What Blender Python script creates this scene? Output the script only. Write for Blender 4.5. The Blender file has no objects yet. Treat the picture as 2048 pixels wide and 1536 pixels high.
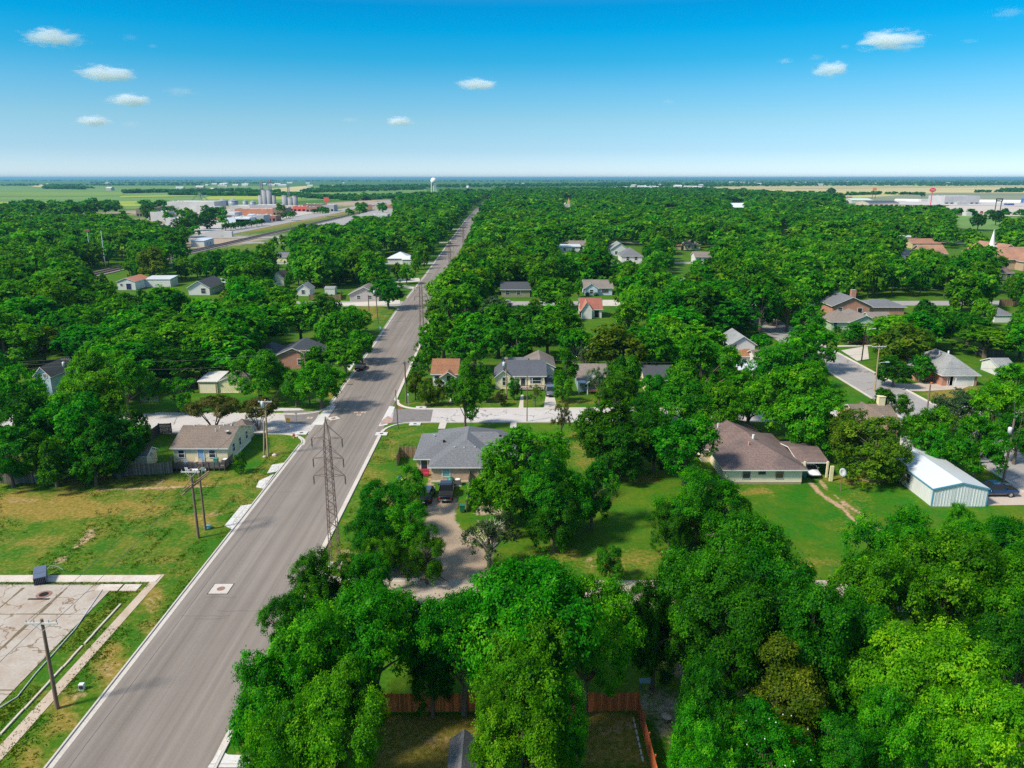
import bpy, math, random
import numpy as np
from mathutils import Vector, Matrix
R = math.radians
# ------------------------------------------------------------------ camera, sky, sun, exposure
scn = bpy.context.scene
col = scn.collection
HAZE = 7e-5
CAM_H, FPX, PITCH = 42.0, 1500.0, math.atan(412.6/1500)
cam_d = bpy.data.cameras.new('camera'); cam_d.sensor_width = 36; cam_d.lens = FPX/2048*36
cam_d.clip_start = 0.5; cam_d.clip_end = 150000
cam = bpy.data.objects.new('camera', cam_d); col.objects.link(cam)
cam.location = (0, 0, CAM_H); cam.rotation_euler = (math.pi/2-PITCH, 0, 0)
scn.camera = cam
SUN_EL, SUN_AZ = R(47), R(27)          # azimuth: from the left (-X), turned towards the camera side
SDIR = Vector((-math.cos(SUN_AZ)*math.cos(SUN_EL), -math.sin(SUN_AZ)*math.cos(SUN_EL), math.sin(SUN_EL)))
sd = bpy.data.lights.new('sun', 'SUN'); sd.energy = 3.3; sd.angle = R(8); sd.color = (1.0, 0.91, 0.76)
so = bpy.data.objects.new('sun', sd); col.objects.link(so)
so.rotation_euler = SDIR.to_track_quat('Z', 'Y').to_euler(); so.location = (-60, -20, 90)
scn.view_settings.view_transform = 'Standard'; scn.view_settings.look = 'None'
scn.view_settings.exposure = 0.88; scn.view_settings.gamma = 1
w = bpy.data.worlds.new('World'); scn.world = w; w.use_nodes = True
nt = w.node_tree; nt.nodes.clear()
out = nt.nodes.new('ShaderNodeOutputWorld'); bg = nt.nodes.new('ShaderNodeBackground'); bg.inputs[1].default_value = 0.15
sky = nt.nodes.new('ShaderNodeTexSky'); sky.sky_type = 'NISHITA'; sky.sun_disc = False
sky.sun_elevation = SUN_EL; sky.sun_rotation = math.atan2(SDIR.x, SDIR.y)
sky.air_density = 1.0; sky.dust_density = 0.1; sky.ozone_density = 3.0; sky.altitude = 100
tc = nt.nodes.new('ShaderNodeTexCoord'); sx = nt.nodes.new('ShaderNodeSeparateXYZ'); rp = nt.nodes.new('ShaderNodeValToRGB')
nt.links.new(tc.outputs['Generated'], sx.inputs[0]); nt.links.new(sx.outputs[2], rp.inputs[0])
SKY_TINT = [(0.0, (0.3545, 0.4555, 0.6667)), (0.008, (0.3545, 0.4555, 0.6667)), (0.033, (0.2622, 0.3757, 0.5388)), (0.068, (0.2409, 0.3752, 0.4601)), (0.103, (0.1563, 0.3728, 0.4668)), (0.137, (0.0451, 0.3563, 0.4651)), (0.17, (0.0016, 0.3535, 0.4909)), (0.196, (0.0007, 0.3244, 0.4812)), (0.215, (0.0473, 0.3406, 0.4825)), (0.34, (0.651, 0.714, 0.714)), (0.5, (1.05, 0.945, 0.798)), (1.0, (1.26, 1.071, 0.84))]
while len(rp.color_ramp.elements) < len(SKY_TINT): rp.color_ramp.elements.new(0.5)
for e, (p, c) in zip(rp.color_ramp.elements, SKY_TINT): e.position = p; e.color = (*c, 1)
mx = nt.nodes.new('ShaderNodeMixRGB'); mx.blend_type = 'MULTIPLY'; mx.inputs[0].default_value = 1
nt.links.new(sky.outputs[0], mx.inputs[1]); nt.links.new(rp.outputs[0], mx.inputs[2])
nt.links.new(mx.outputs[0], bg.inputs[0]); nt.links.new(bg.outputs[0], out.inputs[0])
scn.cycles.use_denoising = False; scn.cycles.max_bounces = 8; scn.cycles.diffuse_bounces = 3; scn.cycles.glossy_bounces = 2
scn.cycles.transmission_bounces = 3; scn.cycles.transparent_max_bounces = 8; scn.cycles.volume_bounces = 8
rnd = random.Random(7)
# ------------------------------------------------------------------ surveying helpers
SN, CS = math.sin(PITCH), math.cos(PITCH)
def P(u, v, z=0.0):
    """ground-plan point seen at photograph position (u, v) at height z"""
    dn = FPX*SN + (v-768)*CS; fw = FPX*CS - (v-768)*SN; t = (CAM_H-z)/dn
    return ((u-1024)*t, fw*t)
def PX(x, y, z):
    d = y*CS + (CAM_H-z)*SN
    return 1024 + FPX*x/d, 768 + FPX*((CAM_H-z)*CS - y*SN)/d, FPX/d
def hgt(Y, v):
    dn = FPX*SN + (v-768)*CS; fw = FPX*CS - (v-768)*SN
    return CAM_H - Y*dn/fw
# ------------------------------------------------------------------ objects
def tag(o, label=None, cat=None, group=None, kind=None):
    if label: o['label'] = label
    if cat: o['category'] = cat
    if group: o['group'] = group
    if kind: o['kind'] = kind
    return o
def empty(name, label, cat, loc=(0, 0, 0), rz=0, group=None):
    o = bpy.data.objects.new(name, None); col.objects.link(o)
    o.location = loc if len(loc) == 3 else (loc[0], loc[1], 0); o.rotation_euler = (0, 0, rz); o.empty_display_size = 0.5
    return tag(o, label, cat, group)
def mesh_obj(name, me, mats, parent=None, loc=None):
    o = bpy.data.objects.new(name, me); col.objects.link(o)
    for m in (mats if isinstance(mats, (list, tuple)) else [mats]): me.materials.append(m)
    if parent: o.parent = parent
    if loc: o.location = loc
    return o
class MB:
    def __init__(s): s.v = []; s.f = []; s.m = []; s.sm = []
    def add(s, vs, fs, mi=0, smooth=False):
        b = len(s.v); s.v += [tuple(p) for p in vs]
        for f in fs: s.f.append([i+b for i in f]); s.m.append(mi); s.sm.append(smooth)
        return s
    def box(s, x0, x1, y0, y1, z0, z1, mi=0, M=None):
        vs = [(x, y, z) for z in (z0, z1) for y in (y0, y1) for x in (x0, x1)]
        if M is not None: vs = [M @ Vector(p) for p in vs]
        return s.add(vs, [(0, 2, 3, 1), (4, 5, 7, 6), (0, 1, 5, 4), (2, 6, 7, 3), (0, 4, 6, 2), (1, 3, 7, 5)], mi)
    def bar(s, a, b, r, r2=None, n=4, mi=0, caps=True, smooth=False):
        return s.tube([a, b], [r, r if r2 is None else r2], n, mi, smooth)
    def tube(s, pts, rad, n=6, mi=0, smooth=True):
        pts = [Vector(p) for p in pts]; vs = []; prev = None
        for i, p in enumerate(pts):
            d = (pts[min(i+1, len(pts)-1)] - pts[max(i-1, 0)])
            if d.length < 1e-9: d = Vector((0, 0, 1))
            d.normalize()
            ref = prev if prev is not None else (Vector((1, 0, 0)) if abs(d.x) < 0.8 else Vector((0, 1, 0)))
            a = (ref - d*ref.dot(d)).normalized(); b = d.cross(a); prev = a
            r = rad[i] if isinstance(rad, (list, tuple)) else rad
            for k in range(n):
                t = 2*math.pi*(k+.5)/n; vs.append(p + a*math.cos(t)*r + b*math.sin(t)*r)
        fs = []
        for i in range(len(pts)-1):
            for k in range(n):
                fs.append((i*n+k, i*n+(k+1) % n, (i+1)*n+(k+1) % n, (i+1)*n+k))
        s.add(vs, fs, mi, smooth)
        L = (len(pts)-1)*n
        s.add(vs[:n], [tuple(range(n))[::-1]], mi); s.add(vs[L:L+n], [tuple(range(n))], mi)
        return s
    def lathe(s, prof, n=16, mi=0, c=(0, 0), smooth=True):
        vs = [(c[0]+r*math.cos(2*math.pi*k/n), c[1]+r*math.sin(2*math.pi*k/n), z) for r, z in prof for k in range(n)]
        fs = [(i*n+k, i*n+(k+1) % n, (i+1)*n+(k+1) % n, (i+1)*n+k) for i in range(len(prof)-1) for k in range(n)]
        s.add(vs, fs, mi, smooth)
        return s
    def prism(s, poly, z0, z1, mi=0):
        n = len(poly); vs = [(x, y, z0) for x, y in poly] + [(x, y, z1) for x, y in poly]
        return s.add(vs, [tuple(range(n))[::-1], tuple(range(n, 2*n))] + [(i, (i+1) % n, n+(i+1) % n, n+i) for i in range(n)], mi)
    def thick(s, vs, fs, t, mi=0, side=None):
        side = mi if side is None else side
        n = len(vs); ed = {}
        for f in fs:
            for a, b in zip(f, f[1:]+f[:1]): ed[(a, b)] = 1
        s.add(vs, fs, mi)
        s.add(vs + [(x, y, z-t) for x, y, z in vs], [[i+n for i in f][::-1] for f in fs] + [(b, a, a+n, b+n) for (a, b) in ed if (b, a) not in ed], side)
        return s
    def mesh(s, name='m'):
        me = bpy.data.meshes.new(name); me.from_pydata(s.v, [], s.f)
        me.polygons.foreach_set('material_index', s.m); me.polygons.foreach_set('use_smooth', s.sm); me.update()
        return me
    def build(s, name, mats, parent=None, loc=None): return mesh_obj(name, s.mesh(name), mats, parent, loc)
def struct(o): o['kind'] = 'structure'; return o
# ------------------------------------------------------------------ materials
def nodes(name):
    m = bpy.data.materials.new(name); m.use_nodes = True; t = m.node_tree
    return m, t, t.nodes['Principled BSDF']
def N(t, typ, **k):
    n = t.nodes.new(typ)
    for a, b in k.items():
        if a.startswith('i_'):
            key = a[2:]; n.inputs[int(key) if key.isdigit() else key].default_value = b
        else: setattr(n, a, b)
    return n
def L(t, a, b): t.links.new(a, b)
def ramp(t, src, stops):
    r = N(t, 'ShaderNodeValToRGB'); e = r.color_ramp.elements
    while len(e) < len(stops): e.new(0.5)
    for x, (p, c) in zip(e, stops): x.position = p; x.color = (*c, 1) if len(c) == 3 else c
    L(t, src, r.inputs[0]); return r.outputs[0]
def g3(a): return (a, a, a)
def mixc(t, fac, a, b, mode='MIX'):
    m = N(t, 'ShaderNodeMixRGB', blend_type=mode)
    for i, x in ((0, fac), (1, a), (2, b)):
        if hasattr(x, 'links'): L(t, x, m.inputs[i])
        else: m.inputs[i].default_value = x if i == 0 else (*x, 1)
    return m.outputs[0]
def math_(t, op, a, b=None):
    m = N(t, 'ShaderNodeMath', operation=op)
    for i, x in ((0, a), (1, b)):
        if x is None: continue
        if hasattr(x, 'links'): L(t, x, m.inputs[i])
        else: m.inputs[i].default_value = x
    return m.outputs[0]
def obj_co(t, scale=(1, 1, 1), rot=(0, 0, 0)):
    c = N(t, 'ShaderNodeTexCoord'); m = N(t, 'ShaderNodeMapping'); m.inputs['Scale'].default_value = scale; m.inputs['Rotation'].default_value = rot
    L(t, c.outputs['Object'], m.inputs[0]); return m.outputs[0]
def noise(t, co, scale, detail=4, rough=.6, dist=0):
    n = N(t, 'ShaderNodeTexNoise'); n.inputs['Scale'].default_value = scale; n.inputs['Detail'].default_value = detail
    n.inputs['Roughness'].default_value = rough; n.inputs['Distortion'].default_value = dist
    if co is not None: L(t, co, n.inputs['Vector'])
    return n.outputs['Fac']
def bump(t, bs, h, strength=.5, dist=.05):
    b = N(t, 'ShaderNodeBump'); b.inputs['Strength'].default_value = strength; b.inputs['Distance'].default_value = dist
    L(t, h, b.inputs['Height']); L(t, b.outputs[0], bs.inputs['Normal'])
def M_plain(name, c, rough=.7, var=.25, scale=1.5, metal=0, spec=None, bmp=0):
    m, t, b = nodes(name); co = obj_co(t)
    f = noise(t, co, scale, 5, .65)
    L(t, ramp(t, f, [(.25, tuple(x*(1-var) for x in c)), (.75, tuple(min(1, x*(1+var)) for x in c))]), b.inputs['Base Color'])
    b.inputs['Roughness'].default_value = rough; b.inputs['Metallic'].default_value = metal
    if bmp: bump(t, b, noise(t, co, scale*8, 3), bmp, .02)
    return m
def M_shingle(name, c, stain=(.05, .05, .05), stain_amt=.35):
    m, t, b = nodes(name); co = obj_co(t)
    sp = noise(t, co, 5.5, 5, .85); big = noise(t, co, .25, 4, .6)
    row = N(t, 'ShaderNodeTexWave', wave_type='BANDS', bands_direction='Z'); row.inputs['Scale'].default_value = 1.6; row.inputs['Distortion'].default_value = .4
    L(t, co, row.inputs['Vector'])
    a = ramp(t, sp, [(.3, tuple(x*.42 for x in c)), (.5, c), (.7, tuple(min(1, x*1.75) for x in c))])
    a = mixc(t, math_(t, 'MULTIPLY', ramp(t, big, [(.42, g3(0)), (.7, g3(1))]), stain_amt), a, stain)
    a = mixc(t, .18, a, ramp(t, row.outputs['Fac'], [(0, g3(.35)), (.25, g3(1))]), 'MULTIPLY')
    L(t, a, b.inputs['Base Color']); b.inputs['Roughness'].default_value = .92; bump(t, b, sp, .5, .03)
    return m
def wall_co(t):
    c = N(t, 'ShaderNodeTexCoord'); s = N(t, 'ShaderNodeSeparateXYZ'); k = N(t, 'ShaderNodeCombineXYZ')
    L(t, c.outputs['Object'], s.inputs[0]); L(t, math_(t, 'ADD', s.outputs[0], s.outputs[1]), k.inputs[0]); L(t, s.outputs[2], k.inputs[1])
    return k.outputs[0], c.outputs['Object']
def M_brick(name, c1, c2, mortar=(.42, .38, .33)):
    m, t, b = nodes(name); co, oc = wall_co(t)
    n = N(t, 'ShaderNodeTexBrick'); L(t, co, n.inputs['Vector'])
    n.inputs['Color1'].default_value = (*c1, 1); n.inputs['Color2'].default_value = (*c2, 1); n.inputs['Mortar'].default_value = (*mortar, 1)
    n.inputs['Scale'].default_value = 1; n.inputs['Brick Width'].default_value = .24; n.inputs['Row Height'].default_value = .085; n.inputs['Mortar Size'].default_value = .008; n.inputs['Bias'].default_value = -.1
    a = mixc(t, .55, n.outputs['Color'], ramp(t, noise(t, oc, 1.3, 5, .7), [(.3, g3(.55)), (.7, g3(1.1))]), 'MULTIPLY')
    L(t, a, b.inputs['Base Color']); b.inputs['Roughness'].default_value = .9; return m
def M_siding(name, c, step=.2, dirt=(.30, .27, .18), vertical=False, rough=.6, amt=.35):
    m, t, b = nodes(name); co, oc = wall_co(t)
    wv = N(t, 'ShaderNodeTexWave', wave_type='BANDS', bands_direction='X' if vertical else 'Y', wave_profile='SAW'); L(t, co, wv.inputs['Vector'])
    wv.inputs['Scale'].default_value = .314/step
    a = mixc(t, math_(t, 'MULTIPLY', ramp(t, noise(t, oc, .7, 6, .7), [(.45, g3(0)), (.8, g3(1))]), amt), c, dirt)
    a = mixc(t, .3, a, ramp(t, wv.outputs['Fac'], [(0, g3(.45)), (.2, g3(1))]), 'MULTIPLY')
    L(t, a, b.inputs['Base Color']); b.inputs['Roughness'].default_value = rough; bump(t, b, wv.outputs['Fac'], .35, .02); return m
def M_planks(name, c, step=.14, dark=.45, var=.5):
    m, t, b = nodes(name); co, oc = wall_co(t)
    n = N(t, 'ShaderNodeTexBrick', offset=0); L(t, co, n.inputs['Vector']); n.inputs['Scale'].default_value = 1
    n.inputs['Color1'].default_value = (*[x*(1-var) for x in c], 1); n.inputs['Color2'].default_value = (*[min(1, x*(1+var)) for x in c], 1)
    n.inputs['Mortar'].default_value = (*[x*.2 for x in c], 1); n.inputs['Mortar Size'].default_value = .008; n.inputs['Brick Width'].default_value = step; n.inputs['Row Height'].default_value = 4
    mp = N(t, 'ShaderNodeMapping'); mp.inputs['Scale'].default_value = (6, 6, .8); L(t, oc, mp.inputs[0])
    a = mixc(t, dark, n.outputs['Color'], ramp(t, noise(t, mp.outputs[0], 1.0, 5, .7), [(.3, g3(.35)), (.7, g3(1.15))]), 'MULTIPLY')
    L(t, a, b.inputs['Base Color']); b.inputs['Roughness'].default_value = .85; return m
def M_metal_ribs(name, c, rough=.35, vertical=True, step=.3, streak=.25):
    m, t, b = nodes(name); co, oc = wall_co(t)
    wv = N(t, 'ShaderNodeTexWave', wave_type='BANDS', bands_direction='X' if vertical else 'Y'); L(t, co, wv.inputs['Vector']); wv.inputs['Scale'].default_value = .314/step
    mp = N(t, 'ShaderNodeMapping'); mp.inputs['Scale'].default_value = (2.5, 2.5, .35); L(t, oc, mp.inputs[0])
    a = mixc(t, math_(t, 'MULTIPLY', ramp(t, noise(t, mp.outputs[0], 1.2, 5, .7), [(.4, g3(0)), (.75, g3(1))]), streak), c, tuple(x*.55 for x in c))
    a = mixc(t, .35, a, ramp(t, wv.outputs['Fac'], [(0, g3(.5)), (.15, g3(1))]), 'MULTIPLY')
    L(t, a, b.inputs['Base Color']); b.inputs['Roughness'].default_value = rough; bump(t, b, wv.outputs['Fac'], .4, .03); return m
def M_glass():
    m, t, b = nodes('window_glass'); b.inputs['Base Color'].default_value = (.03, .04, .05, 1); b.inputs['Roughness'].default_value = .12; b.inputs['IOR'].default_value = 1.6; return m
def M_flat(name, c, rough=.5, metal=0, coat=0):
    m, t, b = nodes(name); b.inputs['Roughness'].default_value = rough; b.inputs['Metallic'].default_value = metal
    b.inputs['Coat Weight'].default_value = coat
    f = noise(t, obj_co(t), 3, 3)
    L(t, ramp(t, f, [(.3, tuple(x*.9 for x in c)), (.7, tuple(min(1, x*1.08) for x in c))]), b.inputs['Base Color']); return m
GLASS = M_glass(); WHITE = M_plain('white_trim', (.68, .68, .66), .55, .06); DARK = M_flat('dark_opening', (.02, .02, .02), 1.0); DARK.node_tree.nodes['Principled BSDF'].inputs['Specular IOR Level'].default_value = .1
# ------------------------------------------------------------------ main road line
def xc(Y):  # centre of the long street
    pts = [(-200, -28.1), (40, -28.1), (120, -28.4), (140, -28.9), (191, -30.0), (246, -31.9), (334, -32.7), (553, -37.3), (800, -42), (1150, -46), (1600, -46), (2600, -40), (4000, -60)]
    for (a, b), (c, d) in zip(pts, pts[1:]):
        if Y <= c: return b+(d-b)*(Y-a)/(c-a)
    return pts[-1][1]
HW = 6.15
S1L = (120.8, 131.6); S1R = (126.8, 134.8)       # first cross street, left and right of the main road
S0 = (66.5, 72.6); S2 = (252.5, 262.5)
ST2 = (71.0, 81.0)                                # parallel street on the right
# ------------------------------------------------------------------ ground sheet with painted soil patches
def axis(lo, hi, step, far):
    a = list(np.arange(lo, hi+1e-6, step)); s = step; x = lo
    left = []
    while x > -far: s *= 1.35; x -= s; left.append(x)
    s = step; x = hi; right = []
    while x < far: s *= 1.35; x += s; right.append(x)
    return np.array(left[::-1]+a+right)
gx = axis(-80, 100, .42, 45000); gy = axis(44, 152, .42, 45000)
GX, GY = np.meshgrid(gx, gy); nX, nY = len(gx), len(gy)
rs = np.random.RandomState(3)
def vnoise(X, Y, s, seed):
    r = np.random.RandomState(seed); T = r.rand(256, 256)
    x = X/s; y = Y/s; xi = np.floor(x).astype(int); yi = np.floor(y).astype(int); fx = x-xi; fy = y-yi
    fx = fx*fx*(3-2*fx); fy = fy*fy*(3-2*fy); g = lambda a, b: T[a % 256, b % 256]
    return (g(xi, yi)*(1-fx)+g(xi+1, yi)*fx)*(1-fy)+(g(xi, yi+1)*(1-fx)+g(xi+1, yi+1)*fx)*fy
WOB = (vnoise(GX, GY, 2.2, 1)-.5)*2.4 + (vnoise(GX, GY, .9, 2)-.5)*1.4
CH = np.zeros((nY, nX, 4)); CH[..., 3] = 1       # R dry straw, G bare tan soil, B gravel/grey dust, A lush
def poly_sd(pts):
    d = np.full(GX.shape, 1e9); ins = np.zeros(GX.shape, bool)
    n = len(pts)
    for i in range(n):
        (ax, ay), (bx, by) = pts[i], pts[(i+1) % n]
        ex, ey = bx-ax, by-ay; wx, wy = GX-ax, GY-ay
        t = np.clip((wx*ex+wy*ey)/(ex*ex+ey*ey+1e-9), 0, 1)
        d = np.minimum(d, np.hypot(wx-ex*t, wy-ey*t))
        c = ((ay > GY) != (by > GY)) & (GX < (bx-ax)*(GY-ay)/(by-ay+1e-12)+ax); ins ^= c
    return np.where(ins, -d, d)
def paint(ch, pix, amt=1, soft=1.2, wob=1.0, ground=False):
    sdv = poly_sd([p if ground else P(*p) for p in pix]) + WOB*wob
    m = np.clip(.5 - sdv/soft, 0, 1)*abs(amt)
    if amt > 0: CH[..., ch] = np.maximum(CH[..., ch], m)
    else: CH[..., ch] *= (1-m)
def blob(ch, u, v, ru, rv, amt=1, soft=3, wob=1.0):
    paint(ch, [(u+ru*math.cos(a*math.pi/6), v+rv*math.sin(a*math.pi/6)) for a in range(12)], amt, soft, wob)
def line(ch, pix, wd, amt=1, soft=.6, wob=.2):
    d = np.full(GX.shape, 1e9); g = [P(*p) for p in pix]
    for (ax, ay), (bx, by) in zip(g, g[1:]):
        ex, ey = bx-ax, by-ay; t = np.clip(((GX-ax)*ex+(GY-ay)*ey)/(ex*ex+ey*ey), 0, 1)
        d = np.minimum(d, np.hypot(GX-ax-ex*t, GY-ay-ey*t))
    CH[..., ch] = np.maximum(CH[..., ch], np.clip(.5-(d-wd/2+WOB*wob)/soft, 0, 1)*amt)
CH[..., 3] = .35
# dry straw on the vacant lot
paint(0, [(-400, 955), (450, 950), (540, 950), (470, 1010), (360, 1180), (90, 1536), (-600, 1536)], .24, 3)
for a in [(80, 1015, 260, 32, .75), (20, 1000, 150, 14, .95), (215, 1012, 60, 14, .8), (150, 992, 150, 10, .8), (390, 1035, 50, 14, .7), (330, 965, 190, 12, .75), (300, 1110, 60, 14, .4), (190, 1095, 70, 14, .35), (470, 1000, 22, 12, .6),
          (60, 1085, 80, 20, .5), (250, 1060, 60, 12, .55), (110, 1180, 30, 8, .5), (560, 905, 30, 30, .5), (520, 960, 30, 25, .5)]:
    blob(0, *a[:4], min(1, a[4]*1.1), 6, 1.8)
for a in [(305, 1225, 16, 40, .8), (225, 1330, 18, 50, .75), (130, 1430, 26, 60, .7), (60, 1515, 30, 40, .8), (100, 1480, 20, 40, .6)]:
    blob(0, *a[:4], min(1, a[4]*1.25), 3, 1)
for a in [(305, 1222, 9, 26, .7), (160, 1385, 8, 10, .8), (215, 1335, 9, 22, .5), (60, 1000, 60, 6, .5), (250, 990, 40, 5, .5), (430, 1030, 20, 6, .5)]:
    blob(1, *a[:4], a[4], 2, .8)
line(1, [(200, 980), (300, 976), (440, 972)], .7, .8)      # old kerb lines in the lot
line(1, [(310, 975), (330, 958)], .6, .7)
line(1, [(90, 1150), (187, 1060)], .9, .7, .8, .5)
# right verge of the main road
paint(0, [(770, 855), (850, 850), (835, 900), (790, 900), (740, 1000), (690, 1060), (630, 1130), (665, 1130), (700, 960)], .28, 2)
blob(0, 785, 895, 10, 25, .55, 2); blob(0, 745, 965, 10, 30, .55, 2); blob(0, 690, 1120, 40, 22, .6, 2); blob(1, 700, 1110, 18, 8, .6, 1.5); blob(1, 775, 990, 8, 16, .4, 1)
blob(0, 490, 1470, 25, 40, .5, 2); blob(0, 620, 1210, 25, 15, .7, 2); blob(1, 645, 1215, 10, 18, .6, 1.5)
blob(0, 690, 790, 50, 12, .6, 3); blob(1, 640, 800, 14, 6, .6, 1.5); blob(0, 740, 620, 30, 30, .6, 4); blob(1, 757, 630, 5, 14, .7, 2)
# front lawns across the cross street
paint(0, [(800, 800), (1000, 800), (1190, 800), (1190, 812), (800, 812)], .35, 2)
paint(3, [(200, 815), (460, 780), (600, 790), (560, 822), (230, 826)], .9, 2); paint(3, [(480, 870), (600, 850), (605, 865), (500, 990), (440, 950)], .8, 2)
paint(3, [(1650, 745), (1730, 800), (1680, 810), (1600, 760)], 1, 2); paint(3, [(1500, 970), (1820, 960), (2000, 1010), (1960, 1080), (1740, 1130), (1530, 1060)], .9, 4)
paint(3, [(880, 960), (940, 960), (935, 1000), (880, 1000)], .8, 2)
blob(0, 1700, 955, 60, 14, .6, 2); blob(1, 1755, 962, 30, 6, .6, 1.5); blob(0, 1170, 900, 35, 40, .45, 4); blob(0, 1175, 870, 30, 8, .5, 2)
blob(0, 1250, 1125, 110, 22, .5, 5); blob(0, 1160, 990, 60, 15, .4, 4); blob(0, 1120, 1110, 60, 20, .6, 3); blob(1, 1170, 1120, 22, 9, .7, 1.5); blob(0, 1910, 785, 60, 16, .7, 4); blob(0, 1290, 960, 40, 10, .5, 3); blob(0, 1640, 1130, 60, 8, .4, 2); blob(0, 1500, 985, 30, 8, .6, 2)
# dirt drive behind the duplex
DRV = [(845, 1000), (910, 992), (919, 1045), (944, 1077), (974, 1108), (994, 1150), (1000, 1190), (900, 1202), (760, 1200), (725, 1172), (755, 1140), (840, 1110), (856, 1070), (855, 1030)]
paint(2, DRV, 1, .8, .55)
paint(2, [(950, 1000), (1020, 995), (1020, 1030), (960, 1025)], .8, 1, .8)
paint(1, [(740, 1145), (985, 1140), (1000, 1185), (740, 1200)], .55, 1.5, .8)
blob(2, 822, 1166, 34, 11, -1, .8, .2); blob(1, 822, 1166, 34, 11, -1, .8, .2); blob(0, 822, 1166, 30, 10, .5, 1)
paint(1, [(860, 940), (872, 940), (858, 985), (850, 985)], .8, .5, .3)
# ruts across the lawn
line(1, [(1622, 966), (1640, 985), (1690, 1022), (1742, 1078)], .7, .95, .6, .25); line(1, [(1640, 962), (1662, 985), (1730, 1035), (1760, 1062)], .65, .75, .6, .3)
line(1, [(1622, 966), (1632, 975)], 1.0, .9); line(1, [(1640, 962), (1655, 980)], .9, .9)
blob(0, 1700, 1020, 30, 40, .4, 5)
# back yard inside the red fence, shaded bare ground
paint(0, [(760, 1430), (1270, 1425), (1300, 1536), (740, 1536)], .7, 1, .5); blob(1, 870, 1478, 40, 8, .5, 2); blob(1, 1230, 1460, 30, 14, .5, 2); blob(1, 1180, 1520, 60, 14, .5, 2)
blob(2, 1330, 1430, 50, 60, .6, 3); blob(2, 1400, 1320, 60, 60, .5, 3); blob(1, 1560, 1330, 80, 100, .4, 4)
# orange and tan plots by the railway and farther off
blob(1, 483, 492, 30, 5, 1, 6, 2); blob(0, 520, 487, 40, 8, .8, 8, 2)
for a in [(600, 440, 60, 10), (480, 455, 80, 10), (700, 425, 60, 6)]: blob(0, *a, 1, 20, 4)
for a in [(760, 405, 90, 4), (470, 440, 140, 10), (410, 480, 90, 12), (420, 425, 150, 8), (640, 412, 60, 6), (1800, 402, 120, 6), (1950, 412, 140, 10)]: blob(2, *a, .9, 20, 4)
me = bpy.data.meshes.new('ground')
me.vertices.add(nX*nY); co = np.zeros((nY, nX, 3)); co[..., 0] = GX; co[..., 1] = GY
me.vertices.foreach_set('co', co.ravel())
ix = np.arange(nX*nY).reshape(nY, nX); q = np.stack([ix[:-1, :-1], ix[:-1, 1:], ix[1:, 1:], ix[1:, :-1]], -1).reshape(-1, 4)
me.loops.add(q.size); me.loops.foreach_set('vertex_index', q.ravel()); me.polygons.add(len(q))
me.polygons.foreach_set('loop_start', np.arange(0, q.size, 4)); me.update(calc_edges=True)
at = me.color_attributes.new('soil', 'FLOAT_COLOR', 'POINT'); at.data.foreach_set('color', CH.ravel())
def M_ground():
    m, t, b = nodes('ground_grass'); co = obj_co(t)
    a = N(t, 'ShaderNodeAttribute', attribute_name='soil'); s = N(t, 'ShaderNodeSeparateColor'); L(t, a.outputs['Color'], s.inputs[0])
    fine = noise(t, co, 2.2, 7, .8); mid = noise(t, co, .22, 6, .7, .5); big = noise(t, co, .035, 4, .6)
    grass = ramp(t, fine, [(.3, (.020, .070, .002)), (.5, (.045, .120, .003)), (.72, (.095, .180, .007))])
    lush = ramp(t, fine, [(.3, (.008, .085, .002)), (.7, (.030, .185, .003))])
    g = mixc(t, a.outputs['Alpha'], grass, lush)
    g = mixc(t, math_(t, 'MULTIPLY', ramp(t, mid, [(.42, g3(0)), (.66, g3(1))]), .6), g, (.13, .155, .006))
    g = mixc(t, math_(t, 'MULTIPLY', ramp(t, big, [(.4, g3(0)), (.65, g3(1))]), .3), g, (.012, .085, .002))
    straw = ramp(t, fine, [(.3, (.10, .085, .008)), (.5, (.23, .165, .03)), (.72, (.38, .27, .10))])
    br = math_(t, 'MULTIPLY', math_(t, 'SUBTRACT', fine, .5), 1.6); br2 = math_(t, 'MULTIPLY', math_(t, 'SUBTRACT', mid, .5), .9)
    def thr(c, lo, hi): return ramp(t, math_(t, 'ADD', c, math_(t, 'ADD', br, br2)), [(lo, g3(0)), (hi, g3(1))])
    g = mixc(t, math_(t, 'MULTIPLY', thr(s.outputs[0], .18, .80), .95), g, straw)
    soil = ramp(t, fine, [(.3, (.27, .16, .09)), (.7, (.50, .34, .22))])
    g = mixc(t, thr(s.outputs[1], .35, .8), g, soil)
    grav = ramp(t, noise(t, co, 5, 6, .8), [(.3, (.24, .175, .12)), (.7, (.44, .345, .255))])
    g = mixc(t, thr(s.outputs[2], .25, .6), g, grav)
    L(t, g, b.inputs['Base Color']); b.inputs['Roughness'].default_value = .95; b.inputs['Specular IOR Level'].default_value = .15
    bump(t, b, fine, .6, .12); return m
GND = struct(mesh_obj('ground', me, M_ground()))
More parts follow.
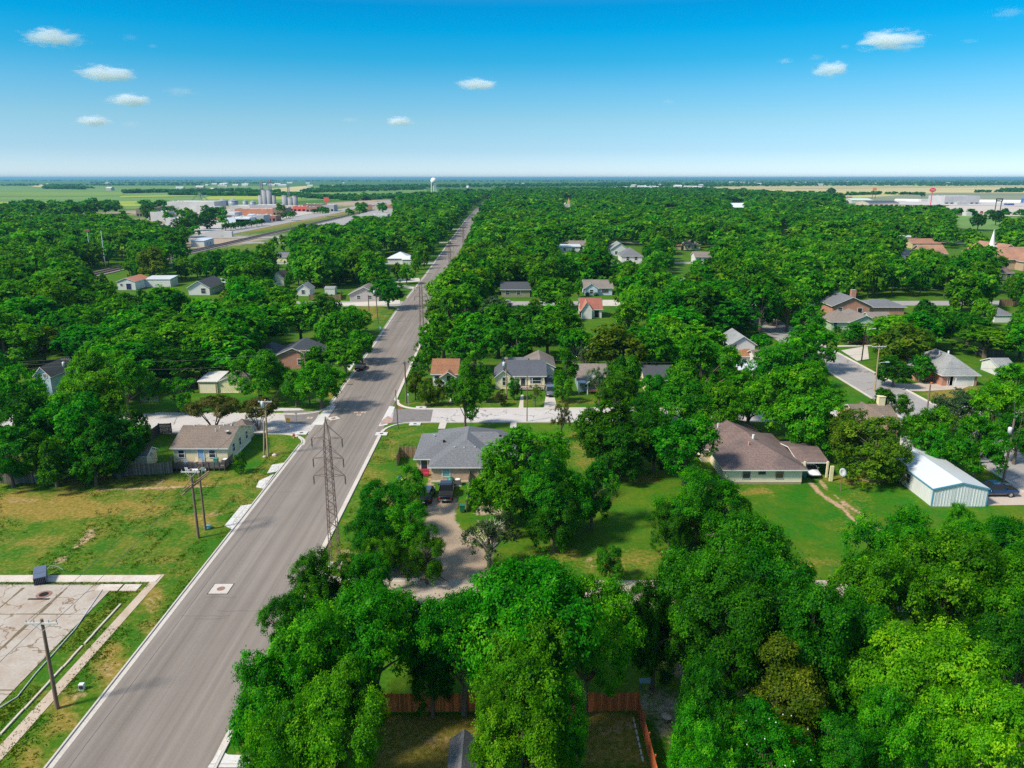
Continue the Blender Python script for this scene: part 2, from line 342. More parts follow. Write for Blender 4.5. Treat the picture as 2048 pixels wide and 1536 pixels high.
# ------------------------------------------------------------------ paving materials
def M_road():
    m, t, b = nodes('asphalt'); co = obj_co(t)
    mp = N(t, 'ShaderNodeMapping'); mp.inputs['Scale'].default_value = (.62, .012, 1); L(t, co, mp.inputs[0])
    st = noise(t, mp.outputs[0], 1.0, 5, .62); fine = noise(t, co, 6, 4, .8); pat = noise(t, co, .08, 4, .6)
    mp2 = N(t, 'ShaderNodeMapping'); mp2.inputs['Scale'].default_value = (1.7, .02, 1); L(t, co, mp2.inputs[0])
    st2 = noise(t, mp2.outputs[0], 1.0, 3, .6)
    c = ramp(t, st, [(.3, (.170, .142, .120)), (.5, (.203, .172, .147)), (.7, (.242, .207, .178))])
    c = mixc(t, .5, c, ramp(t, st2, [(.35, g3(.72)), (.65, g3(1.15))]), 'MULTIPLY')
    c = mixc(t, .45, c, ramp(t, fine, [(.3, g3(.75)), (.7, g3(1.2))]), 'MULTIPLY')
    c = mixc(t, .4, c, ramp(t, pat, [(.35, g3(.8)), (.65, g3(1.12))]), 'MULTIPLY')
    L(t, c, b.inputs['Base Color']); b.inputs['Roughness'].default_value = .85; return m
def M_conc(name, base=(.50, .46, .42), slab=0, dirt=(.25, .17, .11), dirt_amt=.35, cracks=0, crackcol=(.10, .08, .07), crackscale=.25, clear=0):
    m, t, b = nodes(name); co = obj_co(t)
    fine = noise(t, co, 5, 5, .75); big = noise(t, co, .35, 5, .65, .5)
    c = ramp(t, fine, [(.3, tuple(x*.82 for x in base)), (.7, tuple(x*1.15 for x in base))])
    c = mixc(t, math_(t, 'MULTIPLY', ramp(t, big, [(.45, g3(0)), (.72, g3(1))]), dirt_amt), c, dirt)
    if cracks:
        wv = N(t, 'ShaderNodeTexNoise'); wv.inputs['Scale'].default_value = .9; wv.inputs['Detail'].default_value = 4; L(t, co, wv.inputs['Vector'])
        ad = N(t, 'ShaderNodeVectorMath', operation='ADD'); sc = N(t, 'ShaderNodeVectorMath', operation='SCALE'); sc.inputs['Scale'].default_value = 1.6
        L(t, wv.outputs['Color'], sc.inputs[0]); L(t, co, ad.inputs[0]); L(t, sc.outputs[0], ad.inputs[1])
        vo = N(t, 'ShaderNodeTexVoronoi', feature='DISTANCE_TO_EDGE'); vo.inputs['Scale'].default_value = crackscale; L(t, ad.outputs[0], vo.inputs['Vector'])
        lim = cracks
        mk = ramp(t, vo.outputs['Distance'], [(0, g3(1)), (lim*.5, g3(1)), (lim, g3(0))])
        brk = ramp(t, noise(t, co, .5, 2), [(.42, g3(0)), (.5, g3(1))])
        c = mixc(t, math_(t, 'MULTIPLY', math_(t, 'MULTIPLY', mk, brk), .85), c, crackcol)
    if slab:
        bk = N(t, 'ShaderNodeTexBrick', offset=0); L(t, co, bk.inputs['Vector']); bk.inputs['Scale'].default_value = 1
        bk.inputs['Brick Width'].default_value = slab; bk.inputs['Row Height'].default_value = slab; bk.inputs['Mortar Size'].default_value = .03
        bk.inputs['Color1'].default_value = (1, 1, 1, 1); bk.inputs['Color2'].default_value = (.9, .9, .9, 1); bk.inputs['Mortar'].default_value = (.35, .32, .3, 1)
        c = mixc(t, .8, c, bk.outputs['Color'], 'MULTIPLY')
    L(t, c, b.inputs['Base Color']); b.inputs['Roughness'].default_value = .88; bump(t, b, fine, .3, .02); return m
ASPH = M_road(); SIDE = M_conc('pale_concrete_street', (.47, .44, .42), 0, (.34, .30, .27), .4, .012, (.06, .055, .05), .16)
SIDE2 = M_conc('grey_patched_street', (.30, .285, .275), 0, (.22, .2, .19), .5, .010, (.05, .05, .05), .14)
KERB = M_conc('kerb_concrete', (.50, .46, .41), 0, (.36, .30, .25), .45); NEWC = M_conc('new_concrete', (.56, .545, .52), 2.2, (.5, .47, .43), .25)
ASPH2 = M_plain('dark_asphalt_patch', (.17, .155, .15), .9, .25, 1.2)
PADM = M_conc('old_slab_concrete', (.39, .345, .295), 0, (.25, .15, .08), .55, .018, (.17, .10, .05), .22)
PATHM = M_conc('worn_path', (.45, .36, .28), 0, (.30, .22, .12), .6)
def sheet(name, pts, z, mat, kind='structure'):
    mb = MB(); mb.add([(x, y, z) for x, y in pts], [tuple(range(len(pts)))]); o = mb.build(name, mat)
    me_ = o.data
    if me_.polygons[0].normal.z < 0: me_.flip_normals()
    if kind: o['kind'] = kind
    return o
def ribbon(name, line_, offs, mat, closed=False):
    """loft a cross profile offs=[(d,z)..] along a ground polyline (d to the left of travel)"""
    mb = MB(); vs = []; n = len(line_)
    for i, p in enumerate(line_):
        a = Vector(line_[max(i-1, 0)]); b = Vector(line_[min(i+1, n-1)]); t = (b-a).normalized(); nrm = Vector((-t.y, t.x))
        for d, z in offs: vs.append((p[0]+nrm.x*d, p[1]+nrm.y*d, z))
    k = len(offs); fs = [(i*k+j, (i+1)*k+j, (i+1)*k+j+1, i*k+j+1) for i in range(n-1) for j in range(k-1)]
    mb.add(vs, fs); return struct(mb.build(name, mat))
Ys = [30, 50, 80, 100, 120, 130, 140, 160, 191, 220, 246, 290, 334, 400, 470, 553, 650, 800, 1000, 1150, 1400, 1560]
ribbon('road', [(xc(y), y) for y in Ys], [(HW, .022), (-HW, .022)], ASPH)
sheet('side_street', [(-33.5, S1L[0]), (-33.8, S1L[1]), (-60, 131.9), (-150, 133.5), (-150, 122.5), (-60, 121.2)], .014, SIDE)
sheet('side_street', [(-22.6, S1R[0]), (-22.6, S1R[1]), (72, 136.0), (95, 137.2), (95, 128), (72, 127.4)], .014, SIDE)
sheet('side_street', [(-300, S2[0]+1), (-300, S2[1]+1), (-38, S2[1]), (-38, S2[0])], .014, SIDE2); sheet('side_street', [(-25.5, S2[0]), (-25.5, S2[1]), (300, S2[1]+2), (300, S2[0]+2)], .014, SIDE2)
sheet('side_street', [(-22.3, S0[0]), (-22.3, S0[1]), (110, S0[1]), (110, S0[0])], .010, M_conc('tan_worn_lane', (.38, .32, .26), 0, (.30, .22, .15), .6))
sheet('side_street', [(ST2[0], 30), (ST2[0], 330), (ST2[1]+1, 330), (ST2[1], 30)], .018, SIDE2)
for yy in (380, 505, 640, 780):
    sheet('side_street', [(-180, yy), (-180, yy+8), (-38-yy*.006, yy+8), (-38-yy*.006, yy)], .02, SIDE2); sheet('side_street', [(-24, yy+2), (-24, yy+10), (320, yy+10), (320, yy+2)], .02, SIDE2)
# asphalt aprons where the cross street meets the main road, and their concrete gutters
sheet('asphalt_apron', [P(566, 820), P(640, 823), P(625, 850), P(572, 846)], .03, ASPH2)
sheet('asphalt_apron', [P(788, 818), P(866, 818), P(861, 844), P(784, 846)], .03, ASPH2)
sheet('concrete_gutter', [P(655, 812), P(672, 812), P(645, 850), P(622, 850)], .038, NEWC); sheet('concrete_gutter', [P(779, 812), P(790, 814), P(775, 850), P(757, 853)], .038, NEWC)
sheet('brick_apron', [P(776, 832), P(787, 838), P(783, 846), P(761, 850), P(762, 843)], .044, M_brick('paver_patch', (.42, .27, .22), (.34, .22, .19)))
def arc(cx, cy, r, a0, a1, n=8): return [(cx+r*math.cos(R(a0+(a1-a0)*i/n)), cy+r*math.sin(R(a0+(a1-a0)*i/n))) for i in range(n+1)]
def ml(y0, y1, side, n=12): return [(xc(y0+(y1-y0)*i/n)+side*(HW+.05), y0+(y1-y0)*i/n) for i in range(n+1)]
KP = [(-.45, .032), (0, .045), (.02, .14), (.17, .145), (.2, .0)]
def kerb(line_): ribbon('kerb', line_, KP, KERB)
xl, xr = -34.35, -22.1
kerb(ml(30, 115.2, -1) + arc(xl-5.2, 115.4, 5.2, 0, 90) + [(-60, 120.9), (-66, 121)])
kerb([(-66, 132.2), (-60, 132.1)] + arc(xl-6, 137.8, 6, 270, 360) + ml(138.5, 251-6, -1) + arc(-37.9-6, 246.3, 6, 0, 90)+[(-70, 252.6)])
kerb(ml(270, 900, -1, 20))
def rk(l): kerb(l[::-1])
rk(ml(30, 61, 1) + arc(xr+5.4, 61, 5.4, 180, 90)+[(-12, 66.4)])
rk([(-10, 72.7), (-16, 72.7)] + arc(xr+4.5, 77.2, 4.5, 270, 180) + ml(78, 121.5, 1) + arc(xr+5.2, 121.6, 5.2, 180, 90) + [(0, 127.0), (60, 127.3), (66, 127.3)])
rk([(66, 136.1), (0, 135.2), (-14, 135)] + arc(xr+5, 140, 5, 270, 180) + ml(141, 246, 1) + arc(-25.6+6, 246.5, 6, 180, 90)+[(20, 252.5)])
rk(ml(268, 900, 1, 20))
kerb([(ST2[0], 138), (ST2[0]-.1, 186)]); rk([(ST2[1], 137), (ST2[1], 150), (ST2[1]+.1, 200)]); kerb([(ST2[0], 84), (ST2[0], 124)]); rk([(ST2[1], 84), (ST2[1], 125)])
SEAM = M_plain('tar_seam', (.115, .100, .092), .8, .3, 2)
for off, z_ in ((-4.55, .0),):
    ribbon('road_seam', [(xc(y)+off+.05*math.sin(y*.23), y) for y in range(36, 330, 6)], [(.028, .030), (-.028, .030)], SEAM)
rs_ = random.Random(4)
for k in range(9):
    y = rs_.uniform(55, 230); x0 = xc(y)+rs_.uniform(-5.8, -1); ribbon('road_seam', [(x0+i*.8, y+rs_.uniform(-.15, .15)) for i in range(rs_.randint(3, 8))], [(.02, .031), (-.02, .031)], SEAM)
# driveway aprons and pads
for q_ in ([(449, 1052), (482, 1012), (508, 1008), (466, 1060)], [(512, 975), (518, 962), (548, 948), (527, 978)], [(534, 947), (544, 930), (573, 925), (552, 944)], [(415, 1536), (440, 1500), (456, 1510), (500, 1512), (500, 1536)],
           [(497, 815), (600, 817), (610, 821), (520, 823)], [(690, 735), (705, 720), (712, 724), (700, 742)]):
    sheet('driveway_apron', [P(*p) for p in q_], .048, NEWC)
for u, v in ((603, 867), (763, 868.5), (830, 849), (842, 816)):
    x, y = P(u, v); mb = MB(); mb.box(-1.0, 1.0, -.75, .75, 0, .1); mb.box(-.28, .28, -.2, .2, .1, .13, 1)
    tag(mb.build('kerb_inlet', [NEWC, DARK], None, (x, y, .03)), {603: 'square concrete storm drain cover left of the street, below the side street', 763: 'square concrete drain cover on the verge right of the street, by the grey duplex lawn', 830: 'concrete drain cover on the near kerb of the side street', 842: 'concrete drain cover on the far kerb of the side street, before the crape myrtles'}[u], 'drain cover', 'concrete drain covers at the crossing')
def disc(mb, x, y, r, z0, z1, mi, n=20): mb.prism([(x+r*math.cos(6.283*i/n), y+r*math.sin(6.283*i/n)) for i in range(n)], z0, z1, mi)
RUSTM = M_plain('rusty_iron', (.24, .13, .10), .7, .2, 4)
for (u, v, s, rz, lab) in ((442, 1178, 1.0, 0.0, 'large pale square manhole collar with a rusty round lid in the near street'), (667, 837, 1.0, .6, 'turned pale square manhole collar at the crossing mouth'), (727, 825, .45, 0, 'small pale manhole in the crossing, farther right'), (718, 830, .4, 0, 'small round manhole in the middle of the crossing'), (712, 825, .35, 0, 'small manhole in the crossing, leftmost of the row'), (631, 876, .35, 0, 'small white valve cover behind the lattice tower top'), (620, 836, .5, 0, 'dark manhole in the asphalt apron left of the street')):
    x, y = P(u, v); mb = MB(); mb.box(-s, s, -s, s, 0, .02); o = mb.build('manhole', [KERB if s > .5 else PATHM], None, (x, y, .026)); o.rotation_euler.z = rz
    lid = MB(); disc(lid, 0, 0, s*.42, .02, .035, 0); lid.build('lid', RUSTM, o)
    if s > .9:
        f = MB()
        for a in (0, 1, 2, 3):
            M = Matrix.Rotation(a*math.pi/2, 4, 'Z'); f.box(-s-.06, s+.06, s, s+.06, 0, .024, 0, M)
        f.build('joint', DARK, o)
    tag(o, lab, 'manhole', 'manholes in the street')
# old slab, its path and the broken strips
sheet('concrete_pad', [(-42.4, 71.6), (-42.3, 44), (-90, 44), (-90, 71.8)], .05, PADM)
mb = MB()
for (x0, x1, y0, y1) in ((-100, -38.4, 72.2, 73.6), (-44, -41.6, 70.4, 71.7), (-41.4, -39.6, 70.4, 71.7)): mb.box(x0, x1, y0, y1, -.05, .07)
struct(mb.build('pavement', M_conc('weathered_walk', (.55, .48, .42), 0, (.33, .24, .15), .6)))
sheet('path', [(-39.3, 44), (-38.2, 44), (-38.1, 73.8), (-39.0, 73.8)], .03, PATHM)
mb = MB(); y = 44.0
while y < 66: l = rnd.uniform(1.2, 2.6); o_ = rnd.uniform(-.06, .06); mb.box(-40.02+o_, -39.84+o_, y, y+l, -.05, .13); y += l+rnd.choice((.03, .05, .3))
struct(mb.build('kerb', M_conc('old_kerb', (.50, .44, .36))))
# dark joints with weeds in the slab: long seams along and across
mb = MB()
for x in (-47.2, -51.8, -56.5):
    y = 45
    while y < 71: l = rnd.uniform(.8, 2.4); wd = rnd.uniform(.05, .2); mb.box(x-wd+rnd.uniform(-.06, .06), x+wd, y, min(71, y+l), .0, .056); y += l
for yv in (49.5, 54.5, 60, 66): 
    x = -60
    while x < -43: l = rnd.uniform(.8, 2.0); wd = rnd.uniform(.03, .09); (mb.box(x, x+l, yv-wd, yv+wd+rnd.uniform(-.05, .05), .0, .055) if rnd.random() < .8 else 0); x += l
struct(mb.build('slab_joints', M_plain('weedy_soil', (.14, .10, .05), .95, .45, 3)))
x, y = P(88, 1190); mb = MB(); disc(mb, 0, 0, .75, 0, .03, 0); disc(mb, 0, 0, .45, .03, .045, 1); mb.box(-1.1, 1.1, -1.0, -.75, 0, .02, 1)
tag(mb.build('drain_ring', [RUSTM, DARK], None, (x, y, .052)), 'dark scribbled ring drain set in the old concrete slab', 'drain')
# front walks and drives
for q_ in ([(898, 805), (903, 805), (899, 775), (905, 760), (908, 760), (903, 790)], [(880, 845), (894, 845), (890, 858), (876, 858)], [(1021, 843), (1033, 843), (1033, 856), (1020, 856)], [(1037, 817), (1047, 817), (1047, 790), (1042, 790)], [(1087, 818), (1115, 818), (1108, 790), (1092, 790)],
           [(690, 606), (800, 600), (800, 608), (690, 613)], [(755, 560), (838, 556), (842, 563), (750, 568)], [(740, 563), (830, 574), (828, 578), (740, 570)], [(1205, 600), (1240, 600), (1240, 612), (1205, 612)]):
    sheet('driveway', [P(*p) for p in q_], .058, KERB)
GRAV = M_conc('gravel_drive', (.44, .37, .31), 0, (.34, .26, .2), .5)
sheet('driveway', [P(1790, 767), P(1820, 768), P(1880, 762), P(1940, 772), P(1925, 778), P(1845, 783), P(1822, 782)], .05, GRAV)
sheet('driveway', [P(1950, 1012), P(1960, 985), P(2000, 965), P(2080, 975), P(2100, 1010)], .05, GRAV)
sheet('driveway', [P(1682, 701), P(1735, 692), P(1738, 718), P(1714, 722)], .05, KERB); sheet('pavement', [P(1674, 691), P(1750, 690), P(1750, 692.5), P(1674, 694)], .05, KERB)
sheet('driveway', [P(680, 606), P(770, 603), P(770, 611), P(690, 613)], .05, KERB)
# far roads: railway corridor and main street, highway
mb = MB()
for dx in (-189.5, -185.5):
    for r_ in (-.75, .75): mb.box(dx+r_-.12, dx+r_+.12, 330, 1900, .3, .62)
bal = MB(); bal.box(-192.5, -182.5, 330, 1900, -.2, .3); struct(bal.build('railway_ballast', M_plain('ballast', (.20, .17, .155), .9, .3, .5))); struct(mb.build('railway', M_plain('rail_steel', (.12, .08, .07), .6)))
sheet('road', [(-243, 520), (-216, 520), (-214, 1500), (-236, 1500)], .12, SIDE2); sheet('road', [(-300, 548), (-300, 566), (-150, 562), (-150, 546)], .16, SIDE2); sheet('road', [(-186, 620), (-150, 640), (-120, 1300), (-186, 1300)], .1, SIDE2)
sheet('car_park', [(-330, 600), (-330, 1000), (-243, 1000), (-243, 600)], .1, M_conc('town_concrete', (.42, .39, .36)))
# ------------------------------------------------------------------ houses
BLD = []        # (x, y, half-width, half-depth) footprints, kept clear of trunks
def wing(par, x0, x1, y0, y1, h, roof, rise, over, wm, rm, trim=None, wall=True, z0=0, t=.16, lean=None):
    trim = trim or WHITE; X0, X1, Y0, Y1 = x0-over, x1+over, y0-over, y1+over
    sl = rise/((y1-y0)/2 if roof in ('gx',) else (x1-x0)/2 if roof == 'gy' else min(x1-x0, y1-y0)/2) if roof not in ('flat', 'lean') else 0
    e = h-sl*over; top = h+rise; xm, ym = (x0+x1)/2, (y0+y1)/2
    if wall:
        mb = MB()
        if roof == 'gx': mb.add([(x, y, z) for x in (x0, x1) for y, z in ((y0, z0), (y1, z0), (y1, h-.02), (ym, top-.05), (y0, h-.02))], [(0, 1, 2, 3, 4)[::-1], (5, 6, 7, 8, 9), (0, 5, 9, 4)[::-1][::-1], (1, 2, 7, 6)[::-1][::-1]])
        elif roof == 'gy': mb.add([(x, y, z) for y in (y0, y1) for x, z in ((x0, z0), (x1, z0), (x1, h-.02), (xm, top-.05), (x0, h-.02))], [(0, 1, 2, 3, 4), (5, 6, 7, 8, 9)[::-1], (0, 4, 9, 5), (1, 6, 7, 2)])
        else: mb.box(x0, x1, y0, y1, z0, h)
        mb.build('wall', wm, par)
    rb = MB()
    if roof == 'gx': rb.thick([(X0, Y0, e), (X1, Y0, e), (X1, ym, top), (X0, ym, top), (X1, Y1, e), (X0, Y1, e)], [[0, 1, 2, 3], [3, 2, 4, 5]], t, 0, 1)
    elif roof == 'gy': rb.thick([(X0, Y0, e), (X0, Y1, e), (xm, Y1, top), (xm, Y0, top), (X1, Y1, e), (X1, Y0, e)], [[0, 3, 2, 1], [3, 5, 4, 2]], t, 0, 1)
    elif roof == 'hip':
        k = min(X1-X0, Y1-Y0)/2
        if X1-X0 > Y1-Y0: r1, r2 = (X0+k, ym, top), (X1-k, ym, top)
        else: r1, r2 = (xm, Y0+k, top), (xm, Y1-k, top)
        v = [(X0, Y0, e), (X1, Y0, e), (X1, Y1, e), (X0, Y1, e), r1, r2]
        f = [[0, 1, 5, 4], [1, 2, 5], [2, 3, 4, 5], [3, 0, 4]] if X1-X0 > Y1-Y0 else [[0, 1, 4], [1, 2, 5, 4], [2, 3, 5], [3, 0, 4, 5]]
        rb.thick(v, f, t, 0, 1)
    elif roof == 'flat': rb.box(X0, X1, Y0, Y1, h, h+.25)
    elif roof == 'lean': rb.thick([(X0, Y0, h), (X1, Y0, h), (X1, Y1, h+rise), (X0, Y1, h+rise)], [[0, 1, 2, 3]], t, 0, 1)
    return rb.build('roof', [rm, trim], par)
def opening(par, side, pos, z, w_, h_, B, kind='window', frame=None, pane=None):
    """B = (x0,x1,y0,y1); side F/B/L/R"""
    x0, x1, y0, y1 = B
    M = {'F': Matrix.Translation((pos, y0, z)), 'B': Matrix.Translation((pos, y1, z)) @ Matrix.Rotation(math.pi, 4, 'Z'),
         'L': Matrix.Translation((x0, pos, z)) @ Matrix.Rotation(-math.pi/2, 4, 'Z'), 'R': Matrix.Translation((x1, pos, z)) @ Matrix.Rotation(math.pi/2, 4, 'Z')}[side]
    fr = MB(); b = .09
    for a in ((-w_/2-b, w_/2+b, h_, h_+b), (-w_/2-b, w_/2+b, -b, 0), (-w_/2-b, -w_/2, 0, h_), (w_/2, w_/2+b, 0, h_)): fr.box(a[0], a[1], -.07, .02, a[2], a[3], 0, M)
    if kind == 'window': fr.box(-w_/2, w_/2, -.05, .02, h_*.5-.03, h_*.5+.03, 0, M)
    o = fr.build(kind, frame or WHITE, par); p = MB(); p.box(-w_/2, w_/2, -.025, .02, 0, h_, 0, M); p.build('pane' if kind == 'window' else 'panel', pane or GLASS, o); return o
def vent(par, x, y, z, h=.5, r=.07, mat=None): mb = MB(); mb.tube([(x, y, z-.3), (x, y, z+h)], r, 6); mb.build('vent', mat or WHITE, par)
def chimney(par, x, y, z0, z1, w_, mat):
    mb = MB(); mb.box(x-w_/2, x+w_/2, y-w_*.4, y+w_*.4, z0, z1); mb.box(x-w_/2-.06, x+w_/2+.06, y-w_*.4-.06, y+w_*.4+.06, z1, z1+.12); mb.build('chimney', mat, par)
def hs(name, label, cat, uL, uR, v, dep, group=None, rz=0, pad=0):
    a, b = P(uL, v), P(uR, v); o = empty(name, label, cat, ((a[0]+b[0])/2, a[1], 0), rz, group); W = b[0]-a[0]
    BLD.append(((a[0]+b[0])/2, a[1]+dep/2, W/2+pad, dep/2+pad)); return o, W/2
G_H = 'houses of the neighbourhood'
SH_BROWN = M_shingle('brown_shingles', (0.178, 0.137, 0.107)); SH_GREY = M_shingle('grey_shingles', (0.135, 0.140, 0.150), (.10, .10, .11), .3); SH_SLATE = M_shingle('slate_shingles', (0.078, 0.085, 0.104)); SH_TAUPE = M_shingle('taupe_shingles', (0.192, 0.163, 0.141))
SH_BIG = M_shingle('weathered_brown_shingles', (0.170, 0.115, 0.100), (.05, .045, .05), .6); SH_RED = M_shingle('red_shingles', (0.281, 0.096, 0.067)); SH_RUST = M_shingle('rust_brown_shingles', (0.266, 0.118, 0.056)); SH_DARK = M_shingle('charcoal_shingles', (0.052, 0.059, 0.070)); SH_LT = M_shingle('light_grey_shingles', (0.244, 0.252, 0.252))
CREAM = M_siding('cream_siding', (.76, .67, .42), .18); CREAMW = M_siding('weathered_cream_siding', (.80, .71, .52), .2, (.45, .39, .24), amt=.35); WHITES = M_siding('white_siding', (.64, .64, .62), .2); BLUES = M_siding('pale_blue_siding', (.50, .62, .70), .2); GREENS = M_siding('sage_siding', (.38, .50, .38), .2); TANS = M_siding('tan_boards', (.52, .42, .22), .2, vertical=True, amt=.6)
BRICK = M_brick('tan_brick', (.62, .39, .23), (.42, .25, .15), (.55, .48, .40)); BRICKR = M_brick('red_brick', (.50, .19, .11), (.36, .13, .08)); MET_W = M_metal_ribs('white_metal_panel', (.68, .70, .70), .4, True, .35, .35); MET_ROOF = M_metal_ribs('white_metal_roof', (.60, .64, .68), .3, True, .6, .08); BLUETRIM = M_flat('blue_trim', (.10, .30, .42), .4)
FENCE = M_planks('grey_fence_boards', (.17, .145, .12)); FENCER = M_planks('red_stained_boards', (.64, .15, .035), .14, .5, .4); FENCEB = M_planks('brown_fence_boards', (.26, .16, .09)); DECKM = M_planks('dark_deck_boards', (.10, .085, .08))
GREYMET = M_flat('grey_metal', (.35, .36, .37), .5); GREENPL = M_flat('green_plastic', (.01, .13, .07), .5)
# cream cottage, left of the street
h, hw = hs('cottage', 'cream cottage with a brown gabled roof and a rear deck, left of the near street', 'house', 349, 457, 927, 10.3, G_H); B = (-hw, hw, 0, 10.3)
wing(h, *B, 2.7, 'gx', 1.75, .35, CREAM, SH_BROWN)
opening(h, 'F', -hw+1.25, 1.0, .85, 1.15, B); opening(h, 'F', hw-2.3, 1.0, .9, 1.15, B); opening(h, 'F', .1, .35, .85, 2.0, B, 'door', pane=M_flat('blue_glass', (.25, .42, .6), .2))
for y_ in (2.6, 5.4, 8.4): opening(h, 'R', y_, 1.1, .8, 1.2, B)
for x_, y_ in ((-2.6, 5.0), (-.6, 5.05), (2.0, 5.1), (3.2, 5.0)): vent(h, x_, y_, 4.4, .25, .12)
vent(h, 1.2, 3.6, 3.8, .6); vent(h, 1.6, 4.4, 4.1, .35)
mb = MB(); mb.tube([(3.1, 3.0, 3.3), (3.1, 3.0, 4.0)], .04, 5); mb.lathe([(.02, 4.0), (.3, 4.08), (.42, 4.2)], 10, 0, (3.1, 3.0)); mb.build('satellite_dish', GREYMET, h)
mb = MB(); mb.box(hw, hw+.12, .2, 10, .1, .3); mb.build('gutter', WHITE, h)
wing(h, 1.0, hw-.4, 10.3, 13, 2.4, 'hip', 1.0, .3, CREAM, SH_BROWN)
x, y = P(403, 935); dk = empty('deck', 'dark boarded deck with railing behind the cream cottage', 'deck', (x+.3, y-.6)); mb = MB(); mb.box(-4.2, 3.9, -.8, 2.0, .3, .42); mb.build('floor', DECKM, dk)
mb = MB()
for i in range(11): xx = -4.2+i*.8; mb.box(xx-.05, xx+.05, -.9, -.8, 0, 1.35)
for z in (.5, 1.3): mb.box(-4.2, 3.85, -.86, -.82, z, z+.09)
i = -4.15
while i < 3.85: mb.box(i, i+.09, -.84, -.80, .42, 1.35); i += .17
mb.build('railing', DECKM, dk); mb = MB()
i = -.8
while i < 2.4: mb.box(3.86, 3.9, i, i+.1, .3, 1.6); i += .13
mb.build('side_railing', DECKM, dk)
def chair(x, y, z, rz, mat, label, cat='chair', grp='furniture on the deck'):
    o = empty('patio_chair', label, cat, (x, y, z), rz, grp); mb = MB(); mb.box(-.27, .27, -.25, .25, .38, .43); mb.build('seat', mat, o)
    mb = MB(); mb.add([(-.27, .25, .43), (.27, .25, .43), (.27, .37, 1.0), (-.27, .37, 1.0), (-.27, .29, .43), (.27, .29, .43), (.27, .41, 1.0), (-.27, .41, 1.0)], [(0, 1, 2, 3), (7, 6, 5, 4), (0, 4, 5, 1), (1, 5, 6, 2), (2, 6, 7, 3), (3, 7, 4, 0)]); mb.build('backrest', mat, o)
    for a, b in ((-1, -1), (1, -1), (-1, 1), (1, 1)): mb = MB(); mb.box(a*.25-.025, a*.25+.025, b*.23-.025, b*.23+.025, 0, .4 if b > 0 else .62); mb.build('leg', mat, o)
tx, ty = x+.3, y-.6
chair(tx-2.4, ty+.2, .42, .5, WHITE, 'dark-backed patio chair at the left end of the cottage deck'); chair(tx-1.2, ty+.9, .42, -.3, M_flat('tan_plastic', (.5, .42, .3)), 'tan patio chair against the cottage wall, left of the glass door'); chair(tx-.3, ty+.2, .42, .2, M_flat('tan_plastic2', (.5, .42, .3)), 'tan patio chair near the middle of the cottage deck')
chair(tx-1.4, ty-1.5, 0, 2.9, WHITE, 'white plastic chair on the grass before the deck, left of the table'); chair(tx+.9, ty-1.5, 0, 3.3, WHITE, 'white plastic chair on the grass before the deck, right of the table')
t_ = empty('garden_table', 'low white garden table on the grass before the deck', 'table', (tx-.3, ty-1.6)); mb = MB(); mb.box(-.7, .7, -.35, .35, .5, .56); mb.build('tabletop', WHITE, t_)
for a, b in ((-1, -1), (1, -1), (-1, 1), (1, 1)): mb = MB(); mb.bar((a*.6, b*.3, .5), (a*.35, b*.3, 0), .04); mb.build('leg', WHITE, t_)
mb = MB(); mb.box(-.3, .3, -.25, .25, 0, .95); mb.box(-.33, .33, -.28, .28, .95, 1.1); tag(mb.build('wheelie_bin', M_flat('teal_plastic', (.05, .22, .16)), None, (tx+2.0, ty+.6, .42)), 'tall green bin on the cottage deck beside the glass door', 'bin')
ACM = M_flat('dark_louvres', (.10, .10, .10), .6)
def ac(x, y, lab, z=0):
    o = empty('air_conditioner', lab, 'air conditioner', (x, y, z)); mb = MB(); mb.box(-.42, .42, -.42, .42, .06, .85); mb.build('casing', ACM, o)
    mb = MB(); disc(mb, 0, 0, .36, .85, .89, 0); mb.build('fan_grille', WHITE, o); mb = MB(); mb.box(-.55, .55, -.55, .55, 0, .06); mb.build('pad', KERB, o)
ac(tx+3.3, ty+.8, 'grey air conditioner at the right end of the cottage deck', .42)
# shed with round vent
h, hw = hs('garden_shed', 'small cream shed with a grey roof behind the board fence left of the cottage', 'shed', 236, 296, 937, 3.2); B = (-hw, hw, 0, 3.2); wing(h, *B, 2.1, 'gx', .8, .2, CREAM, SH_TAUPE)
mb = MB(); M = Matrix.Translation((hw, 1.6, 1.7)) @ Matrix.Rotation(math.pi/2, 4, 'Y'); mb.add([M @ Vector((.35*math.cos(a*.5236), .35*math.sin(a*.5236), .03)) for a in range(12)], [tuple(range(12))]); mb.build('round_vent', GREYMET, h)
def fence(label, pts, hgt_, mat, grp=None, name='board_fence', post=2.4, ground=False, pm=None, z0=0):
    g = pts if ground else [P(*p) for p in pts]; o = empty(name, label, 'fence', (g[0][0], g[0][1], z0), 0, grp)
    g = [Vector((a-g[0][0], b-g[0][1])) for a, b in g]; mb = MB(); rb = MB(); pb = []
    for a, b in zip(g, g[1:]):
        d = (b-a); ln = d.length; M = Matrix.Translation((a.x, a.y, 0)) @ Matrix.Rotation(math.atan2(d.y, d.x), 4, 'Z'); s = 0
        while s < ln-.02:
            e = min(ln, s+.14); mb.box(s+.006, e-.006, -.012, .012, .04, hgt_+rnd.uniform(-.015, .02), 0, M); s += .145
        for z in (.35, hgt_*.55, hgt_-.25): rb.box(0, ln, .013, .05, z, z+.09, 0, M)
        k = max(1, round(ln/post))
        for i in range(k+1):
            p = MB(); p.box(ln*i/k-.05, ln*i/k+.05, .052, .15, 0, hgt_+.05, 0, M); pb.append(p)
    mb.build('boards', mat, o); rb.build('rail', pm or mat, o)
    for p in pb[:60]: p.build('post', pm or mat, o)
    return o
fence('weathered grey board fence left of the cottage deck', [(225, 954), (345, 947), (345, 935)], 1.8, FENCE)
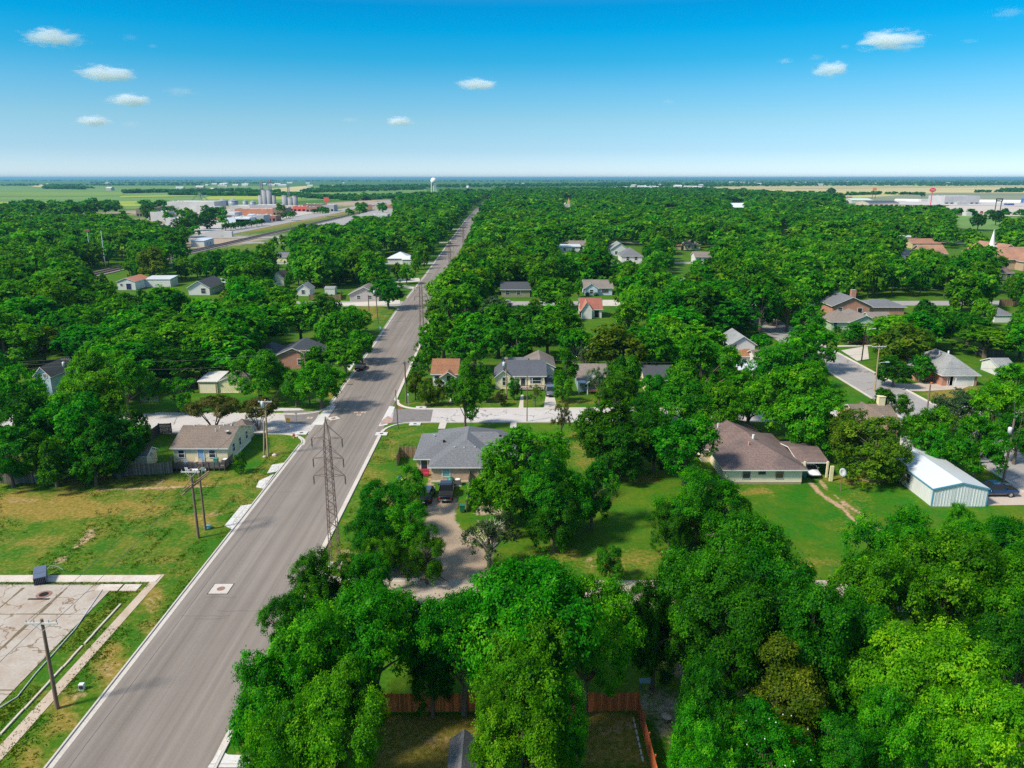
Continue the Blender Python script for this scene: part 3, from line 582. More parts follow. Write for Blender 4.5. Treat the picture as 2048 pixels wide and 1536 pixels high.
fence('dark board fence running back from the shed to the side street', [(276, 925), (305, 880), (320, 868), (343, 867), (345, 886)], 1.85, DECKM)
fence('old grey fence half buried in the trees at the left edge', [(-60, 967), (100, 966)], 1.6, FENCE)
# far-left houses
h, hw = hs('gabled_house', 'pale blue gable end with twin windows among the trees at far left', 'house', 76, 106, 790, 9, G_H); B = (-hw, hw, 0, 9); wing(h, *B, 4.2, 'gy', 1.7, .4, BLUES, SH_BROWN); opening(h, 'F', -.55, 3.6, .6, .7, B); opening(h, 'F', .55, 3.6, .6, .7, B)
h, hw = hs('garage', 'old tan and cream double garage on the lawn across the side street', 'garage', 400, 480, 786, 6, None); B = (-hw, hw, 0, 6); wing(h, -hw, -.4, 0, 6, 2.5, 'lean', .5, .25, TANS, M_metal_ribs('pale_tin', (.62, .60, .56), .5, True, .5, .5)); wing(h, -.36, hw, .3, 6, 2.4, 'gy', .9, .25, CREAMW, SH_BROWN)
opening(h, 'F', -hw/2-.4, .05, 3.3, 1.9, B, 'garage_door', TANS, CREAMW); opening(h, 'F', hw/2-.3, .05, 3.9, 2.1, (-hw, hw, .3, 6), 'garage_door', CREAMW, CREAM)
mb = MB(); mb.box(-1.2, 1.2, 0, 2, 0, 1.7); o = empty('lean_shed', 'tiny rust-roofed shed left of the tan garage', 'shed', (*P(380, 775), 0)); mb.build('wall', DECKM, o); mb = MB(); mb.thick([(-1.4, -.2, 1.7), (1.4, -.2, 1.7), (1.4, 2.2, 2.0), (-1.4, 2.2, 2.0)], [[0, 1, 2, 3]], .08); mb.build('roof', SH_RUST, o)
h, hw = hs('brick_house', 'charcoal hip-roofed brick house left of the street beneath the trees', 'house', 545, 632, 737, 11, G_H); B = (-hw, hw, 0, 11); wing(h, *B, 2.8, 'gy', 2.1, .5, BRICKR, SH_DARK); wing(h, -hw-5, -hw+.5, 3, 11, 2.7, 'hip', 1.8, .5, BRICKR, SH_DARK); opening(h, 'F', 1.5, .9, 1.2, 1.3, B)
fence('dark brown privacy fence at the far corner left of the street', [(618, 600), (682, 600), (684, 590)], 1.9, FENCEB)
h, hw = hs('garden_shed', 'small white shed with a pale roof beyond the brown fence', 'shed', 650, 670, 589, 4); wing(h, -hw, hw, 0, 4, 2.4, 'gx', .5, .15, WHITES, SH_LT)
h, hw = hs('bungalow', 'taupe-roofed bungalow beyond the second side street, left of the road', 'house', 700, 758, 603, 10, G_H); B = (-hw, hw, 0, 10); wing(h, *B, 2.8, 'gy', 2.4, .5, M_siding('grey_siding', (.42, .38, .36), .2), SH_TAUPE); opening(h, 'F', -2, .9, 1.2, 1.2, B); opening(h, 'F', 2, .9, 1.2, 1.2, B)
h, hw = hs('bungalow', 'small grey-roofed white house with one porch, left of the brown fence', 'house', 594, 620, 592, 7, G_H); B = (-hw, hw, 0, 7); wing(h, *B, 2.6, 'gy', 1.8, .3, WHITES, SH_LT); opening(h, 'F', 0, .8, 1.2, 1.4, B)
h, hw = hs('workshop', 'white workshop with an orange-rust metal roof and a dark blue doorway at left', 'workshop', 236, 272, 580, 12); B = (-hw, hw, 0, 12); wing(h, *B, 3.4, 'gy', 1.3, .3, MET_W, M_metal_ribs('rusty_tin_roof', (.50, .20, .13), .5, True, .6, .6)); opening(h, 'F', .9, .1, 1.9, 2.4, B, 'door', pane=M_flat('navy', (.01, .015, .09), .6)); opening(h, 'F', -1.9, 1.6, .8, .8, B)
wing(h, hw, hw+10, 8, 15, 3.2, 'lean', .6, .2, WHITES, MET_ROOF)
h, hw = hs('long_house', 'white house under a long charcoal gable roof at left', 'house', 378, 420, 590, 15, G_H); B = (-hw, hw, 0, 15); wing(h, *B, 3, 'gy', 2.3, .5, WHITES, SH_DARK); opening(h, 'F', 1.6, .6, 1.6, 1.9, B)
h, hw = hs('carport', 'white metal carport beside the charcoal-roofed house', 'carport', 418, 452, 580, 8); wing(h, -hw, hw, 0, 8, 2.9, 'gy', 1.0, .2, WHITES, MET_ROOF, wall=False)
for a in (-1, 1):
    for b in (.2, 4, 7.8): mb = MB(); mb.box(a*(hw-.2)-.08, a*(hw-.2)+.08, b-.08, b+.08, 0, 2.8); mb.build('post', WHITE, h)
h, hw = hs('farm_cottage', 'bright white-roofed house left of the road in the middle distance', 'house', 776, 820, 528, 12, G_H); wing(h, -hw, hw, 0, 12, 3, 'hip', 2.6, .4, WHITES, MET_ROOF); wing(h, hw-3.5, hw+3, -2, 5, 2.6, 'gx', 1.4, .3, WHITES, MET_ROOF)
h, hw = hs('bungalow', 'grey-roofed cream bungalow nearest the railway crossing', 'house', 553, 574, 524, 9, G_H); wing(h, -hw, hw, 0, 9, 2.8, 'gx', 1.8, .4, CREAM, SH_GREY)
h, hw = hs('bungalow', 'white gable showing between the crowns left of the grey-roofed bungalows', 'house', 546, 568, 570, 9, G_H); wing(h, -hw, hw, 0, 9, 3.0, 'gy', 2.4, .4, WHITES, M_shingle('pink_brown_shingles', (0.266, 0.148, 0.118)))
h, hw = hs('shed_block', 'long white block with a pale blue roof beside the railway', 'shed', 383, 409, 493, 16); B = (-hw, hw, 0, 16); wing(h, *B, 3.6, 'lean', .6, .3, WHITES, M_metal_ribs('pale_blue_tin', (.5, .58, .66), .5)); opening(h, 'R', 5, 1, 1, 1.4, B); opening(h, 'R', 10, 1, 1, 1.4, B)
# ---- right of the street
DUP = empty('duplex', 'grey hip-roofed brick duplex at the crossing corner, right of the near street', 'house', (*P(865, 963.6), 0), 0, G_H); bx, by = P(865, 963.6)
BLD.append((bx+7, by+10, 11, 10))
wing(DUP, -.1, 9.5, 0, 15.5, 2.6, 'hip', 2.2, .45, BRICK, SH_GREY)
wing(DUP, -2.6, 14.2, 3.2, 13.6, 2.6, 'hip', 2.1, .45, BRICK, SH_GREY)
B = (-.1, 9.5, 0, 17); opening(DUP, 'F', 2.0, .8, 1.0, 1.45, B, pane=M_flat('teal_blind', (.16, .33, .34), .3)); opening(DUP, 'F', 7.6, .8, 1.0, 1.45, B); opening(DUP, 'F', -1.5, .0, .9, 2.1, (-2.6, 16, 3.2, 14), 'door')
for x_, y_, z_ in ((1.2, 6.2, 3.9), (-.6, 9.5, 3.6), (3.0, 3.2, 3.95), (6.0, 3.2, 3.95), (4.4, 3.1, 3.9), (11.2, 6.2, 3.9), (9.6, 7.4, 4.3)):
    mb = MB(); mb.box(x_-.14, x_+.14, y_-.14, y_+.14, z_-.2, z_+.22); mb.build('vent', DARK if rnd.random() < .6 else GREYMET, DUP)
mb = MB(); mb.box(-.3, 9.7, -.16, 0, 0, .16); mb.build('foundation', KERB, DUP)
ac(bx+3.7, by-1.1, 'dark square air conditioner on a pad by the brick duplex wall')
mb = MB(); mb.lathe([(.02, 0), (.5, .05), (.62, .5), (.4, .9), (.05, 1.05)], 9); o = tag(mb.build('covered_grill', GREENPL, None, (bx+2.7, by-.7, 0)), 'green covered lump beside the duplex air conditioner', 'grill')
x, y = bx-1.1, by+2.2; o = empty('cushioned_bench', 'red cushioned seat in the duplex corner porch', 'seat', (x, y, 0)); RED = M_flat('red_cloth', (.42, .02, .06), .8); mb = MB(); mb.box(-.9, .3, -.3, .3, .1, .5); mb.build('seat', RED, o); mb = MB(); mb.box(-.9, .3, .2, .4, .5, .95); mb.build('backrest', RED, o)
for (dx, dy, cc, lb) in ((-4.8, .8, (.03, .3, .45), 'turquoise tub lying in the duplex side yard'), (-4.2, .4, (.45, .5, .08), 'yellow-green tub in the duplex side yard')):
    mb = MB(); mb.lathe([(.02, 0), (.32, .02), (.4, .35), (.33, .33), (.25, .08), (.02, .06)], 10); tag(mb.build('tub', M_flat('tub', cc), None, (bx+dx, by+dy, 0)), lb, 'tub')
fence('tan board fence round the duplex side yard', [(795, 932), (800, 915), (833, 915)], 1.8, FENCEB); fence('long dark board fence right of the parked black pickup', [(935, 1025), (940, 962)], 1.8, FENCE)
def bin_(u, v, lab, rz=0):
    o = empty('wheelie_bin', lab, 'bin', (*P(u, v), 0), rz, 'green wheelie bins'); mb = MB(); mb.add([(a*s, b*s*1.1, z) for z, s in ((.12, .26), (1.0, .34)) for b in (-1, 1) for a in (-1, 1)], [(0, 2, 3, 1), (4, 5, 7, 6), (0, 1, 5, 4), (2, 6, 7, 3), (0, 4, 6, 2), (1, 3, 7, 5)]); mb.build('body', GREENPL, o)
    mb = MB(); mb.box(-.37, .37, -.42, .4, 1.0, 1.08); mb.build('lid', GREENPL, o)
    for a in (-1, 1): mb = MB(); M = Matrix.Translation((a*.3, .3, .12)) @ Matrix.Rotation(math.pi/2, 4, 'Y'); mb.add([M @ Vector((.12*math.cos(k*.785), .12*math.sin(k*.785), z)) for z in (-.04, .04) for k in range(8)], [tuple(range(8)), tuple(range(8, 16))]+[(k, (k+1) % 8, 8+(k+1) % 8, 8+k) for k in range(8)]); mb.build('wheel', DARK, o)
bin_(925, 1024, 'green wheelie bin by the fence behind the black pickup'); bin_(1607, 957, 'dark green wheelie bin between the brown-roofed house and its carport')
# rust-roofed house
h, hw = hs('bungalow', 'rust-brown roofed bungalow with a white porch behind the row of small trees', 'house', 866, 914, 772, 8.5, G_H); B = (-hw, hw, 0, 8.5); wing(h, *B, 2.9, 'gx', 2.0, .45, WHITES, SH_RUST); wing(h, hw-3.2, hw-.2, -1.4, .4, 2.5, 'gy', 1.0, .3, WHITES, SH_RUST, wall=False); opening(h, 'F', -1.5, .9, 1.1, 1.3, B); opening(h, 'F', hw-1.6, .1, 1, 2.1, B, 'door')
for a in (hw-3.0, hw-.4): mb = MB(); mb.box(a-.09, a+.09, -1.35, -1.17, 0, 2.5); mb.build('porch_post', WHITE, h)
# slate-roofed cream house
h, hw = hs('bungalow', 'cream house with slate-blue roof and red porch rail facing the side street', 'house', 991, 1090, 778, 9, G_H); B = (-hw, hw, 0, 9); wing(h, -2.6, hw, 1.0, 9.6, 2.8, 'gx', 2.1, .4, CREAM, SH_SLATE); wing(h, -hw, -1.9, 0, 8, 2.8, 'gy', 1.3, .4, CREAM, SH_SLATE)
opening(h, 'F', -hw+1.9, .8, .9, 1.7, B); opening(h, 'F', -hw+3.5, .8, .7, 1.7, B); opening(h, 'F', 3.2, .9, 2.2, 1.3, (-hw, hw, 1.0, 9), frame=WHITE); opening(h, 'F', .6, .1, .9, 2.0, (-hw, hw, 1.0, 9), 'door')
mb = MB(); mb.box(-1.7, hw-.2, -1.3, .9, .25, .35); mb.build('porch_floor', KERB, h)
mb = MB()
for z in (.55, 1.0): mb.box(-.8, hw-.2, -1.3, -1.22, z, z+.12)
i = -.8
while i < hw-.2: mb.box(i, i+.07, -1.29, -1.24, .3, 1.05); i += .22
mb.build('porch_rail', SH_RED, h)
for a in (-.7, 2.4, hw-.4): mb = MB(); mb.box(a-.07, a+.07, -1.3, -1.16, .3, 2.6); mb.build('porch_post', WHITE, h)
h, hw = hs('garage', 'grey-roofed white garage at the end of the drive behind the slate-roofed house', 'garage', 1052, 1108, 758, 9); B = (-hw, hw, 0, 9); wing(h, *B, 2.9, 'gy', 1.5, .35, WHITES, SH_TAUPE); opening(h, 'F', hw-2.2, .05, 2.6, 2.2, B, 'garage_door', WHITE, WHITES); wing(h, -hw-5, -hw+.2, 1, 8, 2.6, 'gx', 1.2, .3, WHITES, SH_GREY)
# blue-grey cottage with white gable porch
h, hw = hs('cottage', 'blue-grey cottage with an open white gabled porch facing the side street', 'house', 1156, 1212, 783, 8, G_H); B = (-hw, hw, 0, 8); wing(h, *B, 2.7, 'gx', 2.2, .4, M_siding('blue_grey_siding', (.24, .33, .38), .2), SH_TAUPE)
wing(h, hw-4.1, hw+.1, -2.4, .5, 2.6, 'gy', 1.8, .3, WHITES, SH_LT, wall=False)
for a in (hw-4.0, hw): mb = MB(); mb.box(a-.1, a+.1, -2.3, -2.1, 0, 2.6); mb.build('porch_post', WHITE, h)
mb = MB(); mb.box(-hw, -hw+3.2, -2.0, 0, 2.3, 2.42); mb.build('porch_roof', BLUES, h); mb = MB(); mb.box(-hw-.08, -hw+.08, -2.0, -1.85, 0, 2.3); mb.build('porch_post', WHITE, h)
mb = MB(); mb.box(hw-3.8, hw-.2, -2.25, -2.1, .6, 1.1); mb.build('porch_rail', SH_RED, h); opening(h, 'F', -hw+2.2, 1.0, 1.6, 1.1, B)
h, hw = hs('cottage', 'cream cottage under a dark roof half hidden by the tall bright tree', 'house', 1290, 1345, 783, 8, G_H); B = (-hw, hw, 0, 8); wing(h, *B, 2.7, 'gx', 1.9, .4, CREAM, SH_DARK); opening(h, 'F', .8, 1, 1.7, 1.2, B)
# middle-distance houses on the right
h, hw = hs('bungalow', 'white house with a red gabled roof and paved yard, in the middle of the trees', 'house', 1162, 1203, 636, 9, G_H); B = (-hw, hw, 0, 9); wing(h, *B, 3, 'gx', 2.6, .4, WHITES, SH_RED); wing(h, -hw, 0, -1.5, 6, 3.0, 'gy', 2.4, .4, WHITES, M_shingle('orange_shingles', (0.370, 0.148, 0.089))); opening(h, 'F', hw-1.5, .2, 1.4, 2.1, B, 'door', pane=DARK)
h, hw = hs('bungalow', 'pale blue house with a taupe roof and picture window, behind the red-roofed one', 'house', 1169, 1224, 590, 10, G_H); B = (-hw, hw, 0, 10); wing(h, *B, 2.9, 'gx', 2.2, .5, BLUES, SH_TAUPE); wing(h, -hw, -.5, -1.5, 5, 2.9, 'gy', 1.7, .4, BLUES, SH_TAUPE); opening(h, 'F', hw-2.6, .8, 2.6, 1.4, B); opening(h, 'F', -hw+2.4, .8, 1.2, 1.4, (-hw, hw, -1.5, 5))
for a, b in ((-hw+.8, -2.2), (-hw+3.9, -2.2)): mb = MB(); mb.lathe([(.02, 0), (.7, .2), (.8, .8), (.4, 1.3), (.02, 1.4)], 8); tag(mb.build('shrub', M_plain('shrub_leaf', (.02, .06, .02), .9, .4, 5), None, tuple(h.location+Vector((a, b, 0)))), 'round dark shrub before the pale blue house, %s' % ('left of its window' if a < -hw+2 else 'right of its window'), 'shrub')
h, hw = hs('bungalow', 'olive porch house in deep shade beyond the crossing trees', 'house', 1003, 1060, 594, 9, G_H); B = (-hw, hw, 0, 9); wing(h, *B, 3, 'gx', 2, .5, M_siding('olive_siding', (.24, .24, .15), .2), SH_DARK); opening(h, 'F', -3, .8, 1.6, 1.6, B); opening(h, 'F', 1, .8, 1.4, 1.6, B)
for (lab, a, b, v, dep, hh, ro, ri, wm, rm) in (
    ('brown-gabled house nearest the road among the far right-hand trees', 999, 1022, 497, 10, 4.5, 'gx', 2.5, CREAM, SH_RUST),
    ('long white flat-roofed house among the far trees right of the road', 1116, 1160, 505, 9, 3.5, 'lean', .6, WHITES, MET_ROOF),
    ('pale house with a tan roof behind the long flat-roofed one', 1140, 1172, 502, 14, 3.6, 'gx', 2, CREAM, SH_TAUPE),
    ('pale grey steep-roofed house left of the broad grey hip roof', 1222, 1256, 512, 14, 4.0, 'gy', 3.2, WHITES, SH_LT),
    ('broad grey hip-roofed house deep in the trees right of centre', 1243, 1284, 524, 14, 3.4, 'hip', 3.4, WHITES, SH_GREY),
    ('low brown-roofed house at the lawn before the white house', 1346, 1362, 500, 9, 3.2, 'gx', 2, TANS, SH_RUST),
    ('small white house with tall window at the clearing right of centre', 1390, 1420, 527, 9, 3.6, 'gx', 2, WHITES, SH_TAUPE),
    ('pale stucco house just visible behind the tan hip roof', 1368, 1400, 500, 10, 3.4, 'hip', 2.4, CREAM, SH_TAUPE),
    ('pale grey-green roof peeping through the crowns before the church', 1792, 1822, 522, 12, 3.4, 'gx', 2.4, WHITES, SH_LT),
    ('small brown-gabled house below the church, right edge', 1992, 2026, 560, 10, 3.4, 'hip', 2.6, TANS, SH_BIG),
    ('pale blue-roofed trailer home among the trees left of the church', 1808, 1830, 484, 8, 3.4, 'lean', .5, WHITES, MET_ROOF),
    ('long low orange-roofed building left of the church', 1824, 1879, 497, 14, 3.4, 'gx', 2.2, TANS, M_shingle('orange_tiles', (0.311, 0.148, 0.089))),
    ('bright white gabled house on the distant right-hand woods edge', 1464, 1489, 424, 16, 6, 'gx', 5, WHITES, MET_ROOF)):
    h, hw = hs('distant_house', lab, 'house', a, b, v, dep, G_H); B = (-hw, hw, 0, dep); wing(h, *B, hh, ro, ri, .5, wm, rm)
    if hw > 3: opening(h, 'F', -hw*.4, 1, 1.4, 1.6, B); opening(h, 'F', hw*.4, 1, 1.4, 1.6, B)
# red brick house and its long wing
h, hw = hs('brick_house', 'large red brick house with grey roof, brick chimney and long low wing at right', 'house', 1664, 1738, 630, 14, G_H); B = (-hw, hw, 0, 14); wing(h, *B, 3.2, 'gy', 2.6, .6, BRICKR, SH_GREY); wing(h, hw-1.5, hw+11.5, 1, 9.5, 2.7, 'hip', 1.6, .6, BRICKR, SH_GREY)
chimney(h, 4.1, 9, 3.4, 6.6, 1.5, BRICKR); opening(h, 'F', 2.8, .2, 1.4, 2, B, 'door', pane=DARK); opening(h, 'F', -3.5, 1.0, 1.4, 1.4, B)
h, hw = hs('bungalow', 'sage green house with a taupe hipped roof before the red brick house', 'house', 1664, 1768, 662, 11, G_H); B = (-hw, hw, 0, 11); wing(h, -hw, 0, 1, 10, 2.8, 'hip', 2.2, .5, GREENS, SH_TAUPE); wing(h, -2.5, hw-1.5, 0, 11, 2.8, 'gy', 1.8, .5, GREENS, SH_TAUPE); wing(h, hw-2, hw+4, 4, 11, 2.6, 'gx', 1.6, .4, GREENS, SH_TAUPE)
opening(h, 'F', 1.2, .9, 1.8, 1.3, B); opening(h, 'F', -hw+1.2, 1.0, 1, 1.3, (-hw, hw, 1, 11))
h, hw = hs('bungalow', 'small brown brick house showing between round tree and streetlight pole', 'house', 1728, 1775, 688, 8, G_H); B = (-hw, hw, 0, 8); wing(h, *B, 2.7, 'gx', 1.7, .5, BRICKR, SH_BROWN); opening(h, 'F', -hw+1.4, .9, 1.1, 1.3, B)
# white two-storey
h, hw = hs('two_storey_house', 'white two-storey house with a small red-roofed bay in the right-hand trees', 'house', 1463, 1512, 735, 11, G_H); B = (-hw, hw, 0, 11); wing(h, -hw, hw, 2, 11, 5.2, 'gy', 1.8, .4, WHITES, SH_LT); wing(h, -hw+1.0, hw, -1.2, 2.2, 3.2, 'hip', 1.1, .35, WHITES, SH_RUST)
opening(h, 'F', -hw+1.0, 3.7, .8, 1.1, (-hw, hw, 2, 11)); opening(h, 'F', -hw+2.4, .9, .9, 1.4, (-hw, hw, -1.2, 2)); opening(h, 'L', 5, 3.6, .8, 1.1, (-hw, hw, 2, 11))
h, hw = hs('bungalow', 'grey-roofed house behind the white two-storey, by the round dark tree', 'house', 1515, 1580, 752, 10, G_H); wing(h, -hw, hw, 0, 10, 2.8, 'gx', 2, .4, WHITES, SH_BROWN)
h, hw = hs('carport', 'low white awning in front of the grey-roofed house', 'carport', 1476, 1532, 762, 5); wing(h, -hw, hw, 0, 5, 2.5, 'lean', .5, .1, WHITES, MET_ROOF, wall=False)
for a in (-hw+.2, 0, hw-.2): mb = MB(); mb.box(a-.06, a+.06, .1, .22, 0, 2.5); mb.build('post', WHITE, h)
# grey hip house at right
h, hw = hs('brick_house', 'red brick house with wide grey hip roof and white garage door, right side street', 'house', 1878, 1952, 772, 14, G_H); B = (-hw, hw, 0, 14); wing(h, -hw+.5, hw, 0, 14, 2.8, 'hip', 2.9, .5, BRICKR, SH_LT); wing(h, -hw-3, -hw+4, 4, 12, 2.7, 'hip', 1.8, .4, BRICKR, SH_LT)
opening(h, 'F', hw-3.2, .05, 5, 2.2, B, 'garage_door', WHITE, WHITES); opening(h, 'F', -hw+2.2, .1, 1, 2.1, B, 'door', pane=DARK); vent(h, -1, 6.5, 5.4, .7, .14, GREYMET); vent(h, 1.8, 8, 5.3, .4, .2, WHITE)
mb = MB(); mb.box(-2, 2, 0, 2.2, 2.7, 3.4); o = mb.build('dormer', WHITES, h, (-hw+.5, 9, 0)); mb = MB(); mb.box(-2.6, -2.45, -3.3, -3.2, 0, 2.6); mb.build('porch_post', WHITE, h)
h, hw = hs('garden_shed', 'low grey-roofed shed at the right edge beyond the hip-roofed brick house', 'shed', 1994, 2026, 752, 6); wing(h, -hw, hw, 0, 6, 2.2, 'gx', 1.2, .3, WHITES, SH_LT)
h, hw = hs('garden_shed', 'small white-walled shed far right among crowns, below the orange fence', 'shed', 1988, 2022, 645, 6); wing(h, -hw, hw, 0, 6, 2.5, 'hip', 1.5, .3, WHITES, SH_GREY)
fence('orange-brown board fence far right beyond the trees', [(1998, 612), (2090, 612)], 2.2, FENCEB); fence('dark privacy fence behind the wide grey hip roof', [(1950, 712), (2010, 716)], 2, FENCE)
# big brown hip house
BH = empty('brown_roofed_house', 'large cream house with a weathered brown hip roof on the back lawn at right', 'house', (*P(1463, 968), 0), 0, G_H); bx2, by2 = P(1463, 968); BLD.append((bx2+2, by2+13, 11, 14))
wing(BH, -.9, 9.9, 0, 14.5, 2.6, 'hip', 2.1, .6, CREAMW, SH_BIG); wing(BH, -2.2, 8.2, 8.5, 20.5, 2.6, 'hip', 2.3, .6, CREAMW, SH_BIG); B = (-.9, 9.9, 0, 14)
opening(BH, 'F', 2.0, .9, 1.0, 1.6, B, frame=GREYMET); opening(BH, 'F', 4.2, 1.5, .95, 1.0, B, frame=GREYMET); opening(BH, 'F', 8.3-1.6, .9, 1.0, 1.6, B, frame=GREYMET, pane=M_flat('brown_shade', (.22, .10, .05), .3)); opening(BH, 'L', 16, 1, 1, 1.4, (-2.2, 6, 10, 25)); opening(BH, 'L', 11.5, 1, 1, 1.4, (-2.2, 6, 10, 25))
vent(BH, 3.4, 4.4, 4.4, .4, .1, M_flat('pink', (.6, .3, .25))); vent(BH, 4.6, 6.2, 4.9, .35, .2); vent(BH, 1.2, 13, 4.3, .5, .1)
mb = MB(); mb.box(-.8, 9.8, -.08, 0, 0, .35); mb.build('foundation', M_conc('mossy_base', (.3, .26, .17)), BH)
h, hw = hs('carport', 'brown-roofed open carport attached beside the brown hip-roofed house', 'carport', 1606, 1656, 956, 10); wing(h, -hw-.5, hw-.2, .6, 9, 2.35, 'gx', .75, .3, CREAMW, SH_BIG, wall=False)
for a in (-hw, hw-.3): mb = MB(); mb.box(a, a+.25, .1, .35, 0, 2.45); mb.build('post', CREAM, h)
mb = MB(); mb.box(-hw, hw, 10, 10.2, 0, 2.4); mb.build('back_wall', DARK, h)
# roof by the cross street
h, hw = hs('bungalow', 'brown-roofed house with a tan chimney in front of the side street junction', 'house', 1722, 1800, 880, 9, G_H); wing(h, -hw, hw, 1, 10, 2.7, 'gx', 1.9, .4, BRICK, SH_BROWN); wing(h, -hw+.5, 1, -1, 6, 2.7, 'gy', 2.1, .4, BRICK, SH_BROWN); chimney(h, 2.0, 5.5, 3.5, 5.9, 1.1, CREAM)
mb = MB(); mb.box(-1.6, 1.6, 0, 2.4, 0, 3.4); o = empty('storage_box', 'grey-white upright storage box behind the blue-trimmed metal building', 'storage box', (*P(1832, 926), 0)); mb.build('body', MET_W, o); mb = MB(); mb.box(-1.66, 1.66, -.06, 2.46, 3.4, 3.5); mb.build('lid', GREYMET, o)
# white metal building with blue trim
a = P(1862, 1013); b = P(1973, 1014); c = P(1800, 968)
MBD = empty('metal_building', 'white ribbed metal building with pale blue trim on the lawn at far right', 'building', (a[0], a[1], 0)); BW = b[0]-a[0]; ang = 0
BD = 13.5; BLD.append((a[0]+BW/2, a[1]+BD/2, BW/2+1, BD/2+1)); wing(MBD, 0, BW, 0, BD, 2.6, 'gy', .85, .12, MET_W, MET_ROOF, BLUETRIM, t=.1)
mb = MB()
for x_ in (-.03, BW-.12):
    for y_ in (-.03, BD-.12): mb = MB(); mb.box(x_, x_+.15, y_, y_+.15, 0, 2.53); mb.build('corner_trim', BLUETRIM, MBD)
mb = MB()
mb.add([(0-.1, -.2, 2.42), (BW/2, -.2, 3.27), (BW+.1, -.2, 2.42), (BW+.1, -.2, 2.62), (BW/2, -.2, 3.48), (-.1, -.2, 2.62), (0-.1, -.13, 2.42), (BW/2, -.13, 3.27), (BW+.1, -.13, 2.42), (BW+.1, -.13, 2.62), (BW/2, -.13, 3.48), (-.1, -.13, 2.62)], [(0, 1, 4, 5), (1, 2, 3, 4), (6, 11, 10, 7), (7, 10, 9, 8), (0, 6, 7, 1), (1, 7, 8, 2), (5, 4, 10, 11), (4, 3, 9, 10)])
mb.build('gable_trim', BLUETRIM, MBD); mb = MB(); mb.box(-.16, -.03, 0, BD, 2.38, 2.56); mb.build('eave_trim', BLUETRIM, MBD)
mb = MB(); k = 0.3
while k < BW-.2: mb.box(k, k+.09, -.035, 0, .05, 2.4+min(k, BW-k)*.2); k += .42
mb.build('ribs', MET_W, MBD); opening(MBD, 'L', 6.2, .8, .9, 1.3, (0, BW, 0, BD), frame=GREYMET)
# near roofs and red fence
h, hw = hs('garden_shed', 'low brown roof in deep shade under the near right-hand trees', 'shed', 1452, 1500, 1395, 5); h.rotation_euler.z = .42; wing(h, -hw, hw, 0, 8, 2.4, 'gy', .6, .3, TANS, M_shingle('brown_felt', (0.207, 0.118, 0.081)))
h, hw = hs('garden_shed', 'grey shingled shed roof at the very bottom of the view', 'shed', 893, 945, 1660, 6.0); wing(h, -hw, hw, 0, 6.0, 2.1, 'gy', .7, .2, TANS, SH_GREY)
fence('red-stained privacy fence across the near back yard, turning towards the camera', [(600, 1425), (1274, 1422), (1318, 1600)], 1.75, FENCER)
mb = MB()
for k in range(7): mb.box(-.07, .07, k*.7, k*.7+.45, 0, .1)
x, y = P(1268, 1427); tag(mb.build('edging_stones', KERB, None, (x-.15, y-5.2, 0)), 'row of pale edging stones along the red fence', 'edging')
mb = MB(); mb.lathe([(.02, .4), (.42, .42), (.45, .5), (.02, .52)], 14); mb.tube([(0, 0, 0), (0, 0, .42)], .07, 6); tag(mb.build('stump_table', M_plain('pale_wood', (.45, .36, .27)), None, (*P(1333, 1442), 0)), 'round pale stump-like table right of the red fence', 'table')
mb = MB(); mb.box(-.6, .6, -.35, .35, .65, .72); 
for a, b in ((-1, -1), (1, -1), (-1, 1), (1, 1)): mb.box(a*.5-.03, a*.5+.03, b*.28-.03, b*.28+.03, 0, .65)
tag(mb.build('garden_table', M_flat('teal_paint', (.05, .16, .16)), None, (*P(1292, 1376), 0)), 'dark teal table in shade behind the red fence corner', 'table')
# farm gate and low hedge line on the left lawn
g = empty('farm_gate', 'pale metal farm gate at the edge of the lawn across the side street', 'gate', (*P(282, 806), 0)); mb = MB()
for z in (.25, .5, .75, 1.0, 1.25): mb.bar((0, 0, z), (3.4, 0, z), .03)
for x_ in (0, 1.7, 3.4): mb.bar((x_, 0, .2), (x_, 0, 1.3), .035)
mb.build('bars', GREYMET, g)
for x_ in (-.15, 3.6): mb = MB(); mb.tube([(x_, 0, 0), (x_, 0, 1.5)], .08, 6); mb.build('post', FENCE, g)
# ------------------------------------------------------------------ vehicles
def pipe_wheel(par, x, y, r, w_, hub):
    M = Matrix.Translation((x, y, r)) @ Matrix.Rotation(math.pi/2, 4, 'Y')
    o = MB(); pr = [(r*.62, -w_/2), (r*.95, -w_/2), (r, -w_*.3), (r, w_*.3), (r*.95, w_/2), (r*.62, w_/2)]; n = 16
    o.add([M @ Vector((a*math.cos(6.283*k/n), a*math.sin(6.283*k/n), z)) for a, z in pr for k in range(n)], [(i*n+k, i*n+(k+1) % n, (i+1)*n+(k+1) % n, (i+1)*n+k) for i in range(len(pr)-1) for k in range(n)], 0, True)
    wo = o.build('tyre', TYRE, par); o = MB()
    for s in (-1, 1): o.add([M @ Vector((r*.62*math.cos(6.283*k/n), r*.62*math.sin(6.283*k/n), s*w_*.4)) for k in range(n)], [tuple(range(n))])
    o.build('rim', hub, wo)
TYRE = M_flat('tyre_rubber', (.015, .015, .015), .8); RIM = M_flat('alloy', (.5, .5, .52), .3, .8); CGL = M_flat('car_glass', (.015, .02, .025), .08); TAIL = M_flat('tail_lamp', (.4, .01, .01), .3); HEAD = M_flat('head_lamp', (.7, .7, .7), .2); CHR = M_flat('chrome', (.6, .6, .6), .25, .9)
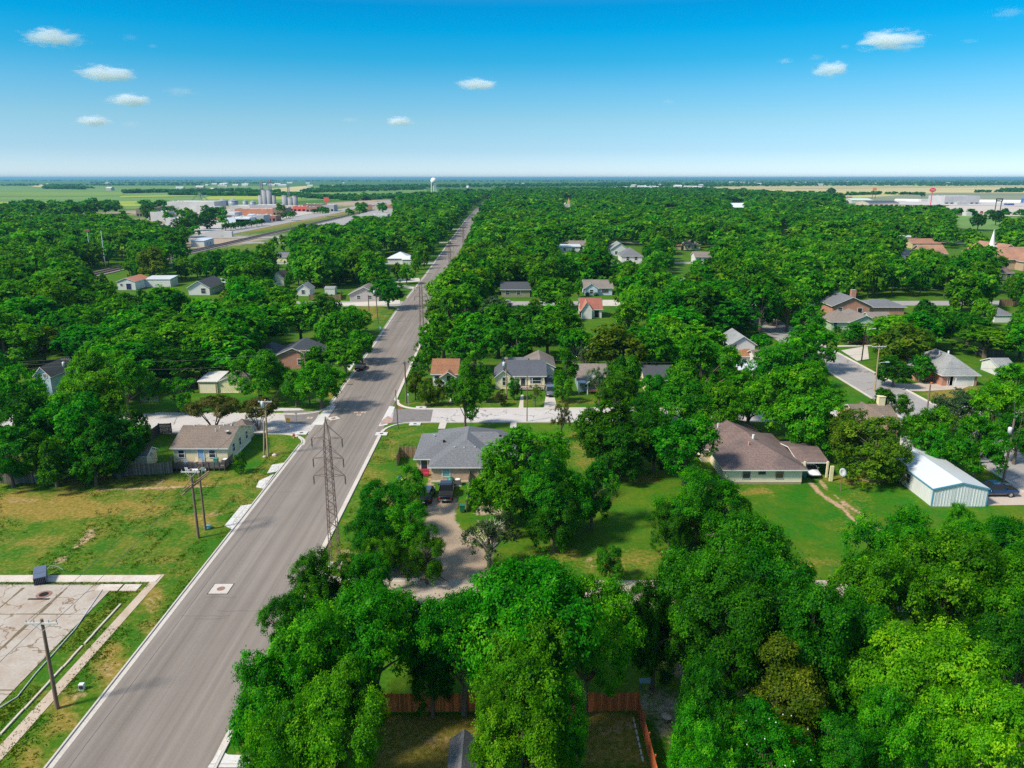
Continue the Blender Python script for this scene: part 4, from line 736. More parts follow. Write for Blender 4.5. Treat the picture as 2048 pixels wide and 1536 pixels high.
def car(name, label, cat, loc, rz, kind, paint, grp='vehicles parked about the neighbourhood', parts=True):
    """nose points along +y of its own frame"""
    o = empty(name, label, cat, (loc[0], loc[1], .03), rz, grp); pm = M_flat(paint[0], paint[1], .25, .3 if paint[0] != 'white_paint' else 0, 1.0)
    L_, W_, r = {'pickup': (5.7, 1.98, .40), 'suv': (4.8, 1.9, .37), 'sedan': (4.8, 1.82, .33)}[kind]; y0, y1 = -L_/2, L_/2
    if kind == 'pickup': st = [(y0, .62, .92, .90), (y0+.12, .45, 1.02, .97), (y0+1.85, .42, 1.04, 1), (y0+1.9, .42, 1.06, 1), (y1-1.55, .42, 1.08, 1), (y1-.5, .42, 1.0, .97), (y1-.12, .48, .92, .92), (y1, .55, .8, .84)]; cab = [(y0+1.82, 1.02, 0.0, .94), (y0+1.95, 1.02, .78, .80), (y0+2.5, 1.03, .84, .80), (y0+3.5, 1.04, .82, .80), (y1-1.45, 1.06, .02, .93)]; 
    elif kind == 'suv': st = [(y0, .55, .9, .88), (y0+.15, .42, 1.0, .97), (0, .38, 1.0, 1), (y1-1.3, .38, 1.02, 1), (y1-.4, .40, .9, .95), (y1, .5, .72, .82)]; cab = [(y0+.08, .98, .0, .9), (y0+.45, 1, .64, .78), (y0+1.3, 1, .72, .80), (0.4, 1, .68, .80), (y1-1.25, 1.0, .02, .92)]
    else: st = [(y0, .5, .82, .84), (y0+.2, .36, .95, .96), (0, .33, .93, 1), (y1-1.2, .33, .95, 1), (y1-.35, .35, .78, .94), (y1, .45, .62, .8)]; cab = [(y0+.45, .93, .0, .88), (y0+1.35, .92, .46, .74), (-.1, .92, .52, .76), (.5, .92, .46, .76), (y1-1.3, .93, .02, .9)]
    mb = MB(); vs = []
    for y, zb, zt, wf in st:
        hw_ = W_/2*wf; vs += [(-hw_*.92, y, zb), (-hw_, y, zb+(zt-zb)*.35), (-hw_*.98, y, zb+(zt-zb)*.78), (-hw_*.86, y, zt), (0, y, zt+.03), (hw_*.86, y, zt), (hw_*.98, y, zb+(zt-zb)*.78), (hw_, y, zb+(zt-zb)*.35), (hw_*.92, y, zb)]
    k = 9; fs = [(i*k+j, (i+1)*k+j, (i+1)*k+(j+1) % k, i*k+(j+1) % k) for i in range(len(st)-1) for j in range(k)]
    mb.add(vs, fs, 0, True); mb.add(vs[:k], [tuple(range(k))], 0); mb.add(vs[-k:], [tuple(range(k))[::-1]], 0); mb.build('body', pm, o)
    cb = MB(); rf = MB(); cv = []
    for y, zb, dz, wf in cab: cv += [(-W_/2*.9, y, zb), (-W_/2*wf*(.98 if dz > .1 else 1), y, zb+dz), (W_/2*wf*(.98 if dz > .1 else 1), y, zb+dz), (W_/2*.9, y, zb)]
    cb.add(cv, [(i*4+j, (i+1)*4+j, (i+1)*4+j+1, i*4+j+1) for i in range(len(cab)-1) for j in range(3)]); cb.build('windows', CGL, o)
    n_ = len(cab); tp = [(x_, y, z+.025) for (x_, y, z) in cv]; rf.add([tp[i*4+j] for i in range(1, n_-1) for j in (1, 2)], [(i*2, i*2+2, i*2+3, i*2+1) for i in range(n_-3)])
    for s in (1, 2):
        for i in (0, n_-2):  # pillars
            a_, b_ = Vector(cv[i*4+s]), Vector(cv[(i+1)*4+s]); rf.bar(a_, b_, .05)
        a_ = Vector(cv[2*4+s]); b_ = Vector(cv[2*4+(0 if s == 1 else 3)]); rf.bar(a_, b_, .045)
    rf.build('roof', pm, o)
    if kind == 'pickup': mb = MB(); mb.box(-W_*.40, W_*.40, y0+.14, y0+1.78, .9, 1.10 if False else 1.075); mb.build('bed', DARK, o)
    for x_ in (-W_/2+.1, W_/2-.1):
        for y_ in (y0+L_*.20, y1-L_*.18): pipe_wheel(o, x_, y_, r, .24, RIM)
    for x_ in (-1, 1):
        mb = MB(); mb.box(x_*W_*.40-.1, x_*W_*.40+.1, y0-.012, y0+.1, .62, .9); mb.build('tail_light', TAIL, o)
        mb = MB(); mb.box(x_*W_*.34-.16, x_*W_*.34+.16, y1-.1, y1+.012, .58, .72); mb.build('headlight', HEAD, o)
        mb = MB(); mb.box(x_*(W_/2+.11)-.1, x_*(W_/2+.11)+.1, y1-1.85, y1-1.7, 1.0, 1.18); mb.build('mirror', pm, o)
    mb = MB(); mb.box(-W_*.42, W_*.42, y0-.08, y0+.06, .42, .58); mb.box(-W_*.42, W_*.42, y1-.06, y1+.06, .38, .54); mb.build('bumper', CHR if kind == 'pickup' else DARK, o)
    mb = MB(); mb.box(-.16, .16, y0-.1, y0-.081, .45, .57); mb.build('number_plate', WHITE, o)
    return o
BLK = ('black_paint', (.008, .009, .012))
car('pickup_truck', 'black pickup parked beside the duplex with its tailgate to the camera', 'pickup', P(893, 990), 0.02, 'pickup', BLK)
car('suv', 'dark car half under the tree, left of the black pickup', 'car', P(853, 997), -.05, 'suv', ('charcoal_paint', (.02, .022, .025)))
car('suv', 'grey car nose-out on the drive of the slate-roofed house', 'car', P(1101, 789), math.pi, 'suv', ('silver_grey_paint', (.13, .14, .17)))
car('sedan', 'dark car behind the grey car, up by the garage', 'car', (P(1101, 772)[0]-.5, P(1101, 772)[1]+.8), math.pi, 'suv', ('dark_blue_paint', (.02, .02, .05)))
car('sedan', 'black car at the left kerb under the overhanging trees', 'car', P(721, 738), -.03, 'sedan', BLK)
car('sedan', 'white car parked in the brown-roofed carport', 'car', (P(1624, 952)[0], P(1624, 952)[1]+1.2), math.pi, 'sedan', ('white_paint', (.75, .76, .78)))
car('pickup_truck', 'blue pickup behind the white metal building at the right edge', 'pickup', P(1987, 990), -math.pi/2*-1, 'pickup', ('blue_paint', (.004, .035, .12)))
car('suv', 'silver car on the right side of the far road', 'car', P(926, 508), 0, 'suv', ('silver_grey_paint2', (.45, .46, .48)))
for (u, v, lab, pt) in ((899, 488, 'dark car at the left kerb of the far road', BLK), (925, 441, 'white car turning out, farthest left on the distant road', ('white_paint', (.75, .76, .78))), (936, 437, 'pale pickup-sized car beyond the distant white one', ('white_paint', (.7, .7, .7))), (1015, 608, 'pale car under the trees by the olive porch house', ('white_paint', (.6, .62, .62))), (955, 430, 'small dark car at the far crossing', BLK)):
    x, y = P(u, v); car('sedan', lab, 'car', (x, y), .4 if u == 925 else 0, 'sedan', pt)
# ------------------------------------------------------------------ poles, lamps, towers, wires
WOOD = M_planks('pole_wood', (.24, .155, .10), .5, .6, .2); WOODT = M_planks('tan_pole_wood', (.42, .32, .17), .5, .5, .2); WOODG = M_planks('grey_pole_wood', (.20, .14, .10), .5, .6, .2)
ARMW = M_plain('pale_crossarm', (.50, .49, .46), .6, .15, 4); PORC = M_flat('porcelain', (.45, .5, .5), .3); LAMPG = M_flat('lamp_housing', (.55, .58, .6), .4)
POLE = {}
def pole(key, u, v, vt, label, mat=WOOD, arm=None, armmat=None, trans=0, lamp=0, rad=.15, armz=.25, double=False, name='utility_pole', top=None, cat='utility pole'):
    x, y = P(u, v); H = hgt(y, vt); lean = (0, 0) if top is None else (P(top, vt, H)[0]-x, 0); lx = max(-.6, min(.6, lean[0]))
    o = empty(name, label, cat, (x, y, 0), 0, 'utility poles'); mb = MB(); mb.tube([(0, 0, -.2), (lx*.5, 0, H*.5), (lx, 0, H)], [rad*1.15, rad, rad*.8], 8); mb.build('pole', mat, o)
    POLE[key] = (x+lx, y, H, arm or 0)
    if arm:
        for k in ((0,) if not double else (-.13, .13)):
            a = MB(); a.box(lx-arm/2, lx+arm/2, k-.055-(rad if not double else 0), k+.055-(rad if not double else 0), H-armz-.13, H-armz); ao = a.build('crossarm', armmat or ARMW, o)
            for s in ((-.92, -.45, .45, .92) if k <= 0 else ()):
                i_ = MB(); i_.lathe([(.02, H-armz), (.05, H-armz+.02), (.035, H-armz+.1), (.06, H-armz+.12), (.02, H-armz+.22)], 7, 0, (lx+s*arm/2, k-rad*.6)); i_.build('insulator', PORC, ao)
        b = MB(); b.bar((lx-arm*.3, -rad, H-armz-.1), (lx, -rad, H-armz-.75), .025); b.bar((lx+arm*.3, -rad, H-armz-.1), (lx, -rad, H-armz-.75), .025); b.build('brace', armmat or ARMW, o)
    if trans: t_ = MB(); t_.lathe([(.02, H-trans-.45), (.26, H-trans-.45), (.27, H-trans+.45), (.15, H-trans+.55), (.02, H-trans+.56)], 12, 0, (lx-.42, -.1)); t_.build('transformer', LAMPG, o)
    if lamp:
        hz = H-abs(lamp); s = 1 if lamp > 0 else -1; a = MB(); a.tube([(lx, 0, hz), (lx+s*.9, -.1, hz+.35), (lx+s*1.7, -.1, hz+.4)], .04, 6); ao = a.build('lamp_arm', LAMPG, o)
        hd = MB(); hd.box(lx+s*2.0-.35, lx+s*2.0+.35, -.25, .05, hz+.33, hz+.48); hd.build('lamp_head', LAMPG, ao)
    return o
pole('a', 115, 1417, 1238, 'leaning brown utility pole with a pale crossarm beside the old concrete slab', WOOD, 2.6, None, top=83)
pole('b1', 397, 1076, 938, 'nearer pole of the dark pair on the vacant lot, with pale crossarm and slanting timbers', WOODG, 2.2, None, top=381)
pole('b2', 411, 1060, 934, 'farther pole of the dark pair on the vacant lot, green tub at its foot', WOODG, 0, top=397, rad=.13)
x1, y1, H1, _ = POLE['b1']; mb = MB(); mb.bar((x1-.6, y1-1.6, H1-2.6), (x1+1.2, y1+2.0, H1-1.4), .09); mb.bar((x1-.6, y1-1.3, H1-2.2), (x1+1.3, y1+2.0, H1-1.1), .09); tag(mb.build('timber_brace', WOOD), 'slanting double timber fixed across the dark pole pair', 'timber', None)
pole('c', 536, 912, 799, 'tan utility pole with a white crossarm on the corner lawn left of the street', WOODT, 2.1, None, .8, top=530)
xx, yy, HH, _ = POLE['c']; mb = MB(); mb.tube([(xx-1.1, yy+.4, 0), (xx-.55, yy+.3, HH*.62)], .12, 7); tag(mb.build('push_brace', WOODT), 'short tan stub pole leaning beside the white-armed pole', 'pole')
pole('d', 620, 808, 698, 'brown pole with crossarm and street lamp in the lawn left of the crossing', WOOD, 2.4, M_plain('tan_arm', (.5, .4, .28)), 0, 3.6, top=607, double=True)
pole('e', 695, 690, 634, 'short pole with grey transformer among the crowns left of the street', WOODG, 0, None, .9)
pole('f', 739, 643, 590, 'plain pole on the verge before the second side street, left one of two', WOODG); pole('g', 756, 647, 578, 'plain pole on the verge before the second side street, right one of two', WOODG, 0, None, 1.0, top=751)
pole('h', 812.6, 806, 722, 'grey pole in the lawn at the far right corner of the crossing', WOODG, .8, WOODG)
pole('i', 796, 857, 780, 'dark bare pole on the near right corner of the crossing', WOODG, 0, None, 0, 0, .1, top=791)
pole('j', 1054, 843, 750, 'slim grey pole beside the side street before the slate-roofed house', WOODG, 0, None, 0, 0, .09, cat='pole')
pole('k', 1013, 800, 714, 'tan pole with white transformer before the slate-roofed house', WOODT, .7, WOODT, 1.5, top=1012)
pole('l', 136, 790, 716, 'pole with white transformer among the trees at far left', WOOD, 1.6, WOOD, 1.3, top=130)
pole('m', 1723, 722, 652, 'dark pole with street lamp where the right-hand street disappears', DARK, 0, None, 0, 1.0, .13, top=1732)
pole('n', 1749, 783, 690, 'tan pole with wide crossarm and curved street lamp beside the right-hand street', WOODT, 2.8, None, 0, 3.9, .14, double=True, top=1759)
pole('o', 1854, 822, 769, 'short grey bare pole by the right-hand junction', WOODG, 0, None, 0, 0, .14, top=1861)
pole('p', 2006, 965, 838, 'pole with blue-white transformer and lamp at the right edge', WOODG, 0, None, 1.7, 0, .16, top=2029)
pole('q', 1553, 655, 604, 'pole with broad crossarm showing above the right-hand crowns', WOODG, 2.6, None)
pole('r', 185, 535, 461, 'tall floodlight mast with a brown lamp box in the far left trees', LAMPG, 0, None, 0, 0, .2, name='floodlight_mast', top=174, cat='mast'); pole('s', 211, 533, 461, 'tall bare pale mast beside the far left floodlight mast', LAMPG, 0, None, 0, 0, .22, name='floodlight_mast', top=202, cat='mast')
x, y, H_, _ = POLE['r']; mb = MB(); mb.box(-1.3, 1.3, -.3, .3, -.5, .5); tag(mb.build('floodlight_box', SH_RUST, None, (x, y, H_)), 'brown floodlight box on top of the far left mast', 'floodlight')
for (u, v, vt, l) in ((144, 560, 512, 'brown pole rising from the crowns left of the floodlight mast'), (905, 575, 530, 'thin pole on the right kerb beside the third lattice tower'), (926, 497, 462, 'pole standing on the right kerb of the far road'), (887, 591, 570, 'short bollard-like post on the right kerb before the third lattice tower'), (944, 470, 440, 'pole on the right verge of the distant road'), (927, 436, 413, 'pale pole by the distant white cars'), (1670, 478, 448, 'pole with white fitting in the right-hand far woods'), (1650, 474, 440, 'left pole of two in the right-hand far woods'), (1743, 470, 446, 'pole in the right-hand woods before the commercial strip'), (1816, 474, 450, 'white-topped pole near the church'), (1963, 490, 464, 'white-topped pole left of the steeple'), (455, 505, 488, 'pole by the orange soil plot'), (583, 470, 445, 'signal mast at the railway crossing')):
    pole('x%d' % u, u, v, vt, l, WOODG, 1.6 if u in (905, 1650, 944) else 0, WOODG, 0, 0, .12)
STEEL = M_plain('weathered_steel', (.17, .115, .09), .7, .25, 3)
def lattice(label, u, v, X=None, F=1.0):
    x, y = P(u, v); x = X if X is not None else x; o = empty('lattice_tower', label, 'lattice tower', (x, y, 0), 0, 'steel lattice towers along the street'); H = 17.6
    wd = lambda z: .52-(.52-.30)*min(1, z/15.2) if z < 15.2 else .30*(H-z)/(H-15.2)+.02
    m_ = MB(); r = .042
    zs = [0.0]
    while zs[-1] < 15.1: zs.append(min(15.2, zs[-1]+max(.62, wd(zs[-1])*1.5)))
    cs = [(-1, -1), (1, -1), (1, 1), (-1, 1)]
    for a, b in cs: m_.bar((a*wd(0), b*wd(0), 0), (a*.30, b*.30, 15.2), .055*F); m_.bar((a*.30, b*.30, 15.2), (0, 0, H), .045)
    for i, (z0_, z1_) in enumerate(zip(zs, zs[1:])):
        w0, w1 = wd(z0_), wd(z1_)
        for k in range(4):
            a, b = cs[k], cs[(k+1) % 4]
            if i % 2: a, b = b, a
            m_.bar((a[0]*w0, a[1]*w0, z0_), (b[0]*w1, b[1]*w1, z1_), .028*F)
        if i % 3 == 0:
            for k in range(4): a, b = cs[k], cs[(k+1) % 4]; m_.bar((a[0]*w1, a[1]*w1, z1_), (b[0]*w1, b[1]*w1, z1_), .025)
    m_.build('mast', STEEL, o)
    for z, ln in ((15.2, 1.62), (12.9, 1.62), (10.9, 1.7)):
        for s in (-1, 1):
            a = MB(); w_ = wd(z); zt = z+1.2 if z < 15 else 16.6; wt = wd(zt)
            for b in (-1, 1): a.bar((s*w_, b*w_, z), (s*ln, 0, z), .03); a.bar((s*wt, b*wt, zt), (s*ln, 0, z), .025)
            a.bar((s*(w_+ln)/2, -w_/2, z), (s*(w_+ln)/2, w_/2, z), .02); ao = a.build('crossarm', STEEL, o)
            i_ = MB(); pr = [(.02, z)]
            for q in range(6): pr += [(.10, z-.18-q*.14), (.035, z-.22-q*.14)]
            i_.lathe(pr+[(.02, z-1.1)], 7, 0, (s*ln, 0)); i_.build('insulator', STEEL, ao)
    for a, b in cs: f = MB(); f.box(a*.52-.18, a*.52+.18, b*.52-.18, b*.52+.18, -.1, .2); f.build('footing', KERB, o)
    return (x, y)
T = [lattice('nearest steel lattice tower beside the right kerb of the street', 671, 1132), lattice('second steel lattice tower, at the right kerb before the shaded stretch', 845, 692, F=1.5), lattice('third steel lattice tower down the right kerb, by the far trees', 0, 568, X=xc(302)+HW+1.0, F=1.8), lattice('fourth and farthest steel lattice tower along the road', 0, 511, X=xc(415)+HW+1.2, F=2.2)]
T += [(xc(530)+7.4, 530)]
def wire(a, b, sag, label, r=.022, n=10):
    mb = MB(); pts = [(a[0]+(b[0]-a[0])*t, a[1]+(b[1]-a[1])*t, a[2]+(b[2]-a[2])*t-4*sag*t*(1-t)) for t in [i/n for i in range(n+1)]]; mb.tube(pts, r, 3); tag(mb.build('power_line', WIRE), label, 'cable', 'overhead wires')
WIRE = M_flat('wire_grey', (.10, .10, .10), .6)
for ki, (q0, q1) in enumerate(zip(T, T[1:])):
    for z, ln, zn in ((14.1, 1.62, 'top'), (11.8, 1.62, 'middle'), (9.8, 1.7, 'lowest')):
        for s in (-1, 1): wire((q0[0]+s*ln, q0[1], z), (q1[0]+s*ln, q1[1], z), 1.2+.3*ki, '%s %s conductor between the %s lattice towers' % (zn, 'left' if s < 0 else 'right', ('first and second', 'second and third', 'third and fourth', 'last visible')[ki]), .013, 12)
pa, pb, pc_, pd, ph, pk, pl, pn, pp = (POLE[k] for k in ('a', 'b1', 'c', 'd', 'h', 'k', 'l', 'n', 'p'))
for k, s in enumerate((-.9, .9)): wire((pa[0]+s*1.2, pa[1], pa[2]-.1), (pb[0]+s, pb[1], pb[2]-.1), .7, '%s wire sagging from the leaning near pole to the dark pole pair' % ('left' if k == 0 else 'right'))
wire((pb[0], pb[1], pb[2]-.2), (pc_[0], pc_[1], pc_[2]-.2), .6, 'wire from the dark pole pair to the tan white-armed pole'); wire((pc_[0], pc_[1], pc_[2]-1), (pd[0], pd[1], pd[2]-1), .5, 'wire from the tan white-armed pole to the street lamp pole left of the crossing')
wire((pd[0], pd[1], pd[2]-2.6), (ph[0], ph[1], ph[2]-.5), .5, 'low wire spanning the street from the lamp pole to the far corner pole'); wire((ph[0], ph[1], ph[2]-.6), (pk[0], pk[1], pk[2]-1.0), .5, 'wire from the far corner pole to the transformer pole'); wire((pk[0], pk[1], pk[2]-.2), (pk[0]+70, pk[1]+3, pk[2]-.2), 1.2, 'wire leaving the transformer pole towards the right')
wire((pl[0], pl[1], pl[2]-.2), (pd[0], pd[1], pd[2]-.2), 1.2, 'upper long wire across the left-hand crowns'); wire((pl[0], pl[1], pl[2]-1.6), (pd[0], pd[1], pd[2]-1.9), 1.3, 'lower long wire across the left-hand crowns')
for k in range(3): wire((pl[0], pl[1], pl[2]-.2-k*.7), (pl[0]-45, pl[1]-2, pl[2]-k*.9), .8, ('top', 'middle', 'bottom')[k]+' wire running off the left edge from the far left transformer pole')
wire((pn[0], pn[1], pn[2]-4.5), (pn[0]+60, pn[1]+2, pn[2]-4.5), .6, 'wire from the curved street lamp pole off the right edge'); wire((pp[0], pp[1], pp[2]-.5), (pp[0]+20, pp[1]+30, pp[2]), .6, 'wire behind the right edge transformer pole')
wire((pa[0], pa[1], pa[2]-.2), (pa[0]-2.5, pa[1]-34, pa[2]-.2), .8, 'wire running towards the camera from the leaning near pole')
# street furniture and small things
def sign(label, u, v, h_, plate, c, cat='sign'):
    o = empty('road_sign', label, cat, (*P(u, v), 0)); mb = MB(); mb.tube([(0, 0, 0), (0, 0, h_)], .04, 6); mb.build('post', GREYMET, o)
    mb = MB(); n = plate[0]; rr = plate[1]; mb.add([(rr*math.cos(6.283*(k+.5)/n), y_, h_+rr*math.sin(6.283*(k+.5)/n)) for y_ in (-.06, -.045) for k in range(n)], [tuple(range(n)), tuple(range(n, 2*n))[::-1]]+[(k, n+k, n+(k+1) % n, (k+1) % n) for k in range(n)]); mb.build('plate', M_flat('sign_face', c, .5), o)
sign('orange-yellow diamond sign on a short post at the near left corner lawn', 578, 861, 1.9, (4, .5), (.75, .35, .02)); sign('small orange marker sign on the left lawn across the side street', 212, 825, 2.4, (4, .45), (.7, .2, .03)); sign('thin street sign in the left apron before the crossing', 594, 850, 2.2, (4, .25), (.3, .35, .32)); sign('thin street sign post in the right apron of the side street', 801, 842, 2.5, (8, .3), (.5, .12, .06)); sign('pale name sign at the right corner lawn of the crossing', 817, 812, 2.3, (4, .28), (.35, .5, .4)); sign('pale blue sign by the left kerb in the grassy verge', 760, 670, 2.0, (4, .5), (.3, .55, .55))
o = empty('fire_hydrant', 'red-orange fire hydrant on the near left corner lawn', 'hydrant', (*P(588, 876), 0)); HYD = M_flat('hydrant_red', (.6, .07, .02), .5); mb = MB(); mb.lathe([(.02, 0), (.2, 0), (.2, .08), (.13, .1), (.13, .6), (.17, .62), (.15, .75), (.04, .85), (.02, .85)], 12); mb.build('body', HYD, o)
for s in (-1, 1): mb = MB(); mb.bar((s*.1, 0, .45), (s*.26, 0, .45), .07, n=8); mb.build('outlet', HYD, o)
o = empty('meter_box', 'small white box with black grille on the near verge', 'box', (*P(164, 1379), 0), .1); mb = MB(); mb.box(-.2, .2, -.12, .2, 0, .55); mb.build('casing', WHITE, o); mb = MB()
for k in range(3): mb.box(-.16, .16, -.15, -.12, .12+k*.12, .2+k*.12)
mb.build('grille', DARK, o)
o = empty('toppled_cabinet', 'dark blue-grey metal cabinet tipped over at the edge of the old slab', 'cabinet', (*P(82, 1168), .1), .5); CABM = M_metal_ribs('slate_metal', (.10, .13, .19), .4, False, .25, .4); mb = MB(); M = Matrix.Rotation(.18, 4, 'X'); mb.box(-.6, .6, -.2, 1.9, 0, .9, 0, M); mb.build('casing', CABM, o)
mb = MB()
for k in range(7): mb.box(-.55+k*.16, -.47+k*.16, -.24, -.2, .08, .82, 0, M)
mb.build('grille', DARK, o); mb = MB(); mb.tube([(.4, 1.9, .4), (.9, 2.4, .7), (1.6, 2.3, .4), (2.0, 2.0, .1)], .04, 5); mb.build('bent_bracket', GREYMET, o)
mb = MB(); mb.lathe([(.02, 0), (.45, .02), (.5, .3), (.3, .42), (.02, .45)], 10); tag(mb.build('tub', M_flat('teal', (.12, .36, .33)), None, (*P(416, 1057), 0)), 'upturned pale teal tub at the foot of the dark pole pair', 'tub')
mb = MB(); mb.tube([P(205, 1180)+(.08,), P(150, 1260)+(.08,), P(70, 1350)+(.08,), P(35, 1395)+(.08,), P(-20, 1430)+(.1,)], .05, 5); tag(mb.build('hose', LAMPG), 'pale cable lying along the edge of the old slab', 'hose')
for (u, v, s, l) in ((529, 914, .28, 'pale rock left of the tan pole foot'), (549, 911, .4, 'larger pale rock right of the tan pole foot')):
    mb = MB(); mb.lathe([(.02, 0), (s, .02), (s*.9, s*.5), (s*.4, s*.8), (.02, s*.85)], 7, smooth=False); tag(mb.build('rock', KERB, None, (*P(u, v), 0)), l, 'rock')
o = empty('satellite_dish', 'white satellite dish on a pole on the lawn by the carport', 'satellite dish', (*P(1681, 982), 0)); mb = MB(); mb.tube([(0, 0, 0), (-.1, 0, 2.6)], .05, 6); mb.build('pole', WOOD, o); mb = MB(); M = Matrix.Translation((-.15, -.1, 2.8)) @ Matrix.Rotation(R(65), 4, 'X') @ Matrix.Rotation(R(20), 4, 'Y')
n = 14; mb.add([M @ Vector((r_*math.cos(6.283*k/n), r_*math.sin(6.283*k/n), z)) for r_, z in ((.05, 0), (.35, .05), (.6, .17), (.58, .2), (.33, .09), (.04, .04)) for k in range(n)], [(i*n+k, i*n+(k+1) % n, (i+1)*n+(k+1) % n, (i+1)*n+k) for i in range(5) for k in range(n)], 0, True); mb.build('dish', WHITE, o); mb = MB(); mb.bar(M @ Vector((0, -.5, .15)), M @ Vector((0, 0, .6)), .02); mb.build('feed_arm', GREYMET, o)
mb = MB(); mb.box(-.25, .25, -.1, .1, 0, 2.3); tag(mb.build('door_leaf', CREAM, None, (*P(1661, 962), 0)), 'pale upright board by the right carport post', 'board')
mb = MB(); mb.box(-.7, .7, -.4, .4, .1, .3); mb.box(-.6, .1, -.3, .3, .3, .7); tag(mb.build('lawn_mower', M_flat('mower_red', (.5, .06, .03), .5), None, (*P(1893, 764), 0)), 'small red mower on the drive of the grey hip-roofed house', 'mower')
for (u, v, c, l) in ((1862, 768, (.7, .2, .05), 'orange pot by the drive of the grey hip-roofed house'), (1887, 757, (.55, .22, .08), 'terracotta pots beside the brick garage')):
    mb = MB(); mb.lathe([(.02, 0), (.2, .0), (.3, .5), (.02, .45)], 8); tag(mb.build('flower_pot', M_flat('pot', c), None, (*P(u, v), 0)), l, 'pot')
# ------------------------------------------------------------------ the walker in turquoise
def skinned(name, mat, joints, links, parent=None, lv=1):
    me_ = bpy.data.meshes.new(name); me_.from_pydata([j[:3] for j in joints], links, []); o = bpy.data.objects.new(name, me_); col.objects.link(o)
    me_.materials.append(mat); s = o.modifiers.new('skin', 'SKIN'); s.use_smooth_shade = True
    for k, j in enumerate(joints): me_.skin_vertices[0].data[k].radius = (j[3], j[3]*(j[4] if len(j) > 4 else 1)); 
    me_.skin_vertices[0].data[0].use_root = True; b = o.modifiers.new('sub', 'SUBSURF'); b.levels = b.render_levels = lv
    if parent: o.parent = parent
    return o
SKIN = M_flat('skin', (.42, .26, .18), .6); x, y = P(692, 770); per = empty('person', 'person in a turquoise top walking along the left edge of the street', 'person', (x, y, .03), 2.8)
J = [(0, 0, .95, .14), (0, 0, 1.2, .13), (0, .02, 1.42, .13), (0, .02, 1.52, .055), (0, .04, 1.62, .09), (0, .03, 1.72, .08), (.20, .0, 1.40, .06), (.27, -.12, 1.14, .045), (.25, .08, .95, .035), (.25, .14, .88, .03), (-.20, 0, 1.40, .06), (-.27, .1, 1.14, .045), (-.25, .28, 1.0, .035), (-.25, .33, .95, .03),
     (.10, 0, .88, .10), (.11, .20, .50, .07), (.11, .10, .10, .045), (.11, .26, .04, .04), (-.10, 0, .88, .10), (-.11, -.05, .50, .07), (-.11, -.32, .14, .045), (-.11, -.20, .04, .04)]
skinned('body', SKIN, J, [(0, 1), (1, 2), (2, 3), (3, 4), (4, 5), (2, 6), (6, 7), (7, 8), (8, 9), (2, 10), (10, 11), (11, 12), (12, 13), (0, 14), (14, 15), (15, 16), (16, 17), (0, 18), (18, 19), (19, 20), (20, 21)], per)
skinned('shirt', M_flat('turquoise_cloth', (.03, .55, .60), .8), [(0, 0, .92, .17), (0, 0, 1.2, .155), (0, .02, 1.42, .15), (.21, 0, 1.40, .085), (.26, -.08, 1.22, .07), (-.21, 0, 1.40, .085), (-.26, .07, 1.22, .07)], [(0, 1), (1, 2), (2, 3), (3, 4), (2, 5), (5, 6)], per)
skinned('trousers', M_flat('dark_cloth', (.03, .03, .05), .9), [(0, 0, .93, .15), (.10, 0, .86, .115), (.11, .20, .50, .085), (-.10, 0, .86, .115), (-.11, -.05, .50, .085)], [(0, 1), (1, 2), (0, 3), (3, 4)], per)
skinned('hair', M_flat('brown_hair', (.05, .03, .02), .8), [(0, 0, 1.70, .085), (0, -.02, 1.76, .07)], [(0, 1)], per)
# ------------------------------------------------------------------ trees
def M_leaf(name, dark, mid, light, trans=.5, stuff=False):
    m, t, b = nodes(name); t.nodes.remove(b); o = t.nodes['Material Output']
    a = N(t, 'ShaderNodeAttribute', attribute_name='tint'); c = ramp(t, a.outputs['Fac'], [(.12, dark), (.55, mid), (1.0, light)])
    if stuff:
        a2 = N(t, 'ShaderNodeAttribute', attribute_name='tone'); r = a2.outputs['Fac']
    else:
        oi = N(t, 'ShaderNodeObjectInfo'); r = oi.outputs['Random']
    hs_ = N(t, 'ShaderNodeHueSaturation'); L(t, math_(t, 'ADD', math_(t, 'MULTIPLY', r, -.034 if stuff else -.032), .499 if stuff else .497), hs_.inputs['Hue'])
    L(t, math_(t, 'ADD', math_(t, 'MULTIPLY', math_(t, 'FRACT', math_(t, 'MULTIPLY', r, 7.3)), .55), .72), hs_.inputs['Value'])
    hs_.inputs['Saturation'].default_value = 1.0; L(t, c, hs_.inputs['Color']); c = hs_.outputs[0]
    d = N(t, 'ShaderNodeBsdfDiffuse'); tr = N(t, 'ShaderNodeBsdfTranslucent'); g = N(t, 'ShaderNodeBsdfGlossy'); g.inputs['Roughness'].default_value = .45
    L(t, c, d.inputs[0]); L(t, mixc(t, .5, c, (.9, 1.0, .25), 'MULTIPLY'), tr.inputs[0])
    m1 = N(t, 'ShaderNodeMixShader'); m1.inputs[0].default_value = trans; L(t, d.outputs[0], m1.inputs[1]); L(t, tr.outputs[0], m1.inputs[2])
    if not stuff:
        m2 = N(t, 'ShaderNodeMixShader'); m2.inputs[0].default_value = .004; L(t, m1.outputs[0], m2.inputs[1]); L(t, g.outputs[0], m2.inputs[2]); m1 = m2
    L(t, m1.outputs[0], o.inputs[0]); return m
